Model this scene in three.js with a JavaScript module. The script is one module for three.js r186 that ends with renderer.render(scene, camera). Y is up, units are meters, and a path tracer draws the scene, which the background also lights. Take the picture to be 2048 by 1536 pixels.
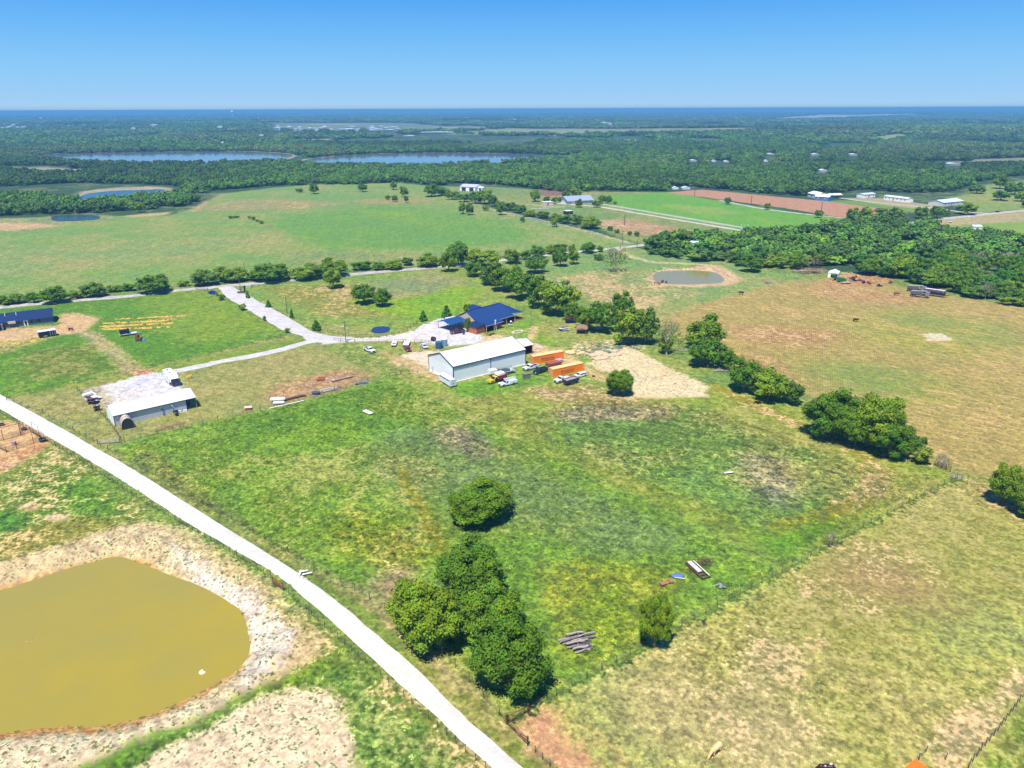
import * as THREE from 'three';
import { mergeGeometries, mergeVertices, toCreasedNormals } from 'three/addons/utils/BufferGeometryUtils.js';
import { MarchingCubes } from 'three/addons/objects/MarchingCubes.js';

// ------------------------------------------------------------------ camera, sky, sun, exposure
const scene = new THREE.Scene();
const H = 82;                                             // the drone's height above the fields, metres
const camera = new THREE.PerspectiveCamera(55.07, 4 / 3, 0.5, 120000);
camera.position.set(0, H, 0);
camera.rotation.order = 'YXZ';
camera.rotation.set(-20.5 * Math.PI / 180, 0, -0.0039);
camera.updateMatrixWorld();
const renderer = new THREE.WebGLRenderer({ antialias: true });
renderer.toneMapping = THREE.LinearToneMapping;
renderer.toneMappingExposure = 1.92;
renderer.shadowMap.enabled = true;

const lin = (v) => { v /= 255; return v <= 0.04045 ? v / 12.92 : ((v + 0.055) / 1.055) ** 2.4; };
const enc = (v) => 255 * (v <= 0.0031308 ? v * 12.92 : 1.055 * Math.min(v, 1) ** (1 / 2.4) - 0.055);
{ // clear air: pale at the horizon, deepening fast overhead
  const w = 64, h = 512, d = new Float32Array(w * h * 4);
  const stops = [[-90, [96, 128, 96]], [-0.4, [168, 206, 240]], [0, [172, 210, 244]], [0.8, [160, 206, 246]], [2.5, [142, 202, 248]], [5, [112, 186, 248]], [8, [76, 160, 243]], [20, [58, 128, 216]], [45, [48, 108, 196]], [90, [40, 92, 176]]];
  for (let j = 0; j < h; j++) {
    const el = (j + 0.5) / h * 180 - 90;
    let k = 0; while (k < stops.length - 2 && stops[k + 1][0] < el) k++;
    const [e0, c0] = stops[k], [e1, c1] = stops[k + 1], t = Math.min(1, Math.max(0, (el - e0) / (e1 - e0)));
    for (let i = 0; i < w; i++) for (let c = 0; c < 4; c++) d[(j * w + i) * 4 + c] = c === 3 ? 1 : (lin(c0[c]) * (1 - t) + lin(c1[c]) * t) / 1.92;
  }
  const sky = new THREE.DataTexture(d, w, h, THREE.RGBAFormat, THREE.FloatType);
  sky.mapping = THREE.EquirectangularReflectionMapping; sky.magFilter = THREE.LinearFilter; sky.needsUpdate = true;
  scene.background = sky; scene.environment = sky;
}
const sunTo = new THREE.Vector3(-0.15, 1, 0.42).normalize();      // high, from behind the drone and a little left
const sun = new THREE.DirectionalLight(new THREE.Color(1, 0.95, 0.87), 3.4);
sun.position.copy(sunTo).multiplyScalar(900).add(new THREE.Vector3(0, 0, -300));
sun.target.position.set(0, 0, -300);
sun.castShadow = true; sun.shadow.mapSize.set(4096, 4096);
Object.assign(sun.shadow.camera, { left: -450, right: 450, top: 450, bottom: -450, near: 10, far: 2200 });
scene.add(sun, sun.target);
scene.fog = new THREE.FogExp2(new THREE.Color(0.22, 0.6, 1), 0.00017);

// ------------------------------------------------------------------ small tools
let seed = 12345;
function srand(s) { seed = s >>> 0; }
function R() { seed = (seed + 0x6D2B79F5) | 0; let t = Math.imul(seed ^ (seed >>> 15), 1 | seed); t = (t + Math.imul(t ^ (t >>> 7), 61 | t)) ^ t; return ((t ^ (t >>> 14)) >>> 0) / 4294967296; }
const rr = (a, b) => a + (b - a) * R();
const clamp = (v, a, b) => v < a ? a : v > b ? b : v;
const sstep = (a, b, v) => { const t = clamp((v - a) / (b - a), 0, 1); return t * t * (3 - 2 * t); };
const V3 = (x, y, z) => new THREE.Vector3(x, y, z);
const names = new Map();
function numbered(n) { const k = names.get(n) || 0; names.set(n, k + 1); return k ? n + '_' + String(k).padStart(3, '0') : n; }
const col = (r, g, b, k = 1) => new THREE.Color(lin(r) * k, lin(g) * k, lin(b) * k);   // from the colour a thing has in daylight
function mat(c, rough = 0.8, metal = 0, more = {}) { return new THREE.MeshStandardMaterial({ color: Array.isArray(c) ? col(...c) : c, roughness: rough, metalness: metal, ...more }); }
function mesh(name, geo, m, parent) {
  const g = Array.isArray(geo) ? merge(geo) : geo, o = new THREE.Mesh(g, m);
  o.castShadow = o.receiveShadow = true;
  o.name = parent ? name : numbered(name);
  (parent || scene).add(o);
  return o;
}
function merge(list) {
  const keep = list.map((g) => { const q = g.index ? g.toNonIndexed() : g.clone(); for (const a of Object.keys(q.attributes)) if (!['position', 'normal', 'uv'].includes(a)) q.deleteAttribute(a); return q; });
  const bare = keep.some((g) => !g.attributes.uv);
  if (bare) keep.forEach((g) => g.deleteAttribute('uv'));
  return mergeGeometries(keep);
}
function thing(name, label, category, group) {
  const o = new THREE.Group(); o.name = numbered(name); scene.add(o);
  return tag(o, label, category, group);
}
function tag(o, label, category, group, kind) {
  o.userData.label = label; if (category) o.userData.category = category;
  if (group) o.userData.group = group; if (kind) o.userData.kind = kind;
  return o;
}
function struct(o) { o.userData.kind = 'structure'; return o; }
function dup(src, label) { const o = src.clone(); o.name = numbered(src.name.replace(/_\d{3}$/, '')); o.userData = { ...src.userData }; if (label) o.userData.label = label; scene.add(o); return o; }
function box(w, h, d, x = 0, y = 0, z = 0, ry = 0, rx = 0, rz = 0) {            // y is the underside
  const g = new THREE.BoxGeometry(w, h, d); g.translate(0, h / 2, 0);
  if (rx) g.rotateX(rx); if (rz) g.rotateZ(rz); if (ry) g.rotateY(ry); g.translate(x, y, z); return g;
}
function bar(a, b, r, n = 6, r2 = r) {                                            // a round bar between two points
  const d = V3().subVectors(b, a), g = new THREE.CylinderGeometry(r2, r, d.length(), n);
  g.applyQuaternion(new THREE.Quaternion().setFromUnitVectors(V3(0, 1, 0), d.clone().normalize())); g.translate((a.x + b.x) / 2, (a.y + b.y) / 2, (a.z + b.z) / 2); return g;
}
function prism(pts, depth, z0 = -depth / 2, bevel = 0) {                         // an outline in x,y carried along z
  const s = new THREE.Shape(pts.map((p) => new THREE.Vector2(...p)));
  const g = new THREE.ExtrudeGeometry(s, { depth: depth - 2 * bevel, bevelEnabled: bevel > 0, bevelSize: bevel, bevelThickness: bevel, bevelOffset: -bevel, bevelSegments: 1 });
  g.translate(0, 0, z0 + bevel); return g;
}
function quad(a, b, c, d) { const g = new THREE.BufferGeometry(); g.setAttribute('position', new THREE.Float32BufferAttribute([a, b, c, a, c, d].flatMap((p) => [p.x, p.y, p.z]), 3)); g.computeVertexNormals(); return g; }

// repeating noise, sampled by metres
const NS = 1024;
function noiseTile(base, octaves, s, ridge) {
  srand(s); const out = new Float32Array(NS * NS); let amp = 1, tot = 0;
  for (let o = 0, f = base; o < octaves && f <= 512; o++, f *= 2, amp *= 0.58) {
    const g = new Float32Array(f * f).map(() => R() * 2 - 1); tot += amp * 0.5;
    for (let y = 0; y < NS; y++) for (let x = 0; x < NS; x++) {
      const u = x * f / NS, v = y * f / NS, i = u | 0, j = v | 0; let a = u - i, b = v - j; a = a * a * (3 - 2 * a); b = b * b * (3 - 2 * b);
      const i1 = (i + 1) % f, j1 = (j + 1) % f;
      out[y * NS + x] += amp * ((g[j * f + i] * (1 - a) + g[j * f + i1] * a) * (1 - b) + (g[j1 * f + i] * (1 - a) + g[j1 * f + i1] * a) * b);
    }
  }
  for (let i = 0; i < out.length; i++) out[i] /= tot;
  return out;
}
const NA = noiseTile(4, 8, 11), NB = noiseTile(7, 7, 23), NC = noiseTile(24, 5, 37);
function N(t, u, v) {                                   // u, v in tiles
  u = (u - Math.floor(u)) * NS; v = (v - Math.floor(v)) * NS;
  const i = u | 0, j = v | 0, a = u - i, b = v - j, i1 = (i + 1) & 1023, r0 = (j & 1023) * NS, r1 = ((j + 1) & 1023) * NS, i0 = i & 1023;
  return (t[r0 + i0] * (1 - a) + t[r0 + i1] * a) * (1 - b) + (t[r1 + i0] * (1 - a) + t[r1 + i1] * a) * b;
}

// ------------------------------------------------------------------ lie of the land
function rayDir(px, py) { return V3(px / 1024 - 1, 1 - py / 768, 0.5).unproject(camera).sub(camera.position).normalize(); }
function onPlane(px, py, y = 0) { const d = rayDir(px, py), t = (y - H) / d.y; return V3(d.x * t, y, d.z * t); }
function distTo(poly, x, z) {                              // signed distance, negative inside
  let inside = false, best = 1e9;
  for (let i = 0, j = poly.length - 1; i < poly.length; j = i++) {
    const a = poly[i], b = poly[j], ex = b.x - a.x, ez = b.z - a.z, t = clamp(((x - a.x) * ex + (z - a.z) * ez) / (ex * ex + ez * ez), 0, 1);
    best = Math.min(best, (x - a.x - ex * t) ** 2 + (z - a.z - ez * t) ** 2);
    if ((a.z > z) !== (b.z > z) && x < (b.x - a.x) * (z - a.z) / (b.z - a.z) + a.x) inside = !inside;
  }
  return (inside ? -1 : 1) * Math.sqrt(best);
}
function smoothLoop(pts, n) { return new THREE.CatmullRomCurve3(pts, true, 'centripetal').getSpacedPoints(n).slice(0, n); }
const PX = (list, y = 0) => list.map(([a, b]) => onPlane(a, b, y));
const pondSpecs = [
  { key: 'muddy', y: -1.5, dep: 1.2, rise: 1.5, bank: 5, berm: 0.45, out: 15, n: 160, pts: [[2, 1180], [51, 1164], [99, 1148], [156, 1131], [208, 1117], [237, 1112], [276, 1123], [325, 1141], [375, 1163], [412, 1181], [457, 1206], [482, 1229], [495, 1264], [499, 1297], [495, 1315], [475, 1338], [432, 1366], [381, 1396], [330, 1419], [279, 1437], [216, 1450], [127, 1457], [51, 1463], [0, 1468], [-150, 1455], [-260, 1360], [-230, 1260], [-120, 1205]] },
  { key: 'stock', y: -0.9, dep: 0.8, rise: 0.9, bank: 5, berm: 0.3, out: 12, n: 80, pts: [[1306, 552], [1312, 546], [1325, 542], [1350, 541], [1400, 541], [1430, 545], [1447, 556], [1450, 561], [1438, 566], [1410, 568], [1370, 569], [1335, 568], [1312, 563]] },
  { key: 'puddle', y: -0.4, dep: 0.4, rise: 0.4, bank: 5, berm: 0, out: 7, n: 48, pts: [[741, 659], [748, 655], [760, 653], [774, 654], [780, 657], [777, 663], [766, 665], [750, 665]] },
];
for (const p of pondSpecs) {
  p.poly = smoothLoop(PX(p.pts, p.y), p.n);
  srand(5); p.poly = p.poly.map((q, i) => V3(q.x + 0.5 * N(NA, i / p.n * 3, 0.3) * Math.min(1, p.bank / 5), p.y, q.z + 0.5 * N(NA, i / p.n * 3, 0.7)));
  const xs = p.poly.map((q) => q.x), zs = p.poly.map((q) => q.z);
  p.x0 = Math.min(...xs) - p.out; p.x1 = Math.max(...xs) + p.out; p.z0 = Math.min(...zs) - p.out; p.z1 = Math.max(...zs) + p.out; p.cx = (p.x0 + p.x1) / 2; p.cz = (p.z0 + p.z1) / 2;
}
const moundSpecs = [[[1216, 706], 5, 1.1], [[1160, 705], 3, 0.6], [[1262, 702], 5, 0.7], [[1190, 714], 4, 0.5]].map(([p, r, h]) => { const q = onPlane(...p); return [q.x, q.z, r, h]; });                                     // [x, z, radius, height]: heaps of dug earth
function groundH(x, z) {
  let h = 0;
  for (const p of pondSpecs) {
    if (x < p.x0 || x > p.x1 || z < p.z0 || z > p.z1) continue;
    const d = distTo(p.poly, x, z);
    if (d < 0) h = p.y - Math.min(p.dep, -d * 0.35) - 0.02;
    else if (d < p.out) { h = p.y + (p.rise + p.berm) * sstep(-0.6, p.bank, d) * 1 - p.berm * sstep(p.bank + 1, p.out, d) + (d < p.bank + 4 ? 0.16 * N(NB, x / 9, z / 9) * sstep(0, 1.5, d) : 0); if (p.key === 'muddy') h += 0.24 * sstep(1.2, 2.2, d) * (1 - sstep(6, 9, d)) * sstep(-0.9, 0.2, (x - p.cx) / 40 - (z - p.cz) / 60) * Math.sin(Math.atan2(z - p.cz, x - p.cx) * 62 + 3 * N(NB, x / 70, z / 70)); }
  }
  for (const [mx, mz, r, mh] of moundSpecs) { const d2 = ((x - mx) ** 2 + (z - mz) ** 2) / (r * r); if (d2 < 4) h += mh * Math.exp(-d2 * 1.6) * (1 + 0.5 * N(NB, x / 14, z / 14)); }
  const f = -z;
  if (f > 1650) {
    const e = sstep(1650, 2500, f), e2 = sstep(6000, 16000, f), e3 = sstep(15000, 30000, f);
    h += e * (9 + 12 * N(NA, x / 9000 + 0.13, z / 7000)) * (1 - 0.3 * e2) + e2 * (10 + 12 * N(NB, x / 30000, z / 26000 + 0.4)) + e3 * (3 + 20 * Math.max(0, N(NA, x / 52000 + 0.3, z / 70000)));
  }
  return h;
}
function G(px, py, up = 0) {                               // where the ground (or a height above it) is seen at a point of the photograph
  const d = rayDir(px, py); let p = onPlane(px, Math.max(py, 226), 0);
  if (-p.z < 1500) { for (let i = 0; i < 5; i++) { const y = groundH(p.x, p.z) + up, t = (y - H) / d.y; p = V3(d.x * t, y, d.z * t); } return p; }
  for (let t = 1400; t < 60000; t *= 1.004) { const x = d.x * t, z = d.z * t, h = groundH(x, z); if (H + d.y * t <= h) return V3(x, h, z); }
  return p;
}
const GP = (list) => list.map(([a, b]) => { const p = G(a, b); return p; });

// ------------------------------------------------------------------ what grows and lies on the ground: painted in metres, tile by tile
const layers = [];   // { pts, c:[r,g,b], soft (metres), dry, sand, grain, streak, tuft, rows }
function L(c, soft, o, pts) { layers.push({ c, soft, dry: 0, sand: 0, grain: 0.5, streak: 0, tuft: 0, rows: 0, ...o, poly: PX(pts) }); }
// path along a line of photo points, w metres wide
function LP(c, soft, o, w, pts) {
  const q = PX(pts), left = [], right = [];
  q.forEach((p, i) => { const a = q[Math.max(0, i - 1)], b = q[Math.min(q.length - 1, i + 1)], d = V3().subVectors(b, a).normalize(); left.push(V3(p.x + d.z * w / 2, 0, p.z - d.x * w / 2)); right.push(V3(p.x - d.z * w / 2, 0, p.z + d.x * w / 2)); });
  layers.push({ c, soft, dry: 0, sand: 0, grain: 0.5, streak: 0, tuft: 0, rows: 0, ...o, poly: [...left, ...right.reverse()] });
}
const SAND = [232, 200, 152], TAN = [206, 172, 118], EARTH = [212, 158, 108];
L([132, 154, 60], 0, { dry: 0.2, grain: 0.6 }, [[-500, 690], [0, 603], [880, 533], [1250, 494], [1650, 540], [2600, 650], [2600, 1750], [-600, 1750]]);
// far meadows and bare places between the woods
L([150, 165, 105], 15, { dry: 0.3 }, [[880, 275], [1010, 262], [1200, 264], [1380, 268], [1520, 266], [1500, 271], [1300, 275], [1100, 276]]);
L([205, 205, 180], 12, { grain: 0.3 }, [[1520, 240], [1640, 233], [1800, 231], [1880, 232], [1700, 237], [1560, 242]]);
L([214, 196, 166], 10, {}, [[1460, 264], [1530, 262], [1545, 265], [1480, 267]]);
L([150, 170, 105], 12, {}, [[1740, 278], [1800, 274], [1830, 278], [1770, 286]]);
L([176, 164, 130], 10, { dry: 0.4 }, [[-40, 338], [90, 334], [160, 338], [215, 338], [190, 346], [110, 349], [40, 345]]);
L([186, 170, 130], 6, { sand: 0.4 }, [[146, 392], [160, 383], [230, 375], [300, 373], [340, 375], [346, 381], [326, 396], [250, 399], [170, 404]]);
L([150, 150, 110], 8, { dry: 0.4 }, [[1880, 330], [1960, 318], [2100, 314], [2100, 322], [1960, 332]]);
L([118, 140, 96], 14, { dry: 0.3 }, [[530, 251], [830, 250], [930, 262], [840, 268], [560, 266]]);
{ srand(123); const kinds = [[150, 168, 104], [190, 186, 150], [168, 160, 120], [126, 152, 92], [206, 200, 176], [120, 128, 96]];
  for (let i = 0; i < 90; i++) { const f = 1450 * Math.exp(R() * 2.1), x = rr(-0.74, 0.74) * f, w = rr(40, 150) * (f / 2600) ** 0.9, d = rr(70, 190) * (f / 2600) ** 1.35, a = rr(0, 6), poly = Array.from({ length: 9 }, (_, k) => { const b = k / 9 * 6.283, r = rr(0.6, 1.1); return V3(x + Math.cos(b + a) * w * r, 0, -f + Math.sin(b + a) * d * r); });
    if (f < 1900 && x < 500) continue; layers.push({ c: kinds[i % 6], soft: 8, dry: 0.3, sand: 0, grain: 0.5, streak: 0, tuft: 0, rows: 0, poly }); } }
// big hay meadow beyond the road
L([138, 168, 74], 3, { dry: 0.12, grain: 0.4 }, [[-500, 680], [0, 601], [220, 581], [420, 569], [560, 549], [880, 531], [1000, 512], [1240, 495], [1270, 489], [1100, 448], [1000, 426], [940, 402], [880, 388], [862, 372], [800, 366], [640, 368], [540, 376], [440, 388], [395, 413], [340, 430], [230, 432], [130, 447], [0, 455], [-500, 480]]);
L([150, 168, 84], 8, { dry: 0.35, grain: 0.5 }, [[0, 500], [300, 478], [520, 470], [600, 480], [420, 510], [120, 545], [-200, 560]]);
L([122, 166, 62], 10, { grain: 0.4 }, [[520, 440], [760, 410], [900, 420], [1080, 462], [1000, 490], [780, 500], [640, 500]]);
L([140, 160, 80], 8, { dry: 0.35 }, [[560, 500], [720, 505], [860, 512], [760, 530], [590, 535]]);
L([168, 162, 92], 8, { sand: 0.12 }, [[404, 414], [470, 400], [560, 396], [640, 402], [700, 408], [560, 420], [420, 424]]);
L([196, 160, 112], 3, { sand: 0.4 }, [[380, 424], [394, 411], [412, 402], [420, 404], [404, 414], [396, 424]]);
L([205, 182, 122], 4, { sand: 0.3 }, [[246, 432], [300, 426], [348, 424], [330, 430], [262, 434]]);
L([172, 160, 90], 8, { dry: 0.2 }, [[700, 402], [780, 396], [880, 398], [840, 406], [740, 408]]);
L([150, 160, 90], 5, { dry: 0.4, grain: 0.9 }, [[-60, 440], [0, 436], [110, 434], [210, 430], [250, 436], [160, 444], [60, 462], [-60, 466]]);
L([214, 176, 120], 4, { sand: 0.5 }, [[-60, 448], [40, 446], [90, 448], [130, 452], [60, 458], [-60, 462]]);
LP([142, 150, 88], 1, { dry: 0.4 }, 2, [[455, 433], [497, 434], [525, 446], [560, 468]]);
// land east of the hedge lane
L([132, 158, 74], 4, { dry: 0.25 }, [[880, 372], [1000, 374], [1135, 384], [1340, 384], [1480, 455], [1480, 478], [1290, 495], [1180, 452], [1040, 420], [930, 398]]);
L([190, 150, 104], 5, { sand: 0.25, dry: 0.3 }, [[1180, 440], [1260, 438], [1390, 462], [1360, 476], [1270, 470], [1210, 455]]);
L([150, 112, 92], 4, { grain: 0.7 }, [[1078, 380], [1138, 378], [1136, 391], [1080, 393]]);
LP([214, 196, 150], 1.5, {}, 4, [[1056, 408], [1090, 413], [1120, 412]]);
LP([160, 168, 104], 2, {}, 7, [[870, 390], [930, 402], [1000, 424], [1080, 444], [1180, 466], [1262, 488]]);
LP([206, 200, 158], 0.8, { sand: 0.2 }, 2.6, [[985, 420], [1040, 431], [1100, 444], [1180, 463], [1262, 487]]);
L([118, 176, 48], 3, { grain: 0.3 }, [[1212, 391], [1300, 386], [1344, 384], [1420, 398], [1560, 420], [1700, 440], [1660, 455], [1490, 456], [1400, 441], [1290, 422], [1216, 410]]);
L([142, 178, 70], 8, { grain: 0.3 }, [[1330, 408], [1440, 416], [1500, 428], [1420, 432], [1350, 420]]);
L([206, 152, 112], 2.5, { grain: 0.35, streak: 0 }, [[1334, 385], [1400, 379], [1480, 386], [1560, 394], [1670, 404], [1760, 416], [1815, 424], [1770, 440], [1700, 438], [1560, 415], [1420, 396]]);
L([120, 162, 54], 3, { grain: 0.35 }, [[1650, 402], [1690, 400], [1800, 410], [1900, 422], [1880, 432], [1800, 422], [1700, 408]]);
L([196, 178, 120], 3, { dry: 0.3 }, [[1820, 452], [1880, 436], [2060, 421], [2300, 420], [2300, 480], [1900, 470]]);
L([146, 176, 62], 5, { grain: 0.3 }, [[1890, 452], [2100, 440], [2300, 445], [2300, 490], [1980, 470]]);
L([148, 168, 74], 5, { dry: 0.2 }, [[1900, 396], [1950, 380], [1960, 370], [2060, 360], [2300, 352], [2300, 420], [2060, 418], [1930, 428]]);
L([188, 178, 132], 2, { dry: 0.4 }, [[1690, 396], [1760, 396], [1880, 412], [1890, 422], [1780, 412]]);
// pasture between the road and the tree line, house meadow
L([140, 166, 62], 3, { dry: 0.1, grain: 0.5 }, [[478, 582], [560, 552], [880, 533], [1000, 512], [1100, 560], [1200, 640], [1300, 690], [1430, 730], [1300, 800], [1100, 790], [900, 770], [700, 690], [600, 640]]);
L([150, 152, 56], 6, { sand: 0.15, dry: 0.2 }, [[520, 575], [700, 570], [900, 570], [940, 600], [800, 640], [640, 630]]);
L([134, 174, 26], 5, { grain: 0.5 }, [[700, 600], [860, 560], [960, 580], [940, 620], [860, 640], [760, 630]]);
L([128, 168, 50], 5, { grain: 0.5 }, [[960, 640], [1060, 640], [1130, 690], [1180, 740], [1140, 750], [1080, 690]]);
L([150, 160, 90], 5, { dry: 0.35 }, [[700, 575], [860, 545], [940, 560], [860, 590], [760, 600]]);
L([136, 166, 80], 4, { dry: 0.28, grain: 0.5 }, [[1000, 520], [1260, 492], [1310, 505], [1560, 545], [1660, 556], [1500, 590], [1320, 640], [1220, 620], [1110, 570]]);
L([150, 162, 92], 8, { dry: 0.3, sand: 0.1 }, [[1120, 560], [1240, 530], [1330, 580], [1300, 620], [1180, 600]]);
L([186, 170, 112], 6, { sand: 0.3 }, [[1344, 582], [1400, 578], [1410, 586], [1350, 592]]);
L([226, 186, 142], 1.6, { sand: 0.5 }, [[1288, 560], [1308, 543], [1330, 535], [1362, 537], [1400, 533], [1440, 530], [1460, 543], [1475, 552], [1488, 558], [1480, 566], [1450, 572], [1390, 575], [1320, 572]]);
LP([222, 196, 140], 1.5, { sand: 0.3 }, 4.5, [[1236, 498], [1262, 514], [1300, 524], [1360, 527], [1430, 532]]);
// brown pasture on the right
L([182, 162, 84], 4, { streak: 0.44, grain: 0.4 }, [[1300, 648], [1390, 610], [1560, 566], [1640, 556], [1720, 556], [1850, 582], [1980, 604], [2200, 640], [2500, 800], [2500, 1010], [2050, 970], [1910, 948], [1800, 890], [1600, 785], [1420, 705]]);
L([196, 156, 94], 8, { streak: 0.6, sand: 0.12 }, [[1620, 570], [1700, 566], [1800, 590], [1860, 590], [1820, 612], [1700, 604], [1620, 590]]);
L([160, 164, 70], 14, { streak: 0.3, grain: 0.35 }, [[1700, 640], [1800, 620], [2000, 640], [2060, 700], [1900, 720], [1720, 680]]);
L([152, 162, 66], 14, { streak: 0.26, grain: 0.35 }, [[1560, 740], [1700, 720], [1900, 760], [1900, 820], [1760, 800], [1640, 770]]);
L([190, 148, 90], 9, { streak: 0.55, sand: 0.1 }, [[1450, 660], [1520, 650], [1700, 665], [1640, 690], [1500, 686]]);
L([184, 146, 88], 9, { sand: 0.1, streak: 0.45 }, [[1470, 700], [1540, 720], [1600, 760], [1560, 770], [1480, 730]]);
L([238, 220, 178], 0.8, { grain: 0.3 }, [[1848, 667], [1882, 666], [1912, 680], [1890, 682], [1862, 681]]);
L([198, 146, 92], 3, { sand: 0.35 }, [[1700, 545], [1760, 552], [1790, 560], [1740, 572], [1640, 566]]);
// lots on the left
L([104, 150, 22], 3, { grain: 0.5, dry: 0.06 }, [[-300, 760], [-300, 650], [0, 615], [220, 592], [420, 580], [440, 586], [580, 668], [300, 735], [14, 796], [-200, 830]]);
L([128, 160, 34], 6, { grain: 0.4, rows: 0.5 }, [[260, 596], [420, 582], [560, 660], [400, 690], [300, 640]]);
L([112, 136, 30], 5, { dry: 0.15, grain: 0.5 }, [[60, 700], [180, 690], [230, 740], [120, 760], [40, 750]]);
L([196, 176, 90], 3, { sand: 0.35, dry: 0.3, grain: 0.8 }, [[-60, 665], [60, 662], [120, 668], [60, 690], [-60, 712]]);
L([178, 168, 88], 3, { dry: 0.5, grain: 0.9 }, [[-60, 700], [30, 690], [40, 700], [-60, 716]]);
L([228, 186, 130], 2, { sand: 0.3, grain: 0.4 }, [[-60, 660], [60, 655], [114, 650], [118, 628], [150, 625], [192, 632], [200, 640], [178, 655], [172, 664], [140, 668], [90, 672], [-60, 690]]);
L([172, 168, 100], 1.5, { dry: 0.6, grain: 0.6 }, [[150, 664], [180, 660], [230, 690], [262, 720], [285, 742], [250, 748], [232, 728], [190, 694]]);
LP([212, 186, 120], 0.8, {}, 0.9, [[170, 664], [215, 695], [255, 725], [275, 745]]);
LP([214, 188, 122], 0.8, {}, 0.9, [[182, 662], [228, 690], [266, 718], [290, 742]]);
for (const [a, b, c, d] of [[205, 652, 372, 632], [205, 656, 340, 645], [200, 658, 350, 639], [260, 658, 335, 653]]) LP([190, 168, 84], 0.8, { sand: 0.3, dry: 0.5, grain: 1 }, 2.2, [[a, b], [c, d]]);
L([164, 164, 84], 2.5, { dry: 0.3, grain: 0.4 }, [[14, 798], [300, 737], [580, 672], [640, 690], [720, 735], [770, 752], [700, 775], [500, 825], [320, 862], [235, 888], [150, 900]]);
L([138, 160, 46], 3, { grain: 0.4 }, [[20, 797], [300, 740], [590, 675], [620, 690], [440, 730], [290, 752], [160, 775]]);
L([186, 150, 96], 4, { sand: 0.3, dry: 0.2 }, [[520, 790], [560, 765], [690, 735], [745, 750], [700, 772], [600, 800], [545, 815]]);
L([196, 156, 106], 3.5, { sand: 0.2, dry: 0.2 }, [[548, 792], [590, 775], [640, 758], [690, 752], [700, 760], [640, 780], [580, 800]]);
L([160, 158, 78], 5, { dry: 0.4 }, [[60, 810], [160, 790], [210, 840], [240, 880], [180, 890]]);
L([210, 150, 96], 1, { sand: 0.3 }, [[262, 742], [292, 738], [318, 743], [300, 750], [272, 756]]);
L([150, 120, 80], 1, { grain: 0.7 }, [[300, 864], [340, 850], [378, 843], [376, 848], [330, 862]]);
// tall grass of the long lot
L([128, 162, 44], 2, { dry: 0.08, grain: 0.65 }, [[225, 905], [250, 886], [330, 862], [500, 826], [700, 778], [780, 750], [900, 810], [1240, 975], [1562, 1142], [1018, 1440], [960, 1360], [880, 1290], [836, 1250], [600, 1128], [400, 1015]]);
L([134, 156, 74], 6, { dry: 0.14, grain: 0.65 }, [[760, 860], [920, 850], [1060, 920], [1300, 1040], [1400, 1080], [1320, 1110], [1180, 1120], [1080, 1060], [900, 1060], [850, 1000], [720, 940]]);
L([150, 140, 96], 4, { dry: 0.7, grain: 1 }, [[860, 860], [930, 850], [1000, 910], [960, 920], [880, 890]]);
L([142, 156, 30], 5, { dry: 0.2, grain: 0.9 }, [[700, 1010], [860, 1070], [880, 1120], [800, 1160], [640, 1080]]);
L([150, 158, 40], 4, { dry: 0.15, grain: 0.7 }, [[1060, 1130], [1180, 1120], [1400, 1150], [1300, 1220], [1250, 1290], [1120, 1330], [1100, 1240]]);
L([144, 160, 34], 4, { dry: 0.15, grain: 0.8 }, [[1180, 1180], [1290, 1160], [1280, 1300], [1180, 1330], [1110, 1320]]);
L([118, 162, 42], 4, { grain: 0.6 }, [[500, 850], [700, 800], [800, 850], [700, 900], [560, 920], [420, 900]]);
L([170, 142, 104], 4, { dry: 0.4, sand: 0.15, grain: 0.7 }, [[720, 1180], [790, 1130], [840, 1140], [800, 1200], [770, 1220]]);
L([150, 146, 66], 3, { dry: 0.5, grain: 1 }, [[260, 900], [310, 905], [360, 950], [420, 1000], [480, 1050], [420, 1030], [320, 960]]);
LP([150, 148, 36], 1.6, { grain: 0.6 }, 2.2, [[800, 930], [830, 990], [860, 1040], [890, 1110]]);
// verge between the white road and the lot fence
L([160, 160, 82], 1.2, { dry: 0.2, grain: 0.6 }, [[16, 800], [81, 823], [208, 892], [342, 969], [487, 1051], [632, 1135], [760, 1209], [836, 1255], [880, 1301], [1014, 1446], [1170, 1606], [1060, 1560], [911, 1420], [746, 1268], [597, 1150], [390, 1020], [130, 862]]);
L([176, 158, 98], 2.5, { dry: 0.3, grain: 0.6 }, [[640, 1150], [760, 1215], [836, 1262], [880, 1310], [1000, 1440], [960, 1430], [860, 1350], [740, 1240]]);
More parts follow.
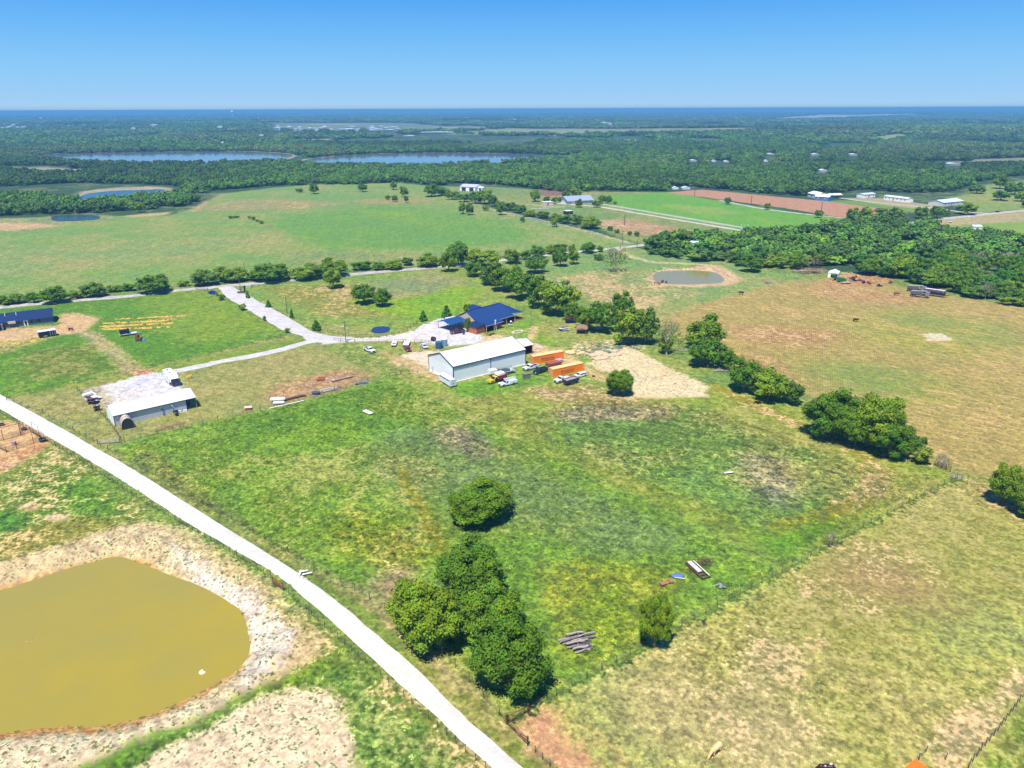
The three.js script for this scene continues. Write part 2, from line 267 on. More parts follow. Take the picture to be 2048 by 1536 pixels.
// mown lot round the sheds
L([146, 164, 52], 3, { dry: 0.12, grain: 0.5 }, [[800, 750], [900, 760], [1060, 770], [1300, 800], [1430, 770], [1600, 800], [1720, 880], [1910, 955], [1562, 1140], [1240, 973], [900, 808]]);
L([122, 152, 56], 5, { dry: 0.24, grain: 0.8 }, [[1060, 830], [1180, 806], [1380, 812], [1500, 860], [1620, 900], [1750, 950], [1760, 975], [1700, 1010], [1620, 1035], [1500, 1060], [1400, 1000], [1240, 940], [1120, 890]]);
L([166, 150, 110], 4, { dry: 0.7, grain: 1 }, [[1110, 822], [1180, 808], [1350, 815], [1340, 838], [1230, 840], [1130, 845]]);
L([152, 146, 104], 5, { dry: 0.6, grain: 1 }, [[1480, 900], [1600, 930], [1600, 1000], [1540, 1020], [1490, 960]]);
LP([168, 152, 44], 2, { dry: 0.35, sand: 0.1 }, 4, [[1420, 770], [1500, 805], [1600, 850], [1700, 893], [1770, 945], [1750, 985], [1660, 1030], [1540, 1065]]);
LP([200, 170, 66], 0.8, { dry: 0.4, sand: 0.2 }, 1.4, [[1500, 806], [1570, 842], [1640, 870], [1720, 905]]);
L([164, 144, 72], 4, { dry: 0.3, sand: 0.12 }, [[1060, 775], [1180, 770], [1230, 790], [1290, 800], [1230, 810], [1100, 805]]);
L([112, 158, 26], 4, { grain: 0.6 }, [[1500, 1080], [1640, 1040], [1720, 1040], [1600, 1120], [1560, 1130]]);
L([106, 158, 36], 4, { grain: 0.6 }, [[880, 770], [1060, 740], [1100, 760], [1000, 790], [920, 800]]);
L([128, 150, 110], 3, { dry: 0.5, sand: 0.25, grain: 1 }, [[1150, 690], [1260, 680], [1300, 695], [1250, 712], [1190, 715], [1150, 712]]);
L([255, 226, 174], 0.5, { grain: 0.3, tuft: 0.04, sand: 0.1 }, [[1178, 728], [1200, 712], [1236, 706], [1252, 697], [1275, 701], [1310, 720], [1342, 736], [1366, 746], [1392, 762], [1417, 774], [1410, 783], [1416, 795], [1270, 796], [1262, 780], [1215, 745]]);
L([224, 190, 120], 1.6, { sand: 0.4, tuft: 0.2 }, [[1120, 690], [1180, 735], [1215, 750], [1262, 785], [1230, 780], [1180, 750], [1100, 700]]);
L([226, 196, 132], 1.5, { sand: 0.5, dry: 0.3 }, [[1030, 690], [1080, 688], [1130, 712], [1180, 735], [1140, 730], [1060, 712]]);
L([250, 226, 190], 1.2, { grain: 0.25 }, [[800, 710], [838, 702], [895, 700], [960, 690], [920, 716], [858, 742], [830, 730]]);
L([222, 190, 116], 1.2, { sand: 0.5, dry: 0.3, tuft: 0.1 }, [[740, 700], [800, 712], [840, 728], [880, 752], [900, 770], [860, 756], [800, 728]]);
L([240, 206, 150], 1.5, { sand: 0.3 }, [[890, 690], [960, 672], [1000, 668], [1020, 678], [960, 690]]);
L([226, 196, 140], 1.2, { sand: 0.5 }, [[1058, 655], [1078, 654], [1068, 680], [1062, 676]]);
// pasture in the lower right
L([172, 173, 84], 3, { dry: 0.1, grain: 0.6 }, [[1018, 1442], [1562, 1144], [1912, 958], [2050, 978], [2600, 1020], [2600, 1700], [1160, 1700]]);
L([166, 166, 74], 8, { dry: 0.06, grain: 0.45 }, [[1600, 1140], [1900, 980], [2100, 1000], [2100, 1200], [1900, 1250], [1750, 1350], [1600, 1300]]);
L([178, 152, 92], 9, { dry: 0.1, sand: 0.12, grain: 0.4 }, [[1640, 1120], [1800, 1100], [1920, 1200], [1880, 1230], [1760, 1200], [1620, 1190]]);
L([190, 174, 110], 8, { dry: 0.25, sand: 0.1, grain: 0.5 }, [[1240, 1340], [1480, 1240], [1600, 1300], [1560, 1440], [1380, 1536], [1200, 1450]]);
L([200, 182, 118], 6, { dry: 0.3, sand: 0.15, grain: 0.5 }, [[1480, 1400], [1640, 1440], [1660, 1536], [1560, 1560], [1400, 1540]]);
L([168, 166, 74], 6, { dry: 0.15, grain: 0.8 }, [[1380, 1300], [1480, 1180], [1520, 1250], [1460, 1360], [1400, 1380]]);
L([222, 164, 118], 2.5, { grain: 0.3, sand: 0.15 }, [[1018, 1442], [1075, 1412], [1120, 1420], [1130, 1470], [1190, 1536], [1220, 1620], [1160, 1620]]);
LP([214, 184, 110], 1, { dry: 0.4 }, 1, [[1165, 1456], [1210, 1495], [1255, 1545]]);
L([214, 158, 96], 1, { sand: 0.3 }, [[1635, 1285], [1662, 1284], [1668, 1292], [1640, 1294]]);
L([206, 160, 90], 3, { sand: 0.35 }, [[1920, 960], [1945, 968], [2060, 1030], [2200, 1060], [2200, 1090], [2040, 1036], [1960, 990]]);
L([196, 178, 112], 2, { dry: 0.5, sand: 0.2 }, [[1880, 1480], [1960, 1430], [2060, 1330], [2090, 1350], [1990, 1460], [1920, 1560]]);
L([134, 158, 52], 1.5, { dry: 0.15, grain: 0.7 }, [[1936, 1560], [1985, 1490], [2060, 1385], [2400, 1200], [2400, 1700], [1900, 1640]]);
LP([112, 138, 44], 0.5, { grain: 1 }, 1.1, [[1016, 1446], [1150, 1371], [1300, 1288], [1440, 1211], [1562, 1146], [1700, 1070], [1820, 1005], [1910, 958]]);
// pond side in the lower left
L([138, 158, 56], 3, { dry: 0.2, sand: 0.12, grain: 0.6 }, [[-300, 900], [0, 838], [90, 884], [200, 960], [400, 1090], [640, 1270], [860, 1420], [1010, 1560], [900, 1700], [-400, 1700]]);
L([110, 154, 36], 4, { dry: 0.1, sand: 0.12, grain: 0.8 }, [[100, 920], [180, 960], [260, 1020], [180, 1060], [60, 1020], [20, 980]]);
L([92, 146, 44], 3, { grain: 0.8 }, [[-60, 1030], [40, 1025], [60, 1060], [20, 1100], [-60, 1110]]);
L([160, 152, 58], 3, { sand: 0.25, grain: 0.7 }, [[40, 1060], [160, 1030], [280, 1050], [200, 1090], [80, 1120], [-60, 1130], [-60, 1100]]);
L([244, 212, 158], 2, { sand: 0.4, tuft: 0.08, grain: 0.5 }, [[-300, 1180], [0, 1130], [120, 1095], [200, 1065], [290, 1045], [345, 1060], [420, 1100], [520, 1180], [600, 1250], [645, 1300], [600, 1345], [500, 1390], [350, 1460], [200, 1520], [0, 1560], [-300, 1600]]);
L([255, 232, 204], 1.5, { tuft: 0.06, grain: 0.4 }, [[330, 1080], [420, 1130], [540, 1210], [610, 1280], [560, 1350], [470, 1390], [500, 1310], [490, 1240], [400, 1165]]);
L([252, 222, 176], 1.5, { tuft: 0.1, grain: 0.5 }, [[-300, 1500], [0, 1490], [130, 1480], [300, 1450], [450, 1390], [480, 1400], [330, 1470], [140, 1545], [-300, 1640]]);
L([226, 166, 92], 1, { sand: 0.1, grain: 0.5 }, [[-300, 1190], [0, 1165], [150, 1120], [230, 1100], [290, 1112], [400, 1165], [480, 1220], [500, 1290], [490, 1325], [430, 1372], [280, 1442], [130, 1466], [0, 1476], [-300, 1480]]);
LP([236, 204, 142], 0.6, { sand: 0.2 }, 1.1, [[280, 1046], [330, 1064], [400, 1105], [480, 1150], [560, 1220], [610, 1268], [650, 1304]]);
LP([222, 200, 130], 0.6, { dry: 0.3, sand: 0.3 }, 0.9, [[310, 1042], [400, 1085], [500, 1150], [590, 1220], [660, 1285]]);
L([112, 150, 30], 1.5, { tuft: 0.3, grain: 0.9 }, [[140, 1560], [260, 1490], [380, 1452], [500, 1395], [600, 1345], [660, 1310], [700, 1335], [640, 1370], [520, 1410], [400, 1470], [300, 1510], [240, 1560]]);
L([255, 224, 178], 1.2, { tuft: 0.1, grain: 0.4 }, [[200, 1580], [300, 1505], [420, 1450], [520, 1400], [610, 1370], [670, 1380], [720, 1420], [710, 1470], [735, 1580]]);
L([116, 152, 58], 2, { grain: 0.9, dry: 0.2 }, [[660, 1330], [720, 1330], [800, 1420], [900, 1500], [940, 1560], [740, 1580], [712, 1470], [700, 1400]]);
L([226, 186, 132], 1.5, { sand: 0.4 }, [[30, 1012], [60, 1008], [88, 1014], [70, 1026], [40, 1022]]);
L([228, 190, 150], 1.5, { sand: 0.4 }, [[95, 1030], [120, 1022], [146, 1028], [138, 1040], [108, 1044]]);
L([230, 184, 124], 1.4, { sand: 0.3, grain: 0.35 }, [[-200, 880], [0, 842], [60, 845], [96, 872], [100, 885], [70, 910], [40, 930], [0, 950], [-200, 980]]);
L([206, 150, 96], 1, { sand: 0.2 }, [[40, 900], [90, 882], [98, 890], [60, 912], [0, 945], [-60, 955]]);
LP([134, 150, 50], 0.8, { dry: 0.25 }, 2.4, [[0, 800], [110, 855], [300, 965], [500, 1090], [700, 1210], [860, 1350], [1010, 1480], [1080, 1560]]);
// gravel yards
const GRAVEL = [234, 227, 224];
L(GRAVEL, 0.8, { grain: 0.35, dry: 0.02 }, [[232, 765], [270, 752], [310, 745], [345, 744], [356, 760], [372, 784], [340, 792], [270, 806], [226, 818], [200, 812], [178, 800], [158, 782], [190, 775]]);
L([190, 178, 160], 1, { grain: 0.9, dry: 0.3 }, [[158, 781], [196, 774], [214, 786], [222, 806], [214, 818], [196, 806], [172, 796]]);
L([240, 234, 234], 0.8, { grain: 0.3 }, [[640, 668], [690, 678], [760, 674], [815, 666], [850, 648], [878, 636], [900, 636], [940, 646], [965, 668], [955, 686], [890, 694], [850, 684], [780, 682], [700, 684], [640, 690]]);

const FAR = [58, 92, 40];                                        // woodland floor
function paintTile(x0, x1, z0, z1, w, h, mac) {
  const cw = Math.round(w / mac), ch = Math.round(h / mac), mk = () => { const c = document.createElement('canvas'); c.width = cw; c.height = ch; return c.getContext('2d'); };
  const A = mk(), B = mk(), C = mk(), sx = cw / (x1 - x0), sz = ch / (z1 - z0);
  A.fillStyle = `rgb(${FAR})`; A.fillRect(0, 0, cw, ch); B.fillStyle = 'rgb(30,0,150)'; B.fillRect(0, 0, cw, ch); C.fillStyle = '#000'; C.fillRect(0, 0, cw, ch);
  for (const l of layers) {
    if (!l.poly.some((p) => p.x > x0 - 40 && p.x < x1 + 40 && p.z > z0 - 40 && p.z < z1 + 40) && distTo(l.poly, (x0 + x1) / 2, (z0 + z1) / 2) > 0) { const xs = l.poly.map((p) => p.x), zs = l.poly.map((p) => p.z); if (Math.max(...xs) < x0 || Math.min(...xs) > x1 || Math.max(...zs) < z0 || Math.min(...zs) > z1) continue; }
    const blur = Math.min(40, l.soft * sx * 0.5);
    for (const [c, style] of [[A, `rgb(${l.c})`], [B, `rgb(${Math.round(l.dry * 255)},${Math.round(l.sand * 255)},${Math.round(l.grain * 255)})`], [C, `rgb(${Math.round(l.streak * 255)},${Math.round(l.tuft * 255)},${Math.round(l.rows * 255)})`]]) {
      c.filter = blur > 0.4 ? `blur(${blur.toFixed(1)}px)` : 'none'; c.fillStyle = style; c.beginPath();
      l.poly.forEach((p, i) => { const u = clamp((p.x - x0) * sx, -4000, 9000), v = clamp((z1 - p.z) * sz, -4000, 9000); i ? c.lineTo(u, v) : c.moveTo(u, v); });
      c.closePath(); c.fill();
    }
  }
  const [a, b, e] = [A, B, C].map((c) => c.getImageData(0, 0, cw, ch).data);
  const out = new Uint8Array(w * h * 4), tx = (x1 - x0) / w, tz = (z1 - z0) / h, warp = Math.max(1.1, tx * 2.2), big = tx > 1.2;
  const sd = V3().subVectors(onPlane(1960, 890), onPlane(1640, 800)).normalize();
  for (let j = 0; j < h; j++) for (let i = 0; i < w; i++) {       // row 0 is the far edge of the canvas, the near edge of the texture
    const x = x0 + (i + 0.5) * tx, z = z1 - (j + 0.5) * tz;
    const xa = x * 0.81 + z * 0.59, za = z * 0.81 - x * 0.59, xb = x * 0.33 - z * 0.94, zb = z * 0.33 + x * 0.94;
    const fL = N(NA, x / 420, z / 420), fM = N(NB, xa / 131, za / 131), fS = N(NC, xb / 43, zb / 43), fT = N(NC, xa / 13 + 0.37, za / 13);
    const wx = x + warp * (fS + 0.8 * fM), wz = z + warp * (fT + 0.8 * N(NA, x / 53, z / 53));
    const u = clamp(((wx - x0) * sx) | 0, 0, cw - 1), v = clamp(((z1 - wz) * sz) | 0, 0, ch - 1), k = (v * cw + u) * 4;
    let r = a[k], g = a[k + 1], bl = a[k + 2];
    const dry = b[k] / 255, sand = b[k + 1] / 255, grain = b[k + 2] / 255, streak = e[k] / 255, tuft = e[k + 1] / 255, rows = e[k + 2] / 255;
    const ys = Math.max(-0.35, 0.55 * fL + 0.6 * fM + 0.3 * fS) * (0.4 + 0.6 * grain) * clamp((g - r) / 24 + 0.7, 0.12, 1);            // greener or yellower growth
    r *= 1 + 0.24 * ys; g *= 1 + 0.07 * ys; bl *= 1 - 0.22 * ys;
    if (dry > 0.02) { const m = sstep(0, 0.5, fM * 0.8 + fL * 0.5 + fS * 0.45 + fT * 0.4 - 0.36 + dry * 0.7); r += (176 - r) * m * 0.5; g += (164 - g) * m * 0.5; bl += (112 - bl) * m * 0.5; }
    if (sand > 0.02) { const m = sstep(0, 0.3, fT * 0.55 + fM * 0.6 + fL * 0.35 + fS * 0.5 - 0.55 + sand * 0.72); r += (228 - r) * m * 0.7; g += (190 - g) * m * 0.7; bl += (138 - bl) * m * 0.7; }
    if (streak > 0.02) { const p = x * sd.x + z * sd.z, q = x * sd.z - z * sd.x, m = sstep(0.02, 0.2, N(NC, p / 90, q / 11) * 0.85 + N(NC, p / 260, q / 40 + 0.3) * 0.5 + fM * 0.35 - 0.72 + streak * 0.6); r += (228 - r) * m * 0.8; g += (186 - g) * m * 0.8; bl += (122 - bl) * m * 0.8; }
    if (rows > 0.02) { const m = rows * 0.5 * (1 + Math.sin((x * 0.55 + z * 0.84) * 2.4 + fM * 3)) * (0.5 + fS); r += (170 - r) * m * 0.5; g += (184 - g) * m * 0.5; bl += (90 - bl) * m * 0.5; }
    if (tuft > 0.02) { const m = sstep(0.02, 0.16, fT * 0.9 + N(NC, x / 13.7, z / 13.7 + 0.2) * 0.6 - 0.72 + tuft * 0.62); r += (98 - r) * m * 0.9; g += (112 - g) * m * 0.9; bl += (52 - bl) * m * 0.9; }
    const n = 1 + grain * (0.2 * fS + 0.44 * fT) * (big ? 0.7 : 1) + (((Math.imul(i * 374761393 + j * 668265263, 1274126177) >>> 9 & 255) / 255) - 0.5) * 0.26 * (0.4 + grain);
    const o = ((h - 1 - j) * w + i) * 4, o2 = (j * w + i) * 4;
    out[o2] = DIM[clamp(r * n, 0, 255) | 0]; out[o2 + 1] = DIM[clamp(g * n, 0, 255) | 0]; out[o2 + 2] = DIM[clamp(bl * n, 0, 255) | 0]; out[o2 + 3] = 255;
  }
  const t = new THREE.DataTexture(out, w, h, THREE.RGBAFormat); t.colorSpace = THREE.SRGBColorSpace; t.magFilter = THREE.LinearFilter; t.needsUpdate = true;
  return { x0, x1, z0, z1, w, h, data: out, tex: t };
}
const ALB = 1 / 1.68;                                             // from colour in full daylight to the ground's own reflectance
const DIM = new Uint8Array(256).map((_, i) => enc(lin(i) * ALB));
const tiles = [
  paintTile(-150, 0, -205, -55, 1600, 1600, 3), paintTile(0, 150, -205, -55, 1600, 1600, 3),
  paintTile(-320, 320, -430, 60, 2048, 1568, 3), paintTile(-680, 680, -940, 140, 2048, 1626, 3),
  paintTile(-2000, 2000, -2700, 400, 2048, 1587, 4), paintTile(-7000, 7000, -9000, 1500, 1024, 768, 1), paintTile(-30000, 30000, -34000, 8000, 512, 384, 1),
];
function groundColor(x, z) {
  for (const t of tiles) if (x > t.x0 && x < t.x1 && z > t.z0 && z < t.z1) { const k = (((t.z1 - z) / (t.z1 - t.z0) * t.h | 0) * t.w + ((x - t.x0) / (t.x1 - t.x0) * t.w | 0)) * 4; return [t.data[k], t.data[k + 1], t.data[k + 2]]; }
}
{
  const line = (parts) => { const out = []; for (const [a, b, s] of parts) { const n = Math.max(1, Math.round((b - a) / s)); for (let i = 0; i < n; i++) out.push(a + (b - a) * i / n); } out.push(parts.at(-1)[1]); return out; };
  const half = [[0, 150, 1], [150, 320, 8.5], [320, 680, 36], [680, 2000, 110], [2000, 7000, 420], [7000, 30000, 2300]];
  const xs = [...line(half).slice(1).reverse().map((v) => -v), ...line(half)];
  const zs = line([[-34000, -9000, 800], [-9000, -2700, 210], [-2700, -940, 44], [-940, -430, 17], [-430, -205, 5], [-205, -55, 1], [-55, 60, 11.5], [60, 140, 40], [140, 400, 130], [400, 1500, 550], [1500, 8000, 3250]]);
  const geos = [], mats = [];
  tiles.forEach((t, k) => {
    const pos = [], nor = [], uv = [], index = [], at = new Map();
    const vert = (i, j) => {
      const key = i * 8192 + j; if (at.has(key)) return at.get(key);
      const x = xs[i], z = zs[j], e = Math.max(0.4, Math.hypot(x, z) * 0.004), n = V3(groundH(x - e, z) - groundH(x + e, z), 2 * e, groundH(x, z - e) - groundH(x, z + e)).normalize();
      pos.push(x, groundH(x, z), z); nor.push(n.x, n.y, n.z); uv.push((x - t.x0) / (t.x1 - t.x0), (t.z1 - z) / (t.z1 - t.z0)); at.set(key, pos.length / 3 - 1); return pos.length / 3 - 1;
    };
    for (let j = 0; j < zs.length - 1; j++) for (let i = 0; i < xs.length - 1; i++) {
      const cx = (xs[i] + xs[i + 1]) / 2, cz = (zs[j] + zs[j + 1]) / 2;
      if (tiles.findIndex((q) => cx > q.x0 && cx < q.x1 && cz > q.z0 && cz < q.z1) !== k) continue;
      const a = vert(i, j), b = vert(i + 1, j), c = vert(i + 1, j + 1), d = vert(i, j + 1); index.push(a, d, c, a, c, b);
    }
    const g = new THREE.BufferGeometry();
    g.setAttribute('position', new THREE.Float32BufferAttribute(pos, 3)); g.setAttribute('normal', new THREE.Float32BufferAttribute(nor, 3)); g.setAttribute('uv', new THREE.Float32BufferAttribute(uv, 2)); g.setIndex(index);
    geos.push(g); mats.push(new THREE.MeshStandardMaterial({ map: t.tex, roughness: 1 }));
  });
  const ground = new THREE.Mesh(mergeGeometries(geos, true), mats);
  ground.name = 'ground'; ground.receiveShadow = true; scene.add(struct(ground));
}

// ------------------------------------------------------------------ water
function waterSheet(name, poly, y, m) {
  const s = new THREE.Shape(poly.map((p) => new THREE.Vector2(p.x, -p.z))), g = new THREE.ShapeGeometry(s); g.rotateX(-Math.PI / 2); g.translate(0, y, 0);
  return struct(mesh(name, g, m));
}
const rip = (() => { const w = 512, d = new Uint8Array(w * w * 4); for (let i = 0; i < w * w; i++) { const v = 128 + 90 * N(NC, (i % w) / w, (i / w | 0) / w); d[i * 4] = d[i * 4 + 1] = d[i * 4 + 2] = clamp(v, 0, 255); d[i * 4 + 3] = 255; } const t = new THREE.DataTexture(d, w, w); t.wrapS = t.wrapT = THREE.RepeatWrapping; t.magFilter = THREE.LinearFilter; t.needsUpdate = true; return t; })();
function water(c, rough, scale, spec = 1) { const t = rip.clone(); t.repeat.set(scale, scale); t.needsUpdate = true; return new THREE.MeshPhysicalMaterial({ color: col(...c, ALB), roughness: rough, bumpMap: t, bumpScale: 0.02, specularIntensity: spec }); }
function noiseMat(c0, c1, c2, s, rough = 1, k = ALB) {               // a stony surface: three tones mixed by fine and coarse noise, 8 m to a repeat
  const w = 512, d = new Uint8Array(w * w * 4);
  for (let i = 0; i < w * w; i++) {
    const u = (i % w) / w, v = (i / w | 0) / w, a = N(NB, u, v + s), b = N(NC, u + s, v), t = sstep(-0.4, 0.5, a + 0.4 * b), h = 1 + 0.12 * b + 0.08 * (((i * 2654435761) >>> 8 & 255) / 255 - 0.5), q = sstep(0.35, 0.7, b + 0.5 * a);
    for (let c = 0; c < 3; c++) d[i * 4 + c] = enc(lin(clamp(((c0[c] + (c1[c] - c0[c]) * t) * (1 - q) + c2[c] * q) * h, 0, 255)) * k); d[i * 4 + 3] = 255;
  }
  const t = new THREE.DataTexture(d, w, w); t.colorSpace = THREE.SRGBColorSpace; t.wrapS = t.wrapT = THREE.RepeatWrapping; t.magFilter = THREE.LinearFilter; t.needsUpdate = true;
  return new THREE.MeshStandardMaterial({ map: t, roughness: rough });
}
const [muddy, stock, puddle] = pondSpecs;
const grown = (poly, k) => { const c = poly.reduce((a, p) => a.add(p), V3()).divideScalar(poly.length); return poly.map((p) => { const d = V3().subVectors(p, c), l = d.length(); return d.multiplyScalar((l + k) / l).add(c); }); };
{ // silt clouds in the muddy water
  const w = 256, d = new Uint8Array(w * w * 4); for (let i = 0; i < w * w; i++) { const u = (i % w) / w, v = (i / w | 0) / w, k = N(NA, u, v) + 0.4 * N(NA, v + 0.3, u); [190 + 12 * k, 173 + 5 * k, 70 - 16 * k].forEach((c, q) => { d[i * 4 + q] = enc(lin(c) * ALB); }); d[i * 4 + 3] = 255; }
  const t = new THREE.DataTexture(d, w, w); t.colorSpace = THREE.SRGBColorSpace; t.wrapS = t.wrapT = THREE.RepeatWrapping; t.magFilter = THREE.LinearFilter; t.repeat.set(0.008, 0.008); t.needsUpdate = true;
  const b = rip.clone(); b.repeat.set(0.05, 0.05); b.needsUpdate = true;
  waterSheet('pond', grown(muddy.poly, 0.5), muddy.y, new THREE.MeshStandardMaterial({ map: t, roughness: 0.14, bumpMap: b, bumpScale: 0.015 }));
}
waterSheet('pond', grown(stock.poly, 0.3), stock.y, water([176, 166, 92], 0.12, 0.05));
waterSheet('pond', grown(puddle.poly, 0.2), puddle.y, water([52, 66, 110], 0.12, 0.06));
const farWater = [
  [[84, 313], [120, 308], [200, 306], [300, 304], [360, 304], [480, 303], [560, 307], [585, 311], [568, 318], [540, 326], [300, 330], [150, 326], [100, 318]],
  [[612, 320], [640, 316], [700, 310], [780, 307], [880, 306], [960, 307], [1030, 308], [1130, 311], [1160, 314], [1080, 321], [990, 328], [900, 333], [700, 334], [630, 332], [608, 326]],
  [[162, 393], [180, 387], [230, 382], [290, 380], [324, 379], [326, 384], [300, 390], [260, 395], [200, 400], [170, 400]],
  [[102, 437], [112, 432], [150, 430], [185, 431], [200, 434], [190, 439], [150, 442], [112, 442]],
].map((p) => smoothLoop(GP(p), 72));
const shore = new THREE.MeshStandardMaterial({ color: col(178, 164, 140, ALB), roughness: 1 });
farWater.forEach((p, i) => {
  if (i < 2) { const b = grown(p, 9); b.forEach((q, k) => { const m = 1 + 0.012 * N(NC, k / 72, i * 0.4); q.x *= m; q.z *= m; }); waterSheet('lake_shore', b, 0.12, shore); }
  waterSheet(i < 2 ? 'lake' : 'pond', p, 0.3, water(i < 2 ? [138, 152, 164] : [76, 110, 120], i < 2 ? 0.06 : 0.2, 0.01, i < 2 ? 0.8 : 0.4));
});

// ------------------------------------------------------------------ roads and drives: real sheets laid on the ground
const whiteRock = noiseMat([255, 252, 246], [250, 242, 232], [226, 212, 196], 0.1, 1, 0.66), palerock = noiseMat([248, 242, 238], [236, 229, 225], [218, 209, 203], 0.3, 1, 0.58), roadRock = noiseMat([236, 226, 214], [208, 198, 192], [190, 178, 170], 0.6);
function ribbon(name, left, right, m, lift = 0.05, wob = 0.25) {
  const mk = (l) => new THREE.CatmullRomCurve3(l, false, 'centripetal'), A = mk(left), B = mk(right), n = Math.max(24, Math.round(A.getLength() / 1.6)), pos = [], uv = [], index = [], K = 5;
  for (let i = 0; i <= n; i++) {
    const a = A.getPointAt(i / n), b = B.getPointAt(i / n), d = V3().subVectors(b, a), w = d.length(); d.normalize();
    a.addScaledVector(d, wob * (N(NC, i / 83, 0.2) * 1.4 + N(NB, i / 300, 0.6))); b.addScaledVector(d, wob * (N(NC, i / 83, 0.7) * 1.4 + N(NB, i / 300, 0.1)));
    for (let k = 0; k < K; k++) { const p = V3().lerpVectors(a, b, k / (K - 1)), crown = [-0.16, 0.0, 0.07, 0.0, -0.16][k]; pos.push(p.x, groundH(p.x, p.z) + lift + crown, p.z); uv.push(p.x / 8, p.z / 8); }
    if (i) for (let k = 0; k < K - 1; k++) { const r = (i - 1) * K + k, s = i * K + k; index.push(r, r + 1, s, r + 1, s + 1, s); }
  }
  const g = new THREE.BufferGeometry(); g.setAttribute('position', new THREE.Float32BufferAttribute(pos, 3)); g.setAttribute('uv', new THREE.Float32BufferAttribute(uv, 2)); g.setIndex(index); g.computeVertexNormals();
  if (g.attributes.normal.getY(2) < 0) { g.setIndex(index.reverse()); g.computeVertexNormals(); }
  return struct(mesh(name, g, m));
}
function lane(name, pts, w, m, lift, wob) {
  const q = PX(pts), l = [], r = [];
  q.forEach((p, i) => { const a = q[Math.max(0, i - 1)], b = q[Math.min(q.length - 1, i + 1)], d = V3().subVectors(b, a).normalize(); l.push(V3(p.x + d.z * w / 2, 0, p.z - d.x * w / 2)); r.push(V3(p.x - d.z * w / 2, 0, p.z + d.x * w / 2)); });
  return ribbon(name, l, r, m, lift, wob);
}
ribbon('gravel_road', PX([[-420, 580], [-150, 731], [0, 818], [130, 893], [260, 971], [390, 1056], [521, 1133], [561, 1160], [627, 1212], [706, 1280], [780, 1349], [855, 1418], [930, 1486], [990, 1540], [1070, 1612], [1160, 1694]]),
  PX([[-400, 566], [-130, 716], [20, 799], [130, 860], [260, 935], [390, 1016], [521, 1098], [597, 1147], [664, 1196], [746, 1264], [826, 1334], [911, 1415], [970, 1470], [1030, 1524], [1110, 1598], [1200, 1680]]), whiteRock, 0.17, 0.12);
lane('county_road', [[-300, 655], [-120, 631], [0, 614.5], [143, 601], [260, 592], [344, 582], [443, 573], [520, 566], [591, 559.5], [695, 549.8], [778, 542], [883, 534], [960, 526], [1041, 515], [1110, 508], [1214, 498], [1275, 491.5], [1340, 484]], 6.4, roadRock, 0.18, 0.3);
ribbon('driveway', PX([[437, 576], [455, 595], [498, 621], [537, 644], [570, 662], [600, 671], [622, 684], [660, 686], [700, 684]]), PX([[466, 573], [490, 588], [520, 604], [552, 622], [590, 643], [618, 659], [640, 667], [672, 672], [705, 673]]), palerock, 0.185, 0.25);
lane('driveway', [[645, 679], [612, 685], [580, 694], [540, 704], [500, 713], [440, 723], [400, 732], [340, 745]], 4.2, palerock, 0.165, 0.3);
lane('ranch_lane', [[1098, 404], [1140, 409], [1192, 413], [1290, 429], [1380, 444], [1440, 454], [1484, 461]], 5, noiseMat([240, 232, 214], [226, 214, 190], [206, 196, 170], 0.8), 0.2, 0.3);
lane('ranch_lane', [[1560, 462], [1700, 452], [1820, 446], [1860, 440], [1920, 434], [1980, 427.5], [2048, 421], [2200, 408]], 7, roadRock, 0.2, 0.3);
lane('ranch_lane', [[1660, 393], [1685, 396.5], [1741, 404], [1824, 411.5], [1880, 418], [1925, 424], [1990, 427]], 5, roadRock, 0.18, 0.3);
lane('ranch_lane', [[1440, 401], [1535, 419], [1600, 427], [1690, 437], [1730, 443]], 4, roadRock, 0.2, 0.3);

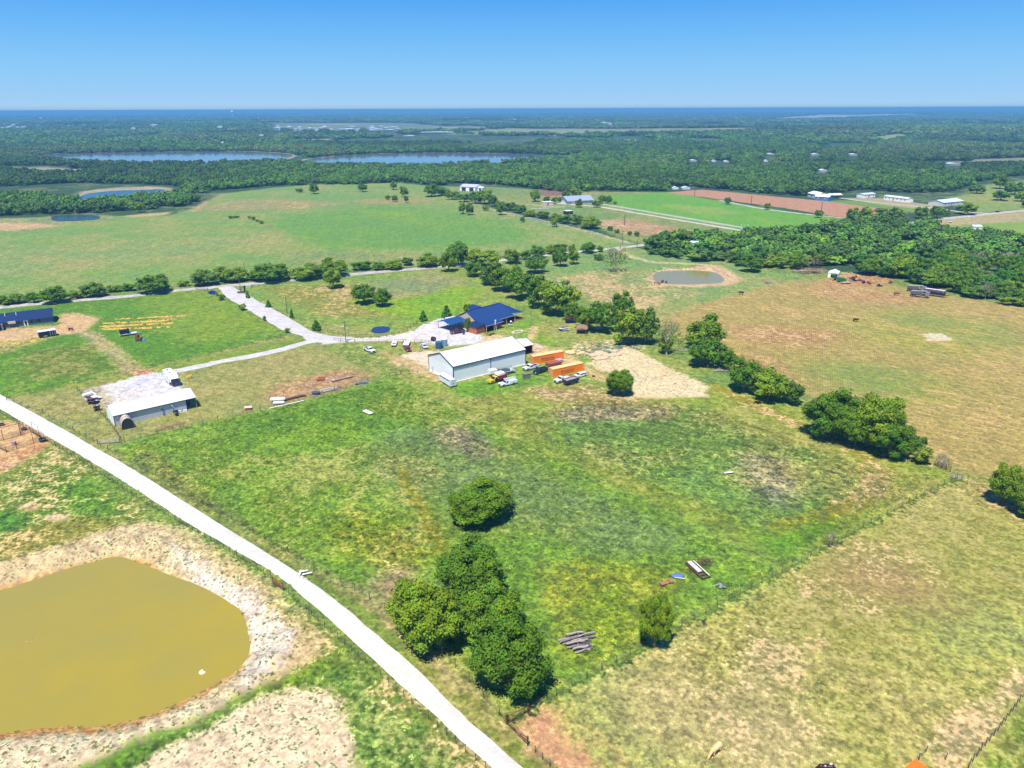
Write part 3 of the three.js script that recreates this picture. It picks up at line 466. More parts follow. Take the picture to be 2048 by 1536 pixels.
// ------------------------------------------------------------------ trees
function leafCloud(spec) {       // { lobes: [[x,y,z,rx,ry,rz]], leaves, size, s, core }
  srand(spec.s); const pos = [], nor = [], clr = [], index = [];
  const vol = spec.lobes.map((l) => l[3] * l[4] + l[3] * l[5]), tot = vol.reduce((a, b) => a + b, 0), q = V3(), up = V3(0, 1, 0), t1 = V3(), t2 = V3(), n = V3();
  spec.lobes.forEach((l, li) => {
    const cnt = Math.round(spec.leaves * vol[li] / tot), tone = rr(0.8, 1.22), warm = rr(0.86, 1.2);
    for (let i = 0; i < cnt; i++) {
      const y = rr(-0.8, 1), a = rr(0, 6.283), h = Math.sqrt(1 - y * y), rad = R() < 0.12 ? rr(1, 1.3) : rr(0.66, 1.08); n.set(h * Math.cos(a), y, h * Math.sin(a)); q.set(l[0] + n.x * l[3] * rad, l[1] + n.y * l[4] * rad, l[2] + n.z * l[5] * rad);
      if (q.y < spec.low) continue;
      let buried = false; for (let k = 0; k < spec.lobes.length && !buried; k++) if (k !== li) { const m = spec.lobes[k]; buried = ((q.x - m[0]) / m[3]) ** 2 + ((q.y - m[1]) / m[4]) ** 2 + ((q.z - m[2]) / m[5]) ** 2 < 0.5; }
      if (buried) continue;
      const ln = V3(n.x * 0.7 + rr(-0.8, 0.8), n.y * 0.7 + rr(-0.5, 0.9), n.z * 0.7 + rr(-0.8, 0.8)).normalize();
      t1.crossVectors(ln, Math.abs(ln.y) > 0.9 ? V3(1, 0, 0) : up).normalize().applyAxisAngle(ln, rr(0, 6.28)); t2.crossVectors(ln, t1);
      const s = spec.size * rr(0.6, 1.25), b = pos.length / 3, v = tone * rr(0.82, 1.2), w = warm * rr(0.9, 1.12);
      for (const [u, k] of [[-1, 0], [0, -0.6], [1, 0], [0, 0.6]]) { pos.push(q.x + (t1.x * u + t2.x * k) * s, q.y + (t1.y * u + t2.y * k) * s, q.z + (t1.z * u + t2.z * k) * s); nor.push(n.x * 0.4 + ln.x * 0.7, n.y * 0.4 + ln.y * 0.7 + 0.1, n.z * 0.4 + ln.z * 0.7); clr.push(v * w, v, v * (2 - w)); }
      index.push(b, b + 1, b + 2, b, b + 2, b + 3);
    }
  });
  if (spec.core) for (const l of spec.lobes) {
    const g = new THREE.IcosahedronGeometry(1, 1), p = g.attributes.position;
    for (let i = 0; i < p.count; i++) { const b = pos.length / 3, x = p.getX(i), y = p.getY(i), z = p.getZ(i), k = spec.core; pos.push(l[0] + x * l[3] * k, Math.max(spec.low, l[1] + y * l[4] * k), l[2] + z * l[5] * k); nor.push(x, y, z); clr.push(0.8, 0.8, 0.8); index.push(b); }
  }
  const g = new THREE.BufferGeometry();
  g.setAttribute('position', new THREE.Float32BufferAttribute(pos, 3)); g.setAttribute('normal', new THREE.Float32BufferAttribute(nor, 3)); g.setAttribute('color', new THREE.Float32BufferAttribute(clr, 3)); g.setIndex(index);
  g.normalizeNormals(); return g;
}
// crowns are 1 wide and 1 tall (times the leaf density), scaled to each tree
function roundLobes(s, n, flat = 1, r0 = 0.13, r1 = 0.2) {
  srand(s); const out = [[0, 0.5, 0, 0.3, 0.34, 0.3]], ph = rr(0, 6);
  for (let i = 0; i < n; i++) { const y = -0.72 + 1.66 * (i + 0.5) / n + rr(-0.1, 0.1), a = i * 2.4 + rr(-0.5, 0.5), h = Math.sqrt(Math.max(0.05, 1 - y * y)), r = rr(r0, r1), k = rr(0.66, 0.88) * (1 + 0.16 * Math.sin(a * 2 + ph) + 0.15 * Math.sin(a * 3 + y * 4 + ph * 2) + rr(-0.06, 0.1)); out.push([0.5 * h * Math.cos(a) * k, 0.54 + 0.44 * y * k * 0.95, 0.5 * h * Math.sin(a) * k, r, r * rr(0.75, 1) * flat, r]); }
  return out;
}
function coneLobes(s, n, top = 0.06) { srand(s); const out = []; for (let i = 0; i < n; i++) { const y = (i + 0.5) / n, a = i * 2.4 + rr(-0.4, 0.4), w = 0.36 * (1 - y) + top, r = 0.13 * (1 - y) + 0.07; out.push([w * Math.cos(a), 0.06 + y * 0.88, w * Math.sin(a), r, r * 0.85, r]); } return out; }
const trunkMat = mat([122, 100, 80], 1), deadMat = mat([176, 164, 150], 1);
function trunkGeo(s, spread, top, dead) {
  srand(s); const list = [bar(V3(0, -0.02, 0), V3(rr(-0.02, 0.02), top * 0.42, rr(-0.02, 0.02)), 0.035, 7, 0.022)];
  for (let i = 0; i < (dead ? 9 : 6); i++) {
    const a = i * 2.4 + rr(-0.4, 0.4), b0 = V3(0, top * rr(0.2, 0.42), 0), r = spread * rr(0.5, 1), b1 = V3(Math.cos(a) * r * 0.55, top * rr(0.5, 0.66), Math.sin(a) * r * 0.55), b2 = V3(Math.cos(a + 0.2) * r, top * rr(0.66, 0.95), Math.sin(a + 0.2) * r);
    list.push(bar(b0, b1, 0.018, 5, 0.011), bar(b1, b2, 0.011, 4, 0.004));
    for (let k = 0; k < (dead ? 5 : 1); k++) list.push(bar(V3().lerpVectors(b1, b2, rr(0, 0.7)), V3(b2.x + rr(-0.16, 0.16), b2.y + rr(-0.05, 0.16), b2.z + rr(-0.16, 0.16)), 0.006, 3, 0.002));
  }
  return merge(list);
}
const near = [1, 2, 3].map((k) => leafCloud({ lobes: roundLobes(70 + k, 85, 0.9, 0.07, 0.135), leaves: 16000, size: 0.022, s: k * 7, low: 0.03, core: 0.6 }));
const mid = [1, 2, 3, 4, 5].map((k) => leafCloud({ lobes: roundLobes(90 + k, 28 + k, 0.9, 0.1, 0.18), leaves: 2700, size: 0.042, s: 40 + k, low: 0.02, core: 0.66 }));
const bushy = [1, 2].map((k) => leafCloud({ lobes: roundLobes(130 + k, 9, 0.9), leaves: 1200, size: 0.065, s: 60 + k, low: 0, core: 0.76 }));
const cones = [1, 2].map((k) => leafCloud({ lobes: coneLobes(150 + k, 16), leaves: 1500, size: 0.05, s: 80 + k, low: 0, core: 0.7 }));
const columnCrown = leafCloud({ lobes: Array.from({ length: 70 }, (_, i) => { const y = (i + 0.5) / 70, a = i * 2.4, w = 0.4 * Math.sin(Math.PI * Math.min(1, 0.14 + y * 0.86)) ** 0.7, r = 0.075 + 0.05 * ((i * 7) % 5) / 5; return [w * Math.cos(a), 0.07 + y * 0.86, w * Math.sin(a), r * 1.25, r * 0.6, r * 1.25]; }), leaves: 12000, size: 0.024, s: 91, low: 0.02, core: 0.6 });
const sparse = leafCloud({ lobes: roundLobes(180, 14), leaves: 700, size: 0.035, s: 95, low: 0.2, core: 0 });
const trunks = [1, 2, 3].map((k) => trunkGeo(200 + k, 0.34, 0.9)), deadTrunk = trunkGeo(210, 0.45, 1, true);
const leafMat = (r, g, b, t = 0.22) => new THREE.MeshPhysicalMaterial({ color: col(r, g, b, ALB), vertexColors: true, roughness: 0.85, transmission: t, thickness: 0, side: THREE.DoubleSide, specularIntensity: 0.3 });
const GREENS = [leafMat(134, 178, 40), leafMat(116, 166, 40), leafMat(156, 194, 46), leafMat(124, 166, 60), leafMat(164, 194, 72)], CEDAR = leafMat(96, 164, 50), GREY = leafMat(150, 152, 116, 0.1);
let treeNo = 0;
const protos = new Map();
function plant(name, kind, p, w, h, label, group, green, detail) {
  const pick = treeNo++, k = kind + (detail || '') + (kind === 'round' ? pick % (detail ? 3 : 5) : kind === 'shrub' || kind === 'cone' ? pick % 2 : '') + green, key = name + k;
  let t = protos.get(key);
  if (t) t = dup(t, label); else {
    t = thing(name, label, /shrub/.test(name) ? 'shrub' : 'tree', group);
    const crown = kind === 'round' ? (detail ? near[pick % 3] : mid[pick % 5]) : kind === 'shrub' ? bushy[pick % 2] : kind === 'cone' ? cones[pick % 2] : kind === 'column' ? columnCrown : sparse;
    mesh('trunk', kind === 'bare' ? deadTrunk : trunks[pick % 3], kind === 'bare' ? deadMat : trunkMat, t); mesh('crown', crown, green, t); protos.set(key, t);
  }
  t.userData.label = label; if (group) t.userData.group = group; else delete t.userData.group;
  const a = treeNo * 2.399; t.position.set(p.x, groundH(p.x, p.z) - 0.05, p.z); t.scale.set(w, h, w * (1 + 0.1 * Math.sin(a))); t.rotation.y = a;
  return t;
}
const fwd = V3(0, 0, -1).applyQuaternion(camera.quaternion), FPX = 768 / Math.tan(55.07 * Math.PI / 360);
function pxPerM(p) { return FPX / V3().subVectors(p, camera.position).dot(fwd); }
// a plant whose crown fills a box of the photograph
function fit(x0, x1, y0, y1) {
  const cx = (x0 + x1) / 2, a = (x1 - x0) / 2, E = (y1 - y0) / 2, th = Math.asin(-rayDir(cx, y1).y), sn = Math.sin(th), cs = Math.cos(th);
  const b = Math.max(0.45 * a, Math.sqrt(Math.max(0, E * E - (a * sn) ** 2)) / cs), h = b / 0.47, base = (y0 + y1) / 2 + 0.52 * h * cs;
  const p = G(cx, Math.min(base, y1 + E)), s = pxPerM(p); return { p, w: 2 * a / s, h: h / s };
}
function tree(bx, label, o = {}) { const f = fit(...bx); return plant(o.name || 'broadleaf_tree', o.kind || 'round', f.p, f.w * (o.k || 1.04) * (o.near ? 0.9 : o.kind ? 1 : 0.92), f.h * (o.near ? 0.95 : 1), label, o.group, o.green ?? GREENS[treeNo % 4], o.near); }
const ORD = ['first', 'second', 'third', 'fourth', 'fifth', 'sixth', 'seventh', 'eighth', 'ninth', 'tenth', 'eleventh', 'twelfth', 'thirteenth', 'fourteenth', 'fifteenth', 'sixteenth', 'seventeenth', 'eighteenth', 'nineteenth', 'twentieth', 'twenty-first', 'twenty-second', 'twenty-third', 'twenty-fourth', 'twenty-fifth', 'twenty-sixth', 'twenty-seventh', 'twenty-eighth', 'twenty-ninth', 'thirtieth'];
function row(what, where, group, list, o = {}) { list.sort((a, b) => a[0] + a[1] - b[0] - b[1]).forEach((b, i) => tree(b, `${ORD[i]} ${what} from the left ${where}`, { ...o, ...(b[4] || {}), group })); }

// the long lot
tree([897, 1022, 956, 1048], 'lone round tree in the middle of the tall grass lot', { near: 'n', green: GREENS[0] });
tree([862, 1027, 1076, 1210], 'uppermost tree of the four-tree clump beside the white gravel road', { near: 'n', green: GREENS[1], k: 1.04 });
tree([779, 922, 1158, 1300], 'leftmost tree of the four-tree clump, leaning over the roadside fence', { near: 'n', green: GREENS[2], k: 1.02 });
tree([916, 1052, 1166, 1290], 'middle tree of the four-tree clump, between its upper and its lowest tree', { near: 'n', green: GREENS[0], k: 1.05 });
tree([941, 1100, 1230, 1390], 'lowest and largest tree of the four-tree clump, nearest the lot corner', { near: 'n', green: GREENS[1], k: 1.02 });
tree([1274, 1342, 1186, 1294], 'upright dense green tree standing alone on the lower lot fence', { near: 'n', green: GREENS[1], k: 0.96 });
tree([1211, 1268, 735, 789], 'round tree standing against the edge of the bare sandy pad', { near: 'n', green: GREENS[0] });
// edge of the brown pasture
tree([1606, 1715, 776, 872], 'bright round leftmost tree of the big grove on the pasture edge', { near: 'n', green: GREENS[2] });
tree([1690, 1802, 783, 892], 'tallest tree in the middle of the big grove on the pasture edge', { near: 'n', green: GREENS[0] });
tree([1668, 1752, 812, 892], 'darker tree at the front of the big grove on the pasture edge', { near: 'n', green: GREENS[1] });
tree([1736, 1818, 828, 910], 'right-hand tree of the big grove on the pasture edge', { near: 'n', green: GREENS[1] });
tree([1818, 1848, 868, 906], 'small upright shrub just right of the big grove', { name: 'shrub', kind: 'shrub' });
tree([1822, 1858, 890, 926], 'low greyish shrub between the big grove and the fence corner', { name: 'shrub', kind: 'shrub', green: GREENS[4] });
tree([1868, 1900, 908, 936], 'grey leafless shrub left of the corner gate', { name: 'shrub', kind: 'bare', green: GREY });
tree([1972, 2042, 922, 1006], 'dark tree at the right edge beside the orange washed bank', { near: 'n', green: GREENS[1] });
tree([2018, 2100, 960, 1030], 'tree cut by the right edge of the view below the dark one', { near: 'n', green: GREENS[2] });
tree([1648, 1672, 1064, 1092], 'lone spindly shrub growing on the fence below the corner gate', { name: 'shrub', kind: 'bare', green: GREY });
tree([1453, 1521, 718, 782], 'left tree of the pair right of the sandy pad', {}); tree([1501, 1573, 740, 800], 'right tree of the pair right of the sandy pad', {});
tree([1567, 1606, 762, 808], 'small upright tree right of the pair beyond the sandy pad', {});
tree([1370, 1449, 633, 694], 'tall round tree above the sandy pad on the pasture fence', {}); tree([1374, 1440, 676, 730], 'dense tree just below the tall round tree above the pad', {});
tree([1425, 1472, 694, 736], 'low tree between the sandy pad and the pasture, with dead limbs below', { green: GREENS[3] }); tree([1312, 1354, 640, 706], 'half dead tree with bare grey top beside the tall round tree', { kind: 'bare', green: GREENS[3] });
tree([1318, 1346, 676, 706], 'bushy shrub at the foot of the half dead tree', { name: 'shrub', kind: 'shrub' });
row('tree', 'in the creek line behind the blue-roofed house', 'trees of the creek line behind the house', [[880, 914, 500, 541], [896, 938, 484, 530], [934, 1002, 500, 532], [928, 966, 522, 551], [958, 1008, 525, 567], [980, 1042, 530, 580], [1014, 1073, 544, 596], [1052, 1104, 556, 612], [1078, 1155, 562, 628], [1124, 1162, 606, 640], [1148, 1192, 610, 656], [1176, 1232, 604, 662], [1222, 1266, 586, 628], [1222, 1290, 615, 686], [1262, 1312, 618, 684]]);
row('tree', 'among the scattered trees below the county road', 'scattered trees below the county road', [[1006, 1044, 498, 526], [1048, 1092, 512, 545], [1106, 1136, 498, 531], [1134, 1160, 498, 527], [1188, 1206, 508, 520]]);
tree([1206, 1252, 494, 541], 'grey-green half bare tree left of the upper pond, casting a dark shade', { kind: 'bare', green: GREENS[3] });
tree([704, 751, 568, 606], 'larger tree of the pair in the meadow above the small round pond'); tree([747, 783, 579, 611], 'smaller tree of the pair in the meadow above the small round pond');
tree([646, 688, 536, 574], 'round tree on the meadow side of the county road', {});
row('tree', 'in the hedge along the far side of the county road', 'trees along the county road', [[-20, 10, 592, 607], [6, 48, 588, 607], [54, 82, 584, 605], [86, 136, 574, 605], [134, 168, 580, 597], [166, 212, 566, 593], [218, 242, 570, 583], [244, 272, 566, 581], [278, 340, 550, 585], [356, 380, 560, 572], [382, 436, 540, 570], [434, 490, 534, 562], [494, 518, 544, 560], [506, 578, 532, 558], [584, 640, 534, 556], [600, 658, 528, 554], [640, 694, 518, 550], [706, 744, 522, 538], [744, 770, 524, 540], [766, 806, 521, 537], [802, 828, 514, 530], [832, 880, 511, 530]]);
row('tree', 'in the thin row behind the county road bend', 'trees behind the county road bend', [[1040, 1062, 500, 518], [1058, 1090, 492, 514], [1090, 1110, 490, 508], [1104, 1134, 487, 508], [1136, 1152, 489, 504], [1160, 1192, 485, 505], [1192, 1208, 492, 503]]);
// small conifers and shrubs of the drive
row('small conifer', 'planted along the upper side of the driveway', 'conifers along the driveway', [[492, 500, 580, 596], [532, 543, 599, 614], [580, 588, 616, 635], [624, 642, 638, 660], [838, 855, 620, 641], [884, 903, 609, 634]], { name: 'conifer', kind: 'cone', green: CEDAR });
row('grey-green shrub', 'planted along the lower side of the driveway', 'shrubs along the driveway', [[432, 438, 586, 592], [439, 451, 588, 600], [478, 492, 607, 620], [526, 533, 631, 641], [569, 580, 655, 665]], { name: 'shrub', kind: 'shrub', green: GREENS[3] });
tree([928, 944, 636, 662], 'slim tree in front of the stone gable of the blue-roofed house', { green: GREENS[4] }); tree([927, 944, 606, 628], 'small tree behind the blue carport roof', {});
row('shrub', 'in the short hedge of the hay meadow', 'hedge in the hay meadow', [[457, 466, 431, 437], [466, 474, 431, 436], [472, 479, 431, 436], [495, 503, 431, 437], [503, 512, 433, 440], [510, 518, 438, 443], [518, 527, 441, 447]], { name: 'shrub', kind: 'shrub', green: GREENS[1] });
// meadow trees
row('tree', 'among the lone trees of the far hay meadow', 'lone trees of the hay meadow', [[272, 288, 406, 424], [618, 638, 366, 387], [592, 606, 377, 384], [716, 735, 367, 383], [780, 796, 362, 379], [800, 817, 373, 393], [770, 781, 391, 399], [784, 796, 391, 403], [808, 818, 391, 405], [848, 880, 369, 392], [917, 932, 405, 427], [931, 948, 407, 429], [965, 977, 412, 421], [992, 1012, 408, 429], [1040, 1050, 434, 444], [1102, 1116, 437, 453]]);
row('bushy tree', 'in the hedge along the far lane', 'hedge along the far lane', [[872, 898, 374, 390], [893, 918, 382, 398], [916, 942, 387, 403], [938, 964, 384, 406], [955, 985, 380, 406], [976, 996, 390, 412], [990, 1010, 402, 416], [1006, 1032, 404, 420], [1026, 1052, 410, 425], [1046, 1072, 421, 432], [1072, 1100, 422, 436], [1098, 1124, 428, 442], [1118, 1144, 429, 446], [1140, 1168, 430, 448], [1160, 1200, 434, 456], [1214, 1226, 452, 461], [1228, 1240, 458, 466], [1254, 1264, 462, 470], [1266, 1280, 463, 472]]);
row('small tree', 'in the orchard rows round the grey-roofed farmhouse', 'orchard by the grey-roofed farmhouse', [[1060, 1080, 380, 402], [1086, 1100, 393, 404], [1102, 1114, 394, 406], [1114, 1124, 394, 405], [1122, 1142, 382, 398], [1140, 1164, 374, 396], [1150, 1166, 398, 414], [1184, 1202, 400, 414], [1198, 1212, 391, 406], [1212, 1224, 392, 408], [1226, 1234, 402, 409]], { green: GREENS[4] });
row('tree', 'along the field tracks by the tilled field', 'trees by the tilled field', [[1448, 1462, 395, 408], [1528, 1540, 406, 419], [1628, 1644, 420, 435], [1690, 1720, 418, 444], [1718, 1744, 414, 440], [1752, 1802, 416, 446], [1828, 1854, 413, 436], [1858, 1886, 412, 436], [1886, 1900, 420, 432], [1910, 1956, 405, 428]]);
row('tree', 'in the open park-like field on the far right', 'trees of the park-like field', [[1938, 1968, 370, 386], [1984, 2014, 349, 376], [2012, 2046, 366, 388], [1984, 2018, 381, 400], [2028, 2056, 383, 402], [2042, 2060, 400, 414]], { green: GREENS[4] });

const FAR_SPOTS = [[818, 273.5, 20, 'largest white roof standing alone right of the far town'], [875, 266, 60, 'long pale roof strip right of the far town'], [523, 271.5, 10, 'white building alone in the woods left of the far town'], [1207, 247, 9, 'white house on the wooded slope right of the meadow strip'], [1221, 249, 14, 'long low roof beside the white house on the slope'], [82, 238, 6, 'white roof high on the far left hillside'], [308, 252, 14, 'long white roof on the left hillside, middle of the slope'], [138, 254, 6, 'small white roof left of the long one on the left hillside'], [172, 254, 7, 'roof just left of the middle of the left hillside'], [266, 258, 10, 'low roof below the long white one on the left hillside'], [440, 255, 10, 'roof below the water tower on the left hillside'], [445, 286, 5, 'lone roof in the woods above the left lake'], [1541, 309, 14, 'white roof in the woods below the pale field'], [1630, 310, 16, 'pale roof second from left in the right-hand woods'], [1706, 310, 15, 'pale roof third from left in the right-hand woods'], [1386, 322, 12, 'pale roof leftmost of the low row in the woods'], [1427, 323, 8, 'small roof second of the low row in the woods'], [1452, 324, 10, 'small roof third of the low row in the woods'], [1531, 323, 7, 'small white roof right of the low row in the woods'], [1645, 342, 14, 'tan roof in the woods above the blue-walled house'], [1904, 329, 24, 'long grey roof at the edge of the far right meadow'], [1350, 378, 12, 'white van-like shed at the end of the tilled field'], [1371, 378, 16, 'grey shed beside the tilled field end']];      // lone far roofs: photo point, width in photo pixels, label
// the wood on the right: trees one by one at its front, the rest as one mass
const inPoly = (poly, x, z) => { let c = false; for (let i = 0, j = poly.length - 1; i < poly.length; j = i++) { const a = poly[i], b = poly[j]; if ((a.z > z) !== (b.z > z) && x < (b.x - a.x) * (z - a.z) / (b.z - a.z) + a.x) c = !c; } return c; };
const far3 = [1, 2, 3].map((k) => leafCloud({ lobes: roundLobes(230 + k, 7), leaves: 360, size: 0.1, s: 300 + k, low: 0, core: 0.84 }));
const clump = [1, 2].map((k) => leafCloud({ lobes: roundLobes(250 + k, 9, 0.9), leaves: 130, size: 0.14, s: 320 + k, low: 0, core: 0.9 }));
const farMat = new THREE.MeshStandardMaterial({ color: col(92, 136, 42, ALB), vertexColors: true, roughness: 0.95, side: THREE.DoubleSide });
function scatter(name, label, kinds, spots) {                     // spots: [x, z, width, height, tone]
  const m = new THREE.Matrix4(), q = new THREE.Quaternion(), c = new THREE.Color(), up = V3(0, 1, 0);
  kinds.forEach((g, k) => {
    const mine = spots.filter((_, i) => i % kinds.length === k); if (!mine.length) return;
    const o = new THREE.InstancedMesh(g, farMat, mine.length); o.name = numbered(name); o.castShadow = o.receiveShadow = true;
    mine.forEach(([x, z, w, h, t], i) => { q.setFromAxisAngle(up, i * 2.4); o.setMatrixAt(i, m.compose(V3(x, groundH(x, z) - 0.2, z), q, V3(w, h, w))); o.setColorAt(i, c.setRGB(t[0], t[1], t[2])); });
    scene.add(tag(o, label, 'woodland', null, 'stuff'));
  });
}
const tone = () => { const v = rr(0.55, 1.5), g = R(); return g < 0.08 ? [v * 1.25, v * 1.05, v * 1.3] : g < 0.2 ? [v * 1.35, v * 1.25, v * 0.9] : [v * rr(0.85, 1.08), v, v * rr(0.8, 1.15)]; };
{
  const wood = PX([[1284, 502], [1330, 513], [1400, 524], [1440, 521], [1478, 528], [1500, 548], [1542, 537], [1590, 541], [1640, 537], [1662, 546], [1700, 546], [1790, 557], [1870, 578], [1905, 588], [1960, 602], [2048, 614], [2300, 646], [2300, 500], [2048, 489], [1990, 478], [1900, 468], [1860, 452], [1830, 460], [1760, 444], [1690, 447], [1640, 460], [1560, 472], [1480, 480], [1400, 474], [1330, 478], [1290, 490]]);
  const gaps = [PX([[1790, 480], [1810, 478], [1845, 512], [1850, 530], [1822, 532], [1812, 506]]), PX([[1968, 534], [1992, 530], [2000, 560], [1980, 575]]), PX([[1640, 536], [1700, 528], [1716, 540], [1690, 552], [1650, 552]])];
  const xs = wood.map((p) => p.x), zs = wood.map((p) => p.z), spots = []; srand(77);
  for (let z = Math.max(...zs); z > Math.min(...zs); z -= 8) for (let x = Math.min(...xs); x < Math.max(...xs); x += 8) { const px = x + rr(-3.4, 3.4), pz = z + rr(-3.4, 3.4), s = R(); if (inPoly(wood, px, pz) && !gaps.some((g) => inPoly(g, px, pz)) && px < -pz * 0.74) spots.push([px, pz, rr(6, 14), s < 0.25 ? rr(3, 4.6) : rr(5, 9.5), tone().map((v) => v * 1.35)]); }
  spots.sort((a, b) => b[1] - a[1]);
  spots.slice(0, 105).forEach(([x, z, w, h]) => { const dead = R() < 0.06; plant('wood_tree', dead ? 'bare' : 'round', V3(x, 0, z), w, h, 'broadleaf tree at the front of the dense wood above the brown pasture', 'trees at the front of the dense wood', dead ? GREY : [GREENS[1], GREENS[0], GREENS[3], CEDAR, GREENS[1], GREENS[2]][Math.floor(R() * 6)]); });
  scatter('woods', 'dense dark green wood above the brown pasture on the right', far3, spots.slice(105));
}
{ // woodland to the horizon
  const main = PX([[-700, 402], [0, 374], [150, 366], [340, 370], [400, 387], [430, 381], [540, 372], [620, 369], [720, 369], [800, 363], [880, 373], [900, 366], [1000, 370], [1060, 377], [1135, 385], [1200, 381], [1330, 383], [1400, 376], [1480, 382], [1560, 390], [1610, 392], [1620, 384], [1690, 386], [1720, 378], [1830, 388], [1835, 404], [1885, 402], [1900, 392], [1935, 385], [1945, 366], [2000, 356], [2100, 346], [2700, 330], [2700, 213], [1024, 219], [-700, 227]]);
  const belt = PX([[-700, 448], [0, 433], [60, 429], [130, 428], [200, 425], [300, 419], [380, 410], [396, 402], [390, 390], [335, 392], [300, 397], [230, 404], [165, 408], [120, 399], [60, 396], [0, 394], [-700, 404]]);
  srand(61);
  for (let i = 0; i < 40; i++) { const x = rr(550, 815); FAR_SPOTS.push([x, 258 + rr(-4, 4) + (x > 700 ? 1 : 0), rr(5, 15) * (x > 680 ? 1.3 : 0.8), 'pale flat building of the white-roofed town beyond the lakes', 'buildings of the far town']); }
  for (let i = 0; i < 9; i++) FAR_SPOTS.push([4 + i * 5.2 + rr(-1, 1), 254 + rr(-2, 5), rr(4, 7), 'small white house of the hamlet at the far left', 'houses of the left hamlet']);
  const open = FAR_SPOTS.map(([px, py, w]) => { const p = G(px, py), s = pxPerM(p); return [p.x, p.z, w / s * 0.6 + 6, Math.hypot(p.x, p.z) * 0.14]; });
  const far = [farWater[0], farWater[1], farWater[2]].map((p, i) => grown(p, i < 2 ? 8 : 9));
  const clear = layers.filter((l) => l.poly.some((p) => p.z < -950) && l.poly.every((p) => p.z < -760)).map((l) => l.poly);
  const park = PX([[1730, 396], [1830, 386], [1900, 384], [1960, 366], [2010, 355], [2300, 340], [2300, 420], [1940, 424], [1890, 404], [1740, 404]]);
  const boxOf = (p) => [Math.min(...p.map((q) => q.x)), Math.max(...p.map((q) => q.x)), Math.min(...p.map((q) => q.z)), Math.max(...p.map((q) => q.z))], no = [...far, ...clear, park].map((p) => [p, boxOf(p)]);
  const ok = (x, z) => (inPoly(main, x, z) || (z > -1300 && inPoly(belt, x, z))) && !no.some(([p, b]) => x > b[0] && x < b[1] && z > b[2] && z < b[3] && inPoly(p, x, z)) && !open.some(([ox, oz, w, d]) => x * oz / z > ox - w && x * oz / z < ox + w && z > oz - 25 && z < oz + d);
  srand(99);
  for (const [f0, f1, step, w0, w1, h0, h1, kinds] of [[560, 1150, 7.6, 7, 12, 5.5, 9.5, far3], [1150, 1900, 10, 9, 15, 6.5, 11, far3], [1900, 3400, 15, 13, 24, 7, 12, clump], [3400, 7000, 27, 26, 44, 8, 13, clump], [7000, 11500, 40, 34, 47, 9, 16, clump]]) {
    const spots = [];
    for (let z = -f0; z > -f1; z -= step) for (let x = z * 0.74 - 40; x < -z * 0.74 + 40; x += step) { const px = x + rr(-0.42, 0.42) * step, pz = z + rr(-0.42, 0.42) * step; if (N(NB, px / 2600, pz / 2600) + 0.5 * N(NC, px / 2900, pz / 2900) > 0.52 && f0 > 1100) continue; if (ok(px, pz)) { const t = tone(), k = 1 + 0.6 * N(NA, px / 1500, pz / 1500), bare = f0 > 1100 ? sstep(0.12, 0.4, N(NB, px / 1900 + 0.4, pz / 1900) + 0.3 * (px > 0) - 0.12) : 0; if (bare > 0.1) { t[0] *= 1 + 0.7 * bare * R(); t[2] *= 1 + 0.9 * bare; } spots.push([px, pz, rr(w0, w1), rr(h0, h1) * (R() < 0.15 ? 0.6 : 1), t.map((v) => v * clamp(k, 0.7, 1.25))]); } }
    scatter('forest', 'green woodland spreading beyond the meadows towards the horizon', kinds, spots); 
  }
}

// ------------------------------------------------------------------ grass and weeds that stand up from the ground
function tuftGeo(s, n, w, h) {                             // a low clump of leaning blades
  srand(s); const pos = [], nor = [], index = [];
  for (let i = 0; i < n; i++) {
    const a = rr(0, 6.28), r = w * Math.sqrt(R()), x = Math.cos(a) * r, z = Math.sin(a) * r, y = h * (1 - 0.8 * (r / w) ** 2) * rr(0.35, 1), b = rr(0, 6.28), l = w * rr(0.3, 0.55), t = w * rr(0.1, 0.2), dip = rr(-0.35, 0.35) * l, k = pos.length / 3, cx = Math.cos(b), cz = Math.sin(b);
    pos.push(x - cx * l, y - dip, z - cz * l, x + cz * t, y, z - cx * t, x + cx * l, y + dip, z + cz * l, x - cz * t, y, z + cx * t); for (let q = 0; q < 4; q++) nor.push(x / w * 0.5 - cx * dip / l * 0.6, 1, z / w * 0.5 - cz * dip / l * 0.6);
    index.push(k, k + 2, k + 1, k, k + 3, k + 2);
  }
  const g = new THREE.BufferGeometry(); g.setAttribute('position', new THREE.Float32BufferAttribute(pos, 3)); g.setAttribute('normal', new THREE.Float32BufferAttribute(nor, 3)); g.setIndex(index); g.normalizeNormals(); return g;
}
const tufts = [1, 2, 3].map((k) => tuftGeo(400 + k, 14, 0.5, 0.34)), grassMat = new THREE.MeshStandardMaterial({ color: 0xffffff, roughness: 1, side: THREE.DoubleSide });
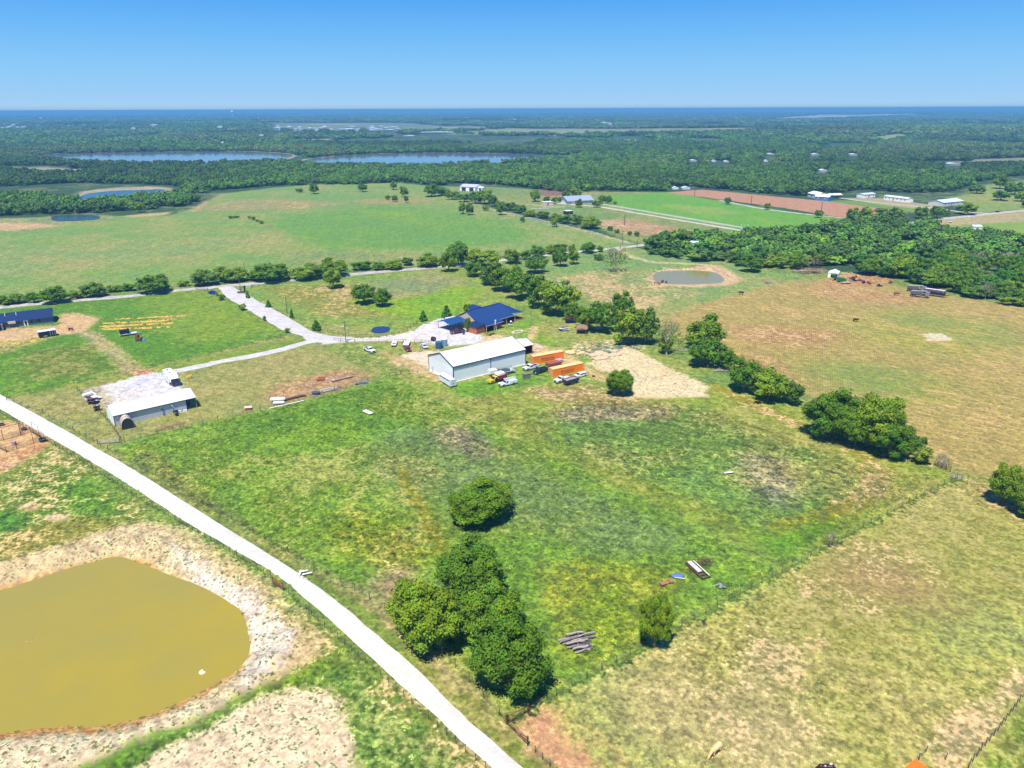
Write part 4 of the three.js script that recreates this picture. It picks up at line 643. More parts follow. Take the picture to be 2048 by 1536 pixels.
function grass(name, label, poly, n, size, high, hue, keep) {
  const P = PX(poly), xs = P.map((p) => p.x), zs = P.map((p) => p.z), spots = []; srand(n);
  for (let tries = 0; spots.length < n && tries < n * 6; tries++) { const x = rr(Math.min(...xs), Math.max(...xs)), z = rr(Math.min(...zs), Math.max(...zs)); if (!inPoly(P, x, z) || pondSpecs.some((p) => inPoly(p.poly, x, z)) || N(NA, x / 90, z / 90) + 0.8 * N(NC, x / 190, z / 190) < rr(-0.5, 0.35)) continue; const c = groundColor(x, z); if (keep && !keep(c, x, z)) continue; spots.push([x, z, c]); }
  const m = new THREE.Matrix4(), q = new THREE.Quaternion(), up = V3(0, 1, 0), cc = new THREE.Color();
  tufts.forEach((g, k) => {
    const mine = spots.filter((_, i) => i % 3 === k), o = new THREE.InstancedMesh(g, grassMat, mine.length); o.name = numbered(name); o.castShadow = o.receiveShadow = true;
    mine.forEach(([x, z, c], i) => { const s = rr(size[0], size[1]) * (R() < 0.08 ? 1.6 : 1), v = rr(1, 1.6); q.setFromAxisAngle(up, i * 2.4); o.setMatrixAt(i, m.compose(V3(x, groundH(x, z) - 0.03, z), q, V3(s, s * rr(high[0], high[1]), s))); const h = hue && R() < hue[3] ? hue : null; o.setColorAt(i, h ? cc.setRGB(lin(h[0]) * ALB * v, lin(h[1]) * ALB * v, lin(h[2]) * ALB * v) : cc.setRGB(lin(c[0]) * v, lin(c[1]) * v, lin(c[2]) * v)); });
    scene.add(tag(o, label, 'grass', null, 'stuff'));
  });
}
grass('tall_grass', 'uneven tall green grass with weeds filling the long lot', [[235, 903], [340, 866], [700, 782], [790, 756], [900, 812], [1240, 977], [1556, 1142], [1018, 1434], [890, 1296], [600, 1130], [400, 1018]], 34000, [0.4, 0.95], [0.5, 1.2], [104, 142, 44, 0.2]);
grass('meadow_grass', 'rough grass with dry patches in the lot below the sheds', [[1060, 830], [1180, 800], [1380, 806], [1620, 890], [1760, 950], [1880, 950], [1570, 1130], [1400, 1050], [1240, 965], [900, 806], [1000, 790]], 22000, [0.5, 1.1], [0.4, 1], [112, 132, 70, 0.2]);
grass('pasture_grass', 'short grazed grass of the pasture in the lower right', [[1030, 1442], [1562, 1150], [1912, 962], [2150, 1000], [2200, 1600], [1180, 1620]], 15000, [0.2, 0.5], [0.25, 0.7], [206, 200, 110, 0.35]);
grass('weeds', 'dark green weeds dotted over the sandy ground round the muddy pond', [[-100, 1180], [290, 1045], [420, 1095], [645, 1300], [710, 1380], [735, 1560], [150, 1600], [-100, 1500]], 1500, [0.18, 0.55], [0.4, 1], [92, 112, 48, 0.9], (c) => c[0] > 150);
grass('verge_grass', 'grass of the verges and the pasture above the muddy pond', [[-100, 780], [0, 828], [110, 880], [300, 995], [560, 1170], [1040, 1600], [730, 1600], [640, 1300], [290, 1040], [-100, 1120]], 15000, [0.35, 0.9], [0.35, 0.9], [104, 140, 50, 0.2], (c) => c[1] > c[0] - 6);
grass('verge_grass', 'mown grass between the white gravel road and the lot fence', [[40, 806], [240, 900], [600, 1120], [880, 1290], [1010, 1440], [1080, 1530], [1010, 1500], [740, 1255], [520, 1090], [260, 928]], 9000, [0.3, 0.7], [0.3, 0.6], [120, 150, 50, 0.3]);

// ------------------------------------------------------------------ buildings
function seat(o, a, b) {                                    // origin at the first photo point, local x towards the second
  const p = G(...a), q = G(...b); o.position.set(p.x, groundH(p.x, p.z), p.z); o.rotation.y = Math.atan2(-(q.z - p.z), q.x - p.x); return Math.hypot(q.x - p.x, q.z - p.z);
}
function tall(px, py, py2) { const p = G(px, py), d = rayDir(px, py2); return H + d.y * Math.hypot(p.x, p.z) / Math.hypot(d.x, d.z); }
function local(o, px, py) { o.updateMatrixWorld(); return o.worldToLocal(G(px, py)); }
// ribbed metal sheet in the x,y plane, facing +z: real ribs
function ribbed(w, h, pitch = 0.3, deep = 0.03) {
  const n = Math.max(2, Math.round(w / pitch)), p = w / n, pos = [], index = [];
  for (let i = 0; i <= n; i++) for (const [dx, z] of i < n ? [[0, 0], [0.7, 0], [0.78, deep], [0.92, deep]] : [[0, 0]]) { pos.push(i * p + dx * p, 0, z, i * p + dx * p, h, z); }
  for (let k = 0; k < pos.length / 6 - 1; k++) index.push(k * 2, k * 2 + 2, k * 2 + 1, k * 2 + 1, k * 2 + 2, k * 2 + 3);
  const g = new THREE.BufferGeometry(); g.setAttribute('position', new THREE.Float32BufferAttribute(pos, 3)); g.setIndex(index); const f = g.toNonIndexed(); f.computeVertexNormals(); return f;
}
function put(g, x, y, z, ry = 0, rx = 0) { if (rx) g.rotateX(rx); if (ry) g.rotateY(ry); g.translate(x, y, z); return g; }
// a roof slope from eave (x0..x1, y0, z0) up to ridge (y1, z1), ribs running up the slope
function slope(x0, x1, y0, z0, y1, z1, pitch = 0.4) {
  const len = Math.hypot(y1 - y0, z1 - z0), w = x1 - x0, near = z1 < z0, g = ribbed(w, len, pitch, 0.035), t = Math.atan2(Math.abs(z1 - z0), y1 - y0);
  const under = new THREE.BoxGeometry(w, len, 0.06); under.translate(w / 2, len / 2, -0.035); const both = merge([g, under]);
  if (near) { both.rotateX(-t); both.translate(x0, y0, z0); } else { both.rotateX(-t); both.rotateY(Math.PI); both.translate(x1, y0, z0); }
  return both;
}
function gableEnd(W, hw, hr, thick = 0.1) { return prism([[0, 0], [W, 0], [W, hw], [W / 2, hr], [0, hw]], thick); }     // in x,y; turn to face an end
const WHITE = mat([252, 252, 250], 0.45, 0, {}), whiteSteel = mat(new THREE.Color(0.8, 0.83, 0.86), 0.45), whiteRoof = mat(new THREE.Color(0.78, 0.8, 0.82), 0.38), galv = mat(new THREE.Color(0.5, 0.53, 0.58), 0.45), DARK = mat([34, 36, 44], 0.6), GLASS = mat(new THREE.Color(0.02, 0.03, 0.04), 0.08), dimMat = mat(new THREE.Color(0.03, 0.03, 0.035), 0.9), navyRoof = mat(new THREE.Color(0.012, 0.045, 0.16), 0.36), navyDark = mat(new THREE.Color(0.01, 0.03, 0.1), 0.4), wood = mat([176, 106, 66], 0.85), brick = mat([150, 96, 84], 0.95), tin = mat(new THREE.Color(0.6, 0.64, 0.7), 0.4), maroon = mat([106, 50, 60], 0.7), rubber = mat([30, 30, 32], 0.9), steelGrey = mat([150, 152, 156], 0.5, 0.3), rust = mat([134, 74, 48], 0.95), plankM = mat([196, 176, 160], 0.95), slate = mat(new THREE.Color(0.06, 0.085, 0.13), 0.7);
const ALBK = 0.6;

{ // the long white workshop
  const t = thing('metal_workshop', 'long white metal workshop with black trim beside the orange containers', 'building');
  const len = seat(t, [907.1, 764.9], [1051.2, 728.4]), W = 14.9, hw = tall(907.1, 764.9, 733.4), hr = hw + 2.7;
  const walls = mesh('wall', [put(ribbed(len / 2 - 0.1, hw - 0.9), 0, 0, 0), put(ribbed(len / 2 - 0.1, hw - 0.9), len / 2 + 0.1, 0, 0), put(ribbed(len, hw, 0.6), len, 0, -W, Math.PI), put(ribbed(W, hw), 0, 0, -W, -Math.PI / 2), put(ribbed(W, hw), len, 0, 0, Math.PI / 2), put(prism([[-W, hw], [0, hw], [-W / 2, hr]], 0.06), 0, 0, 0, -Math.PI / 2), put(prism([[-W, hw], [0, hw], [-W / 2, hr]], 0.06), len, 0, 0, Math.PI / 2).translate(0, 0, -W)].map((g) => g), whiteSteel, t);
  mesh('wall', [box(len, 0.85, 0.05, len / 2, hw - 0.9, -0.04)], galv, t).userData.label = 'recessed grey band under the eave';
  const roof = mesh('roof', [slope(-0.15, len + 0.15, hw, 0.25, hr + 0.06, -W / 2), slope(-0.15, len + 0.15, hw, -W - 0.25, hr + 0.06, -W / 2)], whiteRoof, t);
  mesh('ridge_cap', [box(len + 0.4, 0.07, 0.45, len / 2, hr + 0.06, -W / 2)], whiteRoof, roof);
  const rake = (x, z0, z1) => bar(V3(x, z0 === -W / 2 ? hr + 0.02 : hw - 0.02, z0), V3(x, z1 === -W / 2 ? hr + 0.02 : hw - 0.02, z1), 0.17, 4);
  mesh('trim', [box(len + 0.3, 0.26, 0.12, len / 2, hw - 0.16, 0.3), ...[0, len].flatMap((x) => [box(0.2, hw, 0.2, x, 0, 0.04), box(0.2, hw, 0.2, x, 0, -W - 0.04)]), box(0.18, hw - 0.1, 0.12, len / 2, 0, 0.03), rake(-0.12, -W / 2, 0.2), rake(-0.12, -W - 0.2, -W / 2), rake(len + 0.12, -W / 2, 0.2), rake(len + 0.12, -W - 0.2, -W / 2)], DARK, t);
  const door = mesh('door', [box(0.06, 2.1, 1, -0.06, 0, -W + 2.2)], tin, t); mesh('handle', [box(0.05, 0.1, 0.1, -0.12, 1, -W + 2.6)], DARK, door);
  mesh('concrete_base', [box(len + 0.4, 0.14, W + 0.4, len / 2, -0.06, -W / 2)], mat([222, 216, 206], 0.95), t);
  // the tin-roofed red shed behind it
  const s = thing('red_shed', 'maroon shed with a pale tin roof behind the white workshop', 'shed'); s.position.copy(t.localToWorld(V3(len + 0.3, 0, -W - 1))); s.rotation.y = t.rotation.y;
  const w2 = 9, d2 = 8, h2 = 3.4, r2 = 4.6;
  mesh('wall', [put(ribbed(d2, h2), 0, 0, d2, Math.PI / 2).translate(0.02, 0, 0), put(ribbed(w2, h2), w2, 0, 0, Math.PI), put(ribbed(w2 * 0.45, h2), 0, 0, d2), put(ribbed(d2, h2), w2, 0, d2, Math.PI / 2), box(0.3, h2, 0.3, w2 - 0.2, 0, d2 - 0.2), put(prism([[0, h2], [d2, h2], [d2 / 2, r2]], 0.1), w2, 0, d2, Math.PI / 2)], maroon, s);
  mesh('roof', [slope(-0.3, w2 + 0.4, h2, d2 + 0.4, r2, d2 / 2), slope(-0.3, w2 + 0.4, h2, -0.4, r2, d2 / 2)], tin, s);
  const lean = thing('lean_to_shed', 'small dark red lean-to with a post corner beside the tin-roofed shed', 'shed'); lean.position.copy(s.localToWorld(V3(w2 + 1.2, 0, 2.2))); lean.rotation.y = t.rotation.y;
  mesh('wall', [box(2.6, 2.5, 0.1, 1.3, 0, -2.4), box(0.1, 2.5, 2.6, 2.6, 0, -1.2), box(0.1, 2.5, 2.4, 0, 0, -1.2)], maroon, lean); mesh('roof', [box(3.1, 0.1, 3.2, 1.3, 2.5, -1.2, 0, 0.1)], brick, lean);
  const crate = thing('rubble_patio', 'pale broken slabs lying right of the red shed', 'slabs'); crate.position.copy(s.localToWorld(V3(w2 + 5, 0.02, 4))); crate.rotation.y = t.rotation.y; srand(31);
  for (let i = 0; i < 9; i++) mesh('slab', [box(rr(0.8, 1.8), 0.15, rr(0.7, 1.3), rr(-3, 3), rr(0, 0.1), rr(-2, 2.4), rr(0, 3))], plankM, crate);
}
{ // grey barn on the gravel pad
  const t = thing('metal_barn', 'pale metal barn with ribbed grey wall standing on the gravel pad', 'building');
  const len = seat(t, [231.1, 853.5], [374.2, 819.8]), far = local(t, 217.2, 833), W = Math.max(8.6, Math.abs(far.z)), hw = tall(231.1, 853.5, 830.8), hr = hw + 1.5, rl = len + 3;
  mesh('wall', [put(ribbed(len, hw, 0.42, 0.05), 0, 0, 0), put(ribbed(len, hw, 0.42), len, 0, -W, Math.PI), put(ribbed(W, hw, 0.42), len, 0, 0, Math.PI / 2), put(prism([[0, hw], [W, hw], [W / 2, hr]], 0.06), len, 0, 0, Math.PI / 2)], galv, t);
  mesh('wall', [put(ribbed(W, hw, 0.5), 0, 0, -W, -Math.PI / 2), put(prism([[0, hw], [W, hw], [W / 2, hr]], 0.06), 0, 0, 0, Math.PI / 2)], whiteSteel, t).userData.label = 'white gable wall';
  mesh('roof', [slope(-0.2, rl, hw, 0.35, hr + 0.05, -W / 2), slope(-0.2, rl, hw, -W - 0.35, hr + 0.05, -W / 2)], mat(new THREE.Color(0.6, 0.65, 0.7), 0.42), t);
  mesh('trim', [box(rl + 0.2, 0.22, 0.1, rl / 2 - 0.1, hw - 0.2, 0.36), box(0.14, hw, 0.14, 0, 0, 0.03)], DARK, t);
  for (const z of [-0.1, -W + 0.1]) mesh('post', [box(0.18, hw, 0.18, rl - 0.2, 0, z)], steelGrey, t);
  mesh('flue_pipe', [bar(V3(len * 0.79, hw - 0.7, 0.1), V3(len * 0.79, hw - 0.7, 0.5), 0.16, 8), bar(V3(len * 0.79, hw - 0.7, 0.5), V3(len * 0.835, 1, 0.5), 0.13, 8), bar(V3(len * 0.835, 1.1, 0.5), V3(len * 0.81, 0.5, 0.5), 0.13, 8)], tin, t);
  mesh('vent', [box(0.5, 0.5, 0.3, len * 0.66, 1.6, 0.1), box(0.3, 0.7, 0.3, len * 0.665, 0, 0.25)], slate, t);
  const put2 = (name, label, cat, lx, lz, build) => { const o = thing(name, label, cat); o.position.copy(t.localToWorld(V3(lx, 0, lz))); o.rotation.y = t.rotation.y; build(o); return o; };
  put2('smoker_grill', 'black barrel grill standing against the barn wall', 'grill', len * 0.82, 1.1, (o) => { mesh('barrel', [new THREE.CylinderGeometry(0.35, 0.35, 1.3, 12).rotateZ(Math.PI / 2).translate(0, 0.85, 0)], DARK, o); for (const x of [-0.5, 0.5]) mesh('leg', [box(0.06, 0.6, 0.5, x, 0, 0)], rubber, o); });
  put2('white_crate', 'small white crate in the row along the barn foot, right of the grill', 'crate', len * 0.88, 0.8, (o) => { mesh('box', [box(0.8, 0.6, 0.6)], WHITE, o); mesh('lid', [box(0.84, 0.07, 0.64, 0, 0.6, 0)], tin, o); });
  put2('white_crate', 'small white crate at the right end of the barn wall', 'crate', len * 0.96, 0.9, (o) => { mesh('box', [box(0.9, 0.5, 0.6)], WHITE, o); mesh('lid', [box(0.94, 0.07, 0.64, 0, 0.5, 0)], tin, o); });
  put2('black_tub', 'black tub lying in the grass before the barn', 'tub', len * 0.815, 2.6, (o) => { mesh('rim', [new THREE.TorusGeometry(0.45, 0.07, 6, 14).rotateX(Math.PI / 2).translate(0, 0.35, 0)], rubber, o); mesh('wall', [new THREE.CylinderGeometry(0.46, 0.38, 0.35, 14, 1, true).translate(0, 0.18, 0)], mat([30, 30, 32], 0.9, 0, { side: THREE.DoubleSide }), o); });
  put2('stored_junk', 'dim stored boxes under the open end bay of the barn', 'junk', len + 1.5, -2.5, (o) => { for (let i = 0; i < 3; i++) mesh('box', [box(0.9, 0.7 + 0.3 * i, 1.2, i * 0.5 - 0.6, 0, -i * 1.5)], slate, o); });
}
{ // hoop shelter with a black mesh front
  const t = thing('hoop_shelter', 'round-topped shelter with black tarp front and tan cover beside the barn', 'shelter'); const w = seat(t, [245.2, 860.6], [269.2, 855.4]), h = 3.1, D = 5;
  const arch = (r, n = 14) => Array.from({ length: n + 1 }, (_, i) => { const a = Math.PI * (1 - i / n); return [w / 2 + Math.cos(a) * r, Math.max(0, Math.sin(a)) ** 0.75 * (h - (w / 2 - r))]; });
  mesh('front_tarp', [prism([[w, 0], [0, 0], ...arch(w / 2)].slice(1), 0.08, -0.1)], mat(new THREE.Color(0.02, 0.025, 0.03), 0.55), t);
  const shell = (x0, x1, z) => { const A = arch(w / 2 + 0.06), pos = []; for (let i = 0; i < A.length - 1; i++) { const [a, b] = [A[i], A[i + 1]]; for (const p of [[a, x0], [b, x0], [b, x1], [a, x0], [b, x1], [a, x1]]) pos.push(p[0][0], p[0][1], p[1]); } const g = new THREE.BufferGeometry(); g.setAttribute('position', new THREE.Float32BufferAttribute(pos, 3)); g.computeVertexNormals(); return g; };
  mesh('cover', [shell(-D, -0.05)], mat([190, 172, 150], 0.9, 0, { side: THREE.DoubleSide }), t);
  for (let i = 0; i < 4; i++) mesh('hoop', [new THREE.TubeGeometry(new THREE.CatmullRomCurve3(arch(w / 2 + 0.1).map(([x, y]) => V3(x, y, -i * D / 3))), 20, 0.05, 5)], steelGrey, t);
  const c = thing('folded_chairs', 'heap of reddish folded chairs on the shelter side towards the barn', 'chairs'); c.position.copy(t.localToWorld(V3(-0.2, 0, -D - 0.8))); c.rotation.y = t.rotation.y; srand(8);
  for (let i = 0; i < 6; i++) mesh('chair', [box(0.9, 0.08, 1, rr(-0.4, 1.4), 0.3 + i * 0.4, rr(-0.6, 0.6), rr(0, 3), rr(-0.6, 0.6))], mat([206, 132, 122], 0.8), c);
}
{ // the blue-roofed house
  const t = thing('ranch_house', 'ranch house with a dark blue metal roof, stone gable and wrap-round porch', 'house'); const len = seat(t, [971.7, 665.5], [1056.6, 640.9]); // about 25 m
  const E = 3.3, RZ = -11, RH = 6.6;
  mesh('wall', [box(17, 3.2, 0.2, 9, 0, -5.6), box(17, 3.2, 0.2, 9, 0, -16.6), box(0.2, 3.2, 11, 17.4, 0, -11)], brick, t);
  mesh('stone_gable', [put(prism([[0, 0], [11.4, 0], [11.4, 3.2], [5.7, RH - 0.2], [0, 3.2]], 0.25), 0.4, 0, -5.3, Math.PI / 2)], mat([202, 180, 166], 0.95), t);
  mesh('wall', [box(4.6, 2.6, 0.2, 6.9, 0, -0.6), box(0.2, 2.6, 4.6, 9.1, 0, -3), box(0.2, 2.7, 5, 0.1, 0, -3)], brick, t).userData.label = 'brick wall of the lower front room';
  for (const [x, w, y] of [[3, 1.4, 1], [11, 1.6, 1], [14, 1.8, 0.1]]) { const f = mesh('window', [box(w, 1.3, 0.08, x, y, -5.46)], WHITE, t); mesh('pane', [box(w - 0.2, 1.1, 0.04, x, y + 0.1, -5.4)], GLASS, f); }
  const roof = mesh('roof', [slope(0, 19, E, -4.2, RH, RZ), slope(0, 19, E, -17.4, RH, RZ), slope(0, 9.6, 2.7, 0.4, E + 0.02, -4.15), (() => { const g = new THREE.BufferGeometry(); const tri = [[19, RH, RZ], [25.2, 2.8, -3.2], [25.2, 2.8, -18], [19, RH, RZ], [19, E, -4.2], [25.2, 2.8, -3.2], [19, RH, RZ], [25.2, 2.8, -18], [19, E, -17.4]]; g.setAttribute('position', new THREE.Float32BufferAttribute(tri.flat(), 3)); g.computeVertexNormals(); return g; })(), slope(9.6, 19, 2.8, -2.6, E + 0.02, -4.15)], mat(new THREE.Color(0.012, 0.045, 0.16), 0.36, 0, { side: THREE.DoubleSide }), t);
  mesh('dormer', [prism([[6.4, E], [11.6, E], [9, RH + 0.25]], 5.6, -17.4), ], navyRoof, roof);
  mesh('ridge_cap', [box(19, 0.06, 0.4, 9.5, RH + 0.05, RZ)], navyDark, roof);
  mesh('eave_trim', [box(9.8, 0.16, 0.08, 4.8, 2.55, 0.42), box(9.4, 0.16, 0.08, 14.3, 2.68, -2.58), box(6.2, 0.14, 0.08, 22.1, 2.68, -3.1)], mat([196, 186, 190], 0.7), roof);
  for (const [x, z] of [[25, -3.3], [25, -8], [25, -13], [25, -17.8], [19.4, -2.8], [14.5, -2.8], [10.2, -2.8], [0.2, 0.2], [4.5, 0.2]]) mesh('post', [box(0.16, 2.75, 0.16, x, 0, z)], mat([206, 196, 180], 0.8), t);
  mesh('porch_floor', [box(6.4, 0.12, 15, 22, 0, -10.6), box(10, 0.12, 2.6, 14.4, 0, -4)], mat([122, 70, 66], 0.9), t);
  const ch = mesh('flue_pipe', [bar(V3(4.6, 2.6, 0.7), V3(4.6, 4.2, 0.7), 0.28, 8), bar(V3(4.6, 4, 0.7), V3(5, 0, 0.9), 0.13, 6)], tin, t); mesh('cap', [new THREE.CylinderGeometry(0.36, 0.3, 0.2, 8).translate(4.6, 4.2, 0.7)], WHITE, ch);
  const cp = mesh('carport_roof', [slope(-9, 1.2, 2.9, -10.6, 3.7, -14.6), slope(-9, 1.2, 2.9, -18.6, 3.7, -14.6)], mat(new THREE.Color(0.014, 0.07, 0.2), 0.36), t);
  for (const [x, z] of [[-8.6, -10.9], [-8.6, -18.3], [-4, -10.9], [-4, -18.3]]) mesh('post', [box(0.14, 2.9, 0.14, x, 0, z)], DARK, cp);
  const cab = thing('log_cabin', 'small orange-brown timber cabin with dark roof at the corner of the house', 'cabin'); cab.position.copy(t.localToWorld(V3(-4.2, 0, -6.2))); cab.rotation.y = t.rotation.y;
  mesh('wall', [box(4, 2.7, 5.4, 2, 0, 2.7)], wood, cab); for (let i = 0; i < 9; i++) mesh('log', [bar(V3(-0.02, 0.15 + i * 0.29, 5.44), V3(4.02, 0.15 + i * 0.29, 5.44), 0.12, 6)], wood, cab);
  mesh('roof', [prism([[-0.3, 2.7], [4.2, 2.7], [4.2, 3.4], [3.9, 3.6]], 6, -0.3)], navyDark, cab);
  const at = (name, label, cat, lx, lz, build, ry = 0) => { const o = thing(name, label, cat); o.position.copy(t.localToWorld(V3(lx, 0, lz))); o.rotation.y = t.rotation.y + ry; build(o); return o; };
  at('trash_bin', 'dark wheeled bin standing before the timber cabin', 'bin', -7.5, -4.6, (o) => { mesh('body', [new THREE.CylinderGeometry(0.45, 0.36, 1.2, 4).rotateY(Math.PI / 4).translate(0, 0.62, 0)], slate, o); mesh('lid', [box(0.75, 0.1, 0.8, 0, 1.22, 0)], rubber, o); for (const z of [-0.25, 0.25]) mesh('wheel', [new THREE.CylinderGeometry(0.12, 0.12, 0.08, 10).rotateX(Math.PI / 2).translate(-0.3, 0.12, z)], rubber, o); });
  at('stock_tank', 'round steel tank on the lawn before the porch', 'tank', 12.6, 1.2, (o) => { mesh('wall', [new THREE.CylinderGeometry(0.8, 0.8, 0.9, 18).translate(0, 0.45, 0)], steelGrey, o); mesh('rim', [new THREE.TorusGeometry(0.8, 0.06, 6, 18).rotateX(Math.PI / 2).translate(0, 0.9, 0)], tin, o); });
  at('grill', 'small pale grill on the porch edge', 'grill', 16, -1.8, (o) => { mesh('hood', [new THREE.SphereGeometry(0.4, 10, 6).translate(0, 0.9, 0)], WHITE, o); mesh('stand', [box(0.5, 0.6, 0.5)], rubber, o); });
  at('stone_ring', 'ring of pale stones and slabs on the lawn between house and workshop', 'stones', 9, 8.6, (o) => { srand(4); for (let i = 0; i < 14; i++) { const a = i / 14 * 6.28; mesh('stone', [new THREE.DodecahedronGeometry(rr(0.35, 0.6)).scale(1.3, 0.6, 1).translate(Math.cos(a) * 2.4, 0.15, Math.sin(a) * 1.5)], plankM, o); } });
  at('garden_bed', 'long dark planter trough on the bare ground by the cabin', 'planter', -0.4, 3.6, (o) => { mesh('trough', [box(3.4, 0.35, 0.9)], rust, o); mesh('soil', [box(3.2, 0.06, 0.7, 0, 0.34, 0)], dimMat, o); }, 0.2);
}
{ // dark house at the left edge
  const t = thing('dark_house', 'long house with navy roof and grey-blue wall cut by the left edge', 'house'); const len = seat(t, [-70, 666.6], [106.9, 645]), D = 10.5, hw = tall(106.9, 645, 633.4), hr = hw + 2.6;
  mesh('wall', [box(len, hw, D, len / 2, 0, -D / 2)], mat(new THREE.Color(0.1, 0.14, 0.22), 0.7), t);
  mesh('gable', [put(prism([[0, hw], [D, hw], [D / 2, hr]], 0.12), len - 0.05, 0, 0, Math.PI / 2)], DARK, t);
  const r = mesh('roof', [slope(-0.4, len + 0.5, hw, 0.5, hr + 0.05, -D / 2), slope(-0.4, len + 0.5, hw, -D - 0.5, hr + 0.05, -D / 2)], navyDark, t);
  const lx = (px, py) => local(t, px, py).x;
  for (const px of [36.8, 15]) mesh('roof_vent', [bar(V3(lx(px, 655), hr - 0.9, -D / 2 + 2), V3(lx(px, 655), hr + 0.3, -D / 2 + 2), 0.22, 8)], tin, r);
  const door = mesh('door', [box(1.5, 2.3, 0.12, lx(53.3, 650), 0, 0.05)], WHITE, t); mesh('pane', [box(0.7, 1.7, 0.05, lx(53.3, 650), 0.3, 0.13)], dimMat, door);
  for (const px of [38, 64, 80]) { const f = mesh('window', [box(0.9, 1.1, 0.08, lx(px, 650), 1, 0.03)], DARK, t); mesh('pane', [box(0.7, 0.9, 0.04, lx(px, 650), 1.1, 0.08)], GLASS, f); }
  mesh('wall', [box(2.6, 0.9, 0.5, lx(26, 655), 1.7, 0.4)], mat([214, 196, 160], 0.9), t).userData.label = 'tan air conditioner box high on the wall';
  mesh('porch_post', [box(0.5, hw + 0.2, 0.5, lx(6.5, 659), 0, 3)], plankM, t);
  mesh('porch_roof', [box(lx(7.2, 659) + 2, 0.18, 4.2, lx(7.2, 659) / 2 - 1, hw, 1.9, 0, 0.1)], navyDark, t);
}
function smallHouse(name, label, a, b, depth, hw, rise, wm, rm, o = {}) {
  const t = thing(name, label, o.cat || 'house', o.group); const len = seat(t, a, b), x = o.over ?? 0.4;
  mesh('wall', [box(len, hw, depth, len / 2, 0, -depth / 2), ...(rise > 0 ? [put(prism([[0, hw], [depth, hw], [depth / 2, hw + rise]], 0.1), len - 0.06, 0, 0, Math.PI / 2), put(prism([[0, hw], [depth, hw], [depth / 2, hw + rise]], 0.1), 0.06, 0, 0, Math.PI / 2)] : [])], wm, t);
  mesh('roof', rise > 0 ? [slope(-x, len + x, hw, x, hw + rise, -depth / 2, 1), slope(-x, len + x, hw, -depth - x, hw + rise, -depth / 2, 1)] : [box(len + x, 0.16, depth + x, len / 2, hw, -depth / 2)], rm, t);
  const n = o.win ?? Math.max(1, Math.floor(len / 5));
  for (let i = 0; i < n; i++) { const wx = (i + 0.5) / n * len, f = mesh(o.bay ? 'bay_opening' : 'window', [box(o.bay || 1.3, o.bay ? hw * 0.8 : 1.2, 0.1, wx, o.bay ? 0 : hw * 0.4, 0.02)], o.bay ? dimMat : WHITE, t); if (!o.bay) mesh('pane', [box(1, 0.9, 0.05, wx, hw * 0.4 + 0.15, 0.08)], GLASS, f); }
  if (!o.bay) mesh('door', [box(1, 2.1, 0.1, len * 0.42, 0, 0.03)], mat([120, 90, 70], 0.8), t);
  return t;
}
smallHouse('farmhouse', 'farmhouse with grey metal hip roof among orchard trees by the white-fenced lane', [1136, 410], [1186, 407.5], 18, 3.4, 3.6, mat([226, 222, 214], 0.8), mat(new THREE.Color(0.32, 0.36, 0.46), 0.45), { over: 1 });
smallHouse('machine_shed', 'small open machine shed with white roof below the farm lane', [1133, 429.5], [1146, 428.5], 5, 2.8, 0, DARK, whiteRoof, { cat: 'shed', bay: 3, win: 1 });
smallHouse('pink_shed', 'pinkish shed beside parked cars left of the grey-roofed farmhouse', [1088, 411.5], [1106, 410.5], 6, 3, 0, mat([226, 190, 180], 0.8), whiteRoof, { cat: 'shed' });
smallHouse('hay_barn', 'white barn with open black side at the edge of the woods', [920, 381.5], [950.5, 383], 16, 4.4, 2.2, WHITE, mat(new THREE.Color(0.5, 0.5, 0.66), 0.5), { cat: 'barn', bay: 5, win: 2 });
smallHouse('white_shed', 'small white shed right of the white barn at the wood edge', [955.5, 382], [965, 382.5], 7, 3.4, 1, WHITE, whiteRoof, { cat: 'shed', bay: 2.5, win: 1 });
smallHouse('blue_house', 'blue-walled house with white roof beyond the tilled field', [1629, 400.5], [1657, 402.5], 12, 3.6, 2.2, mat([60, 128, 186], 0.7), whiteRoof);
smallHouse('white_house', 'white-roofed house part attached left of the blue-walled house', [1615, 393.5], [1632, 397], 12, 3.6, 2, mat([220, 226, 232], 0.7), whiteRoof);
smallHouse('carport', 'dark carport with pale roof right of the blue-walled house', [1660, 396.5], [1684, 396], 9, 2.8, 1.2, DARK, whiteRoof, { cat: 'carport', bay: 4, win: 2 });
smallHouse('mobile_home', 'white mobile home end-on beside the lane, left of the long one', [1727, 396.5], [1750, 394.5], 8, 3.4, 0.9, WHITE, tin);
smallHouse('mobile_home', 'long white mobile home with a row of windows beyond the lane', [1767, 399], [1813, 405], 8, 3.4, 0.8, WHITE, whiteRoof, { win: 6 });
smallHouse('low_house', 'low house with blue-white roof beside the dark round tree on the right', [1886, 413], [1926, 409], 14, 3.2, 1.8, mat([210, 206, 206], 0.8), mat(new THREE.Color(0.55, 0.66, 0.85), 0.45));
smallHouse('hidden_shed', 'pale blue-grey shed half hidden in the front of the wood by the upper pond', [1380, 496], [1394, 497], 5, 3.4, 0.8, mat([196, 206, 222], 0.6), mat(new THREE.Color(0.6, 0.68, 0.8), 0.5), { cat: 'shed' });
smallHouse('white_shed', 'white shed glimpsed between trees at the upper right of the wood', [1946, 462], [1962, 462], 5, 3.2, 0.8, WHITE, whiteRoof, { cat: 'shed' });
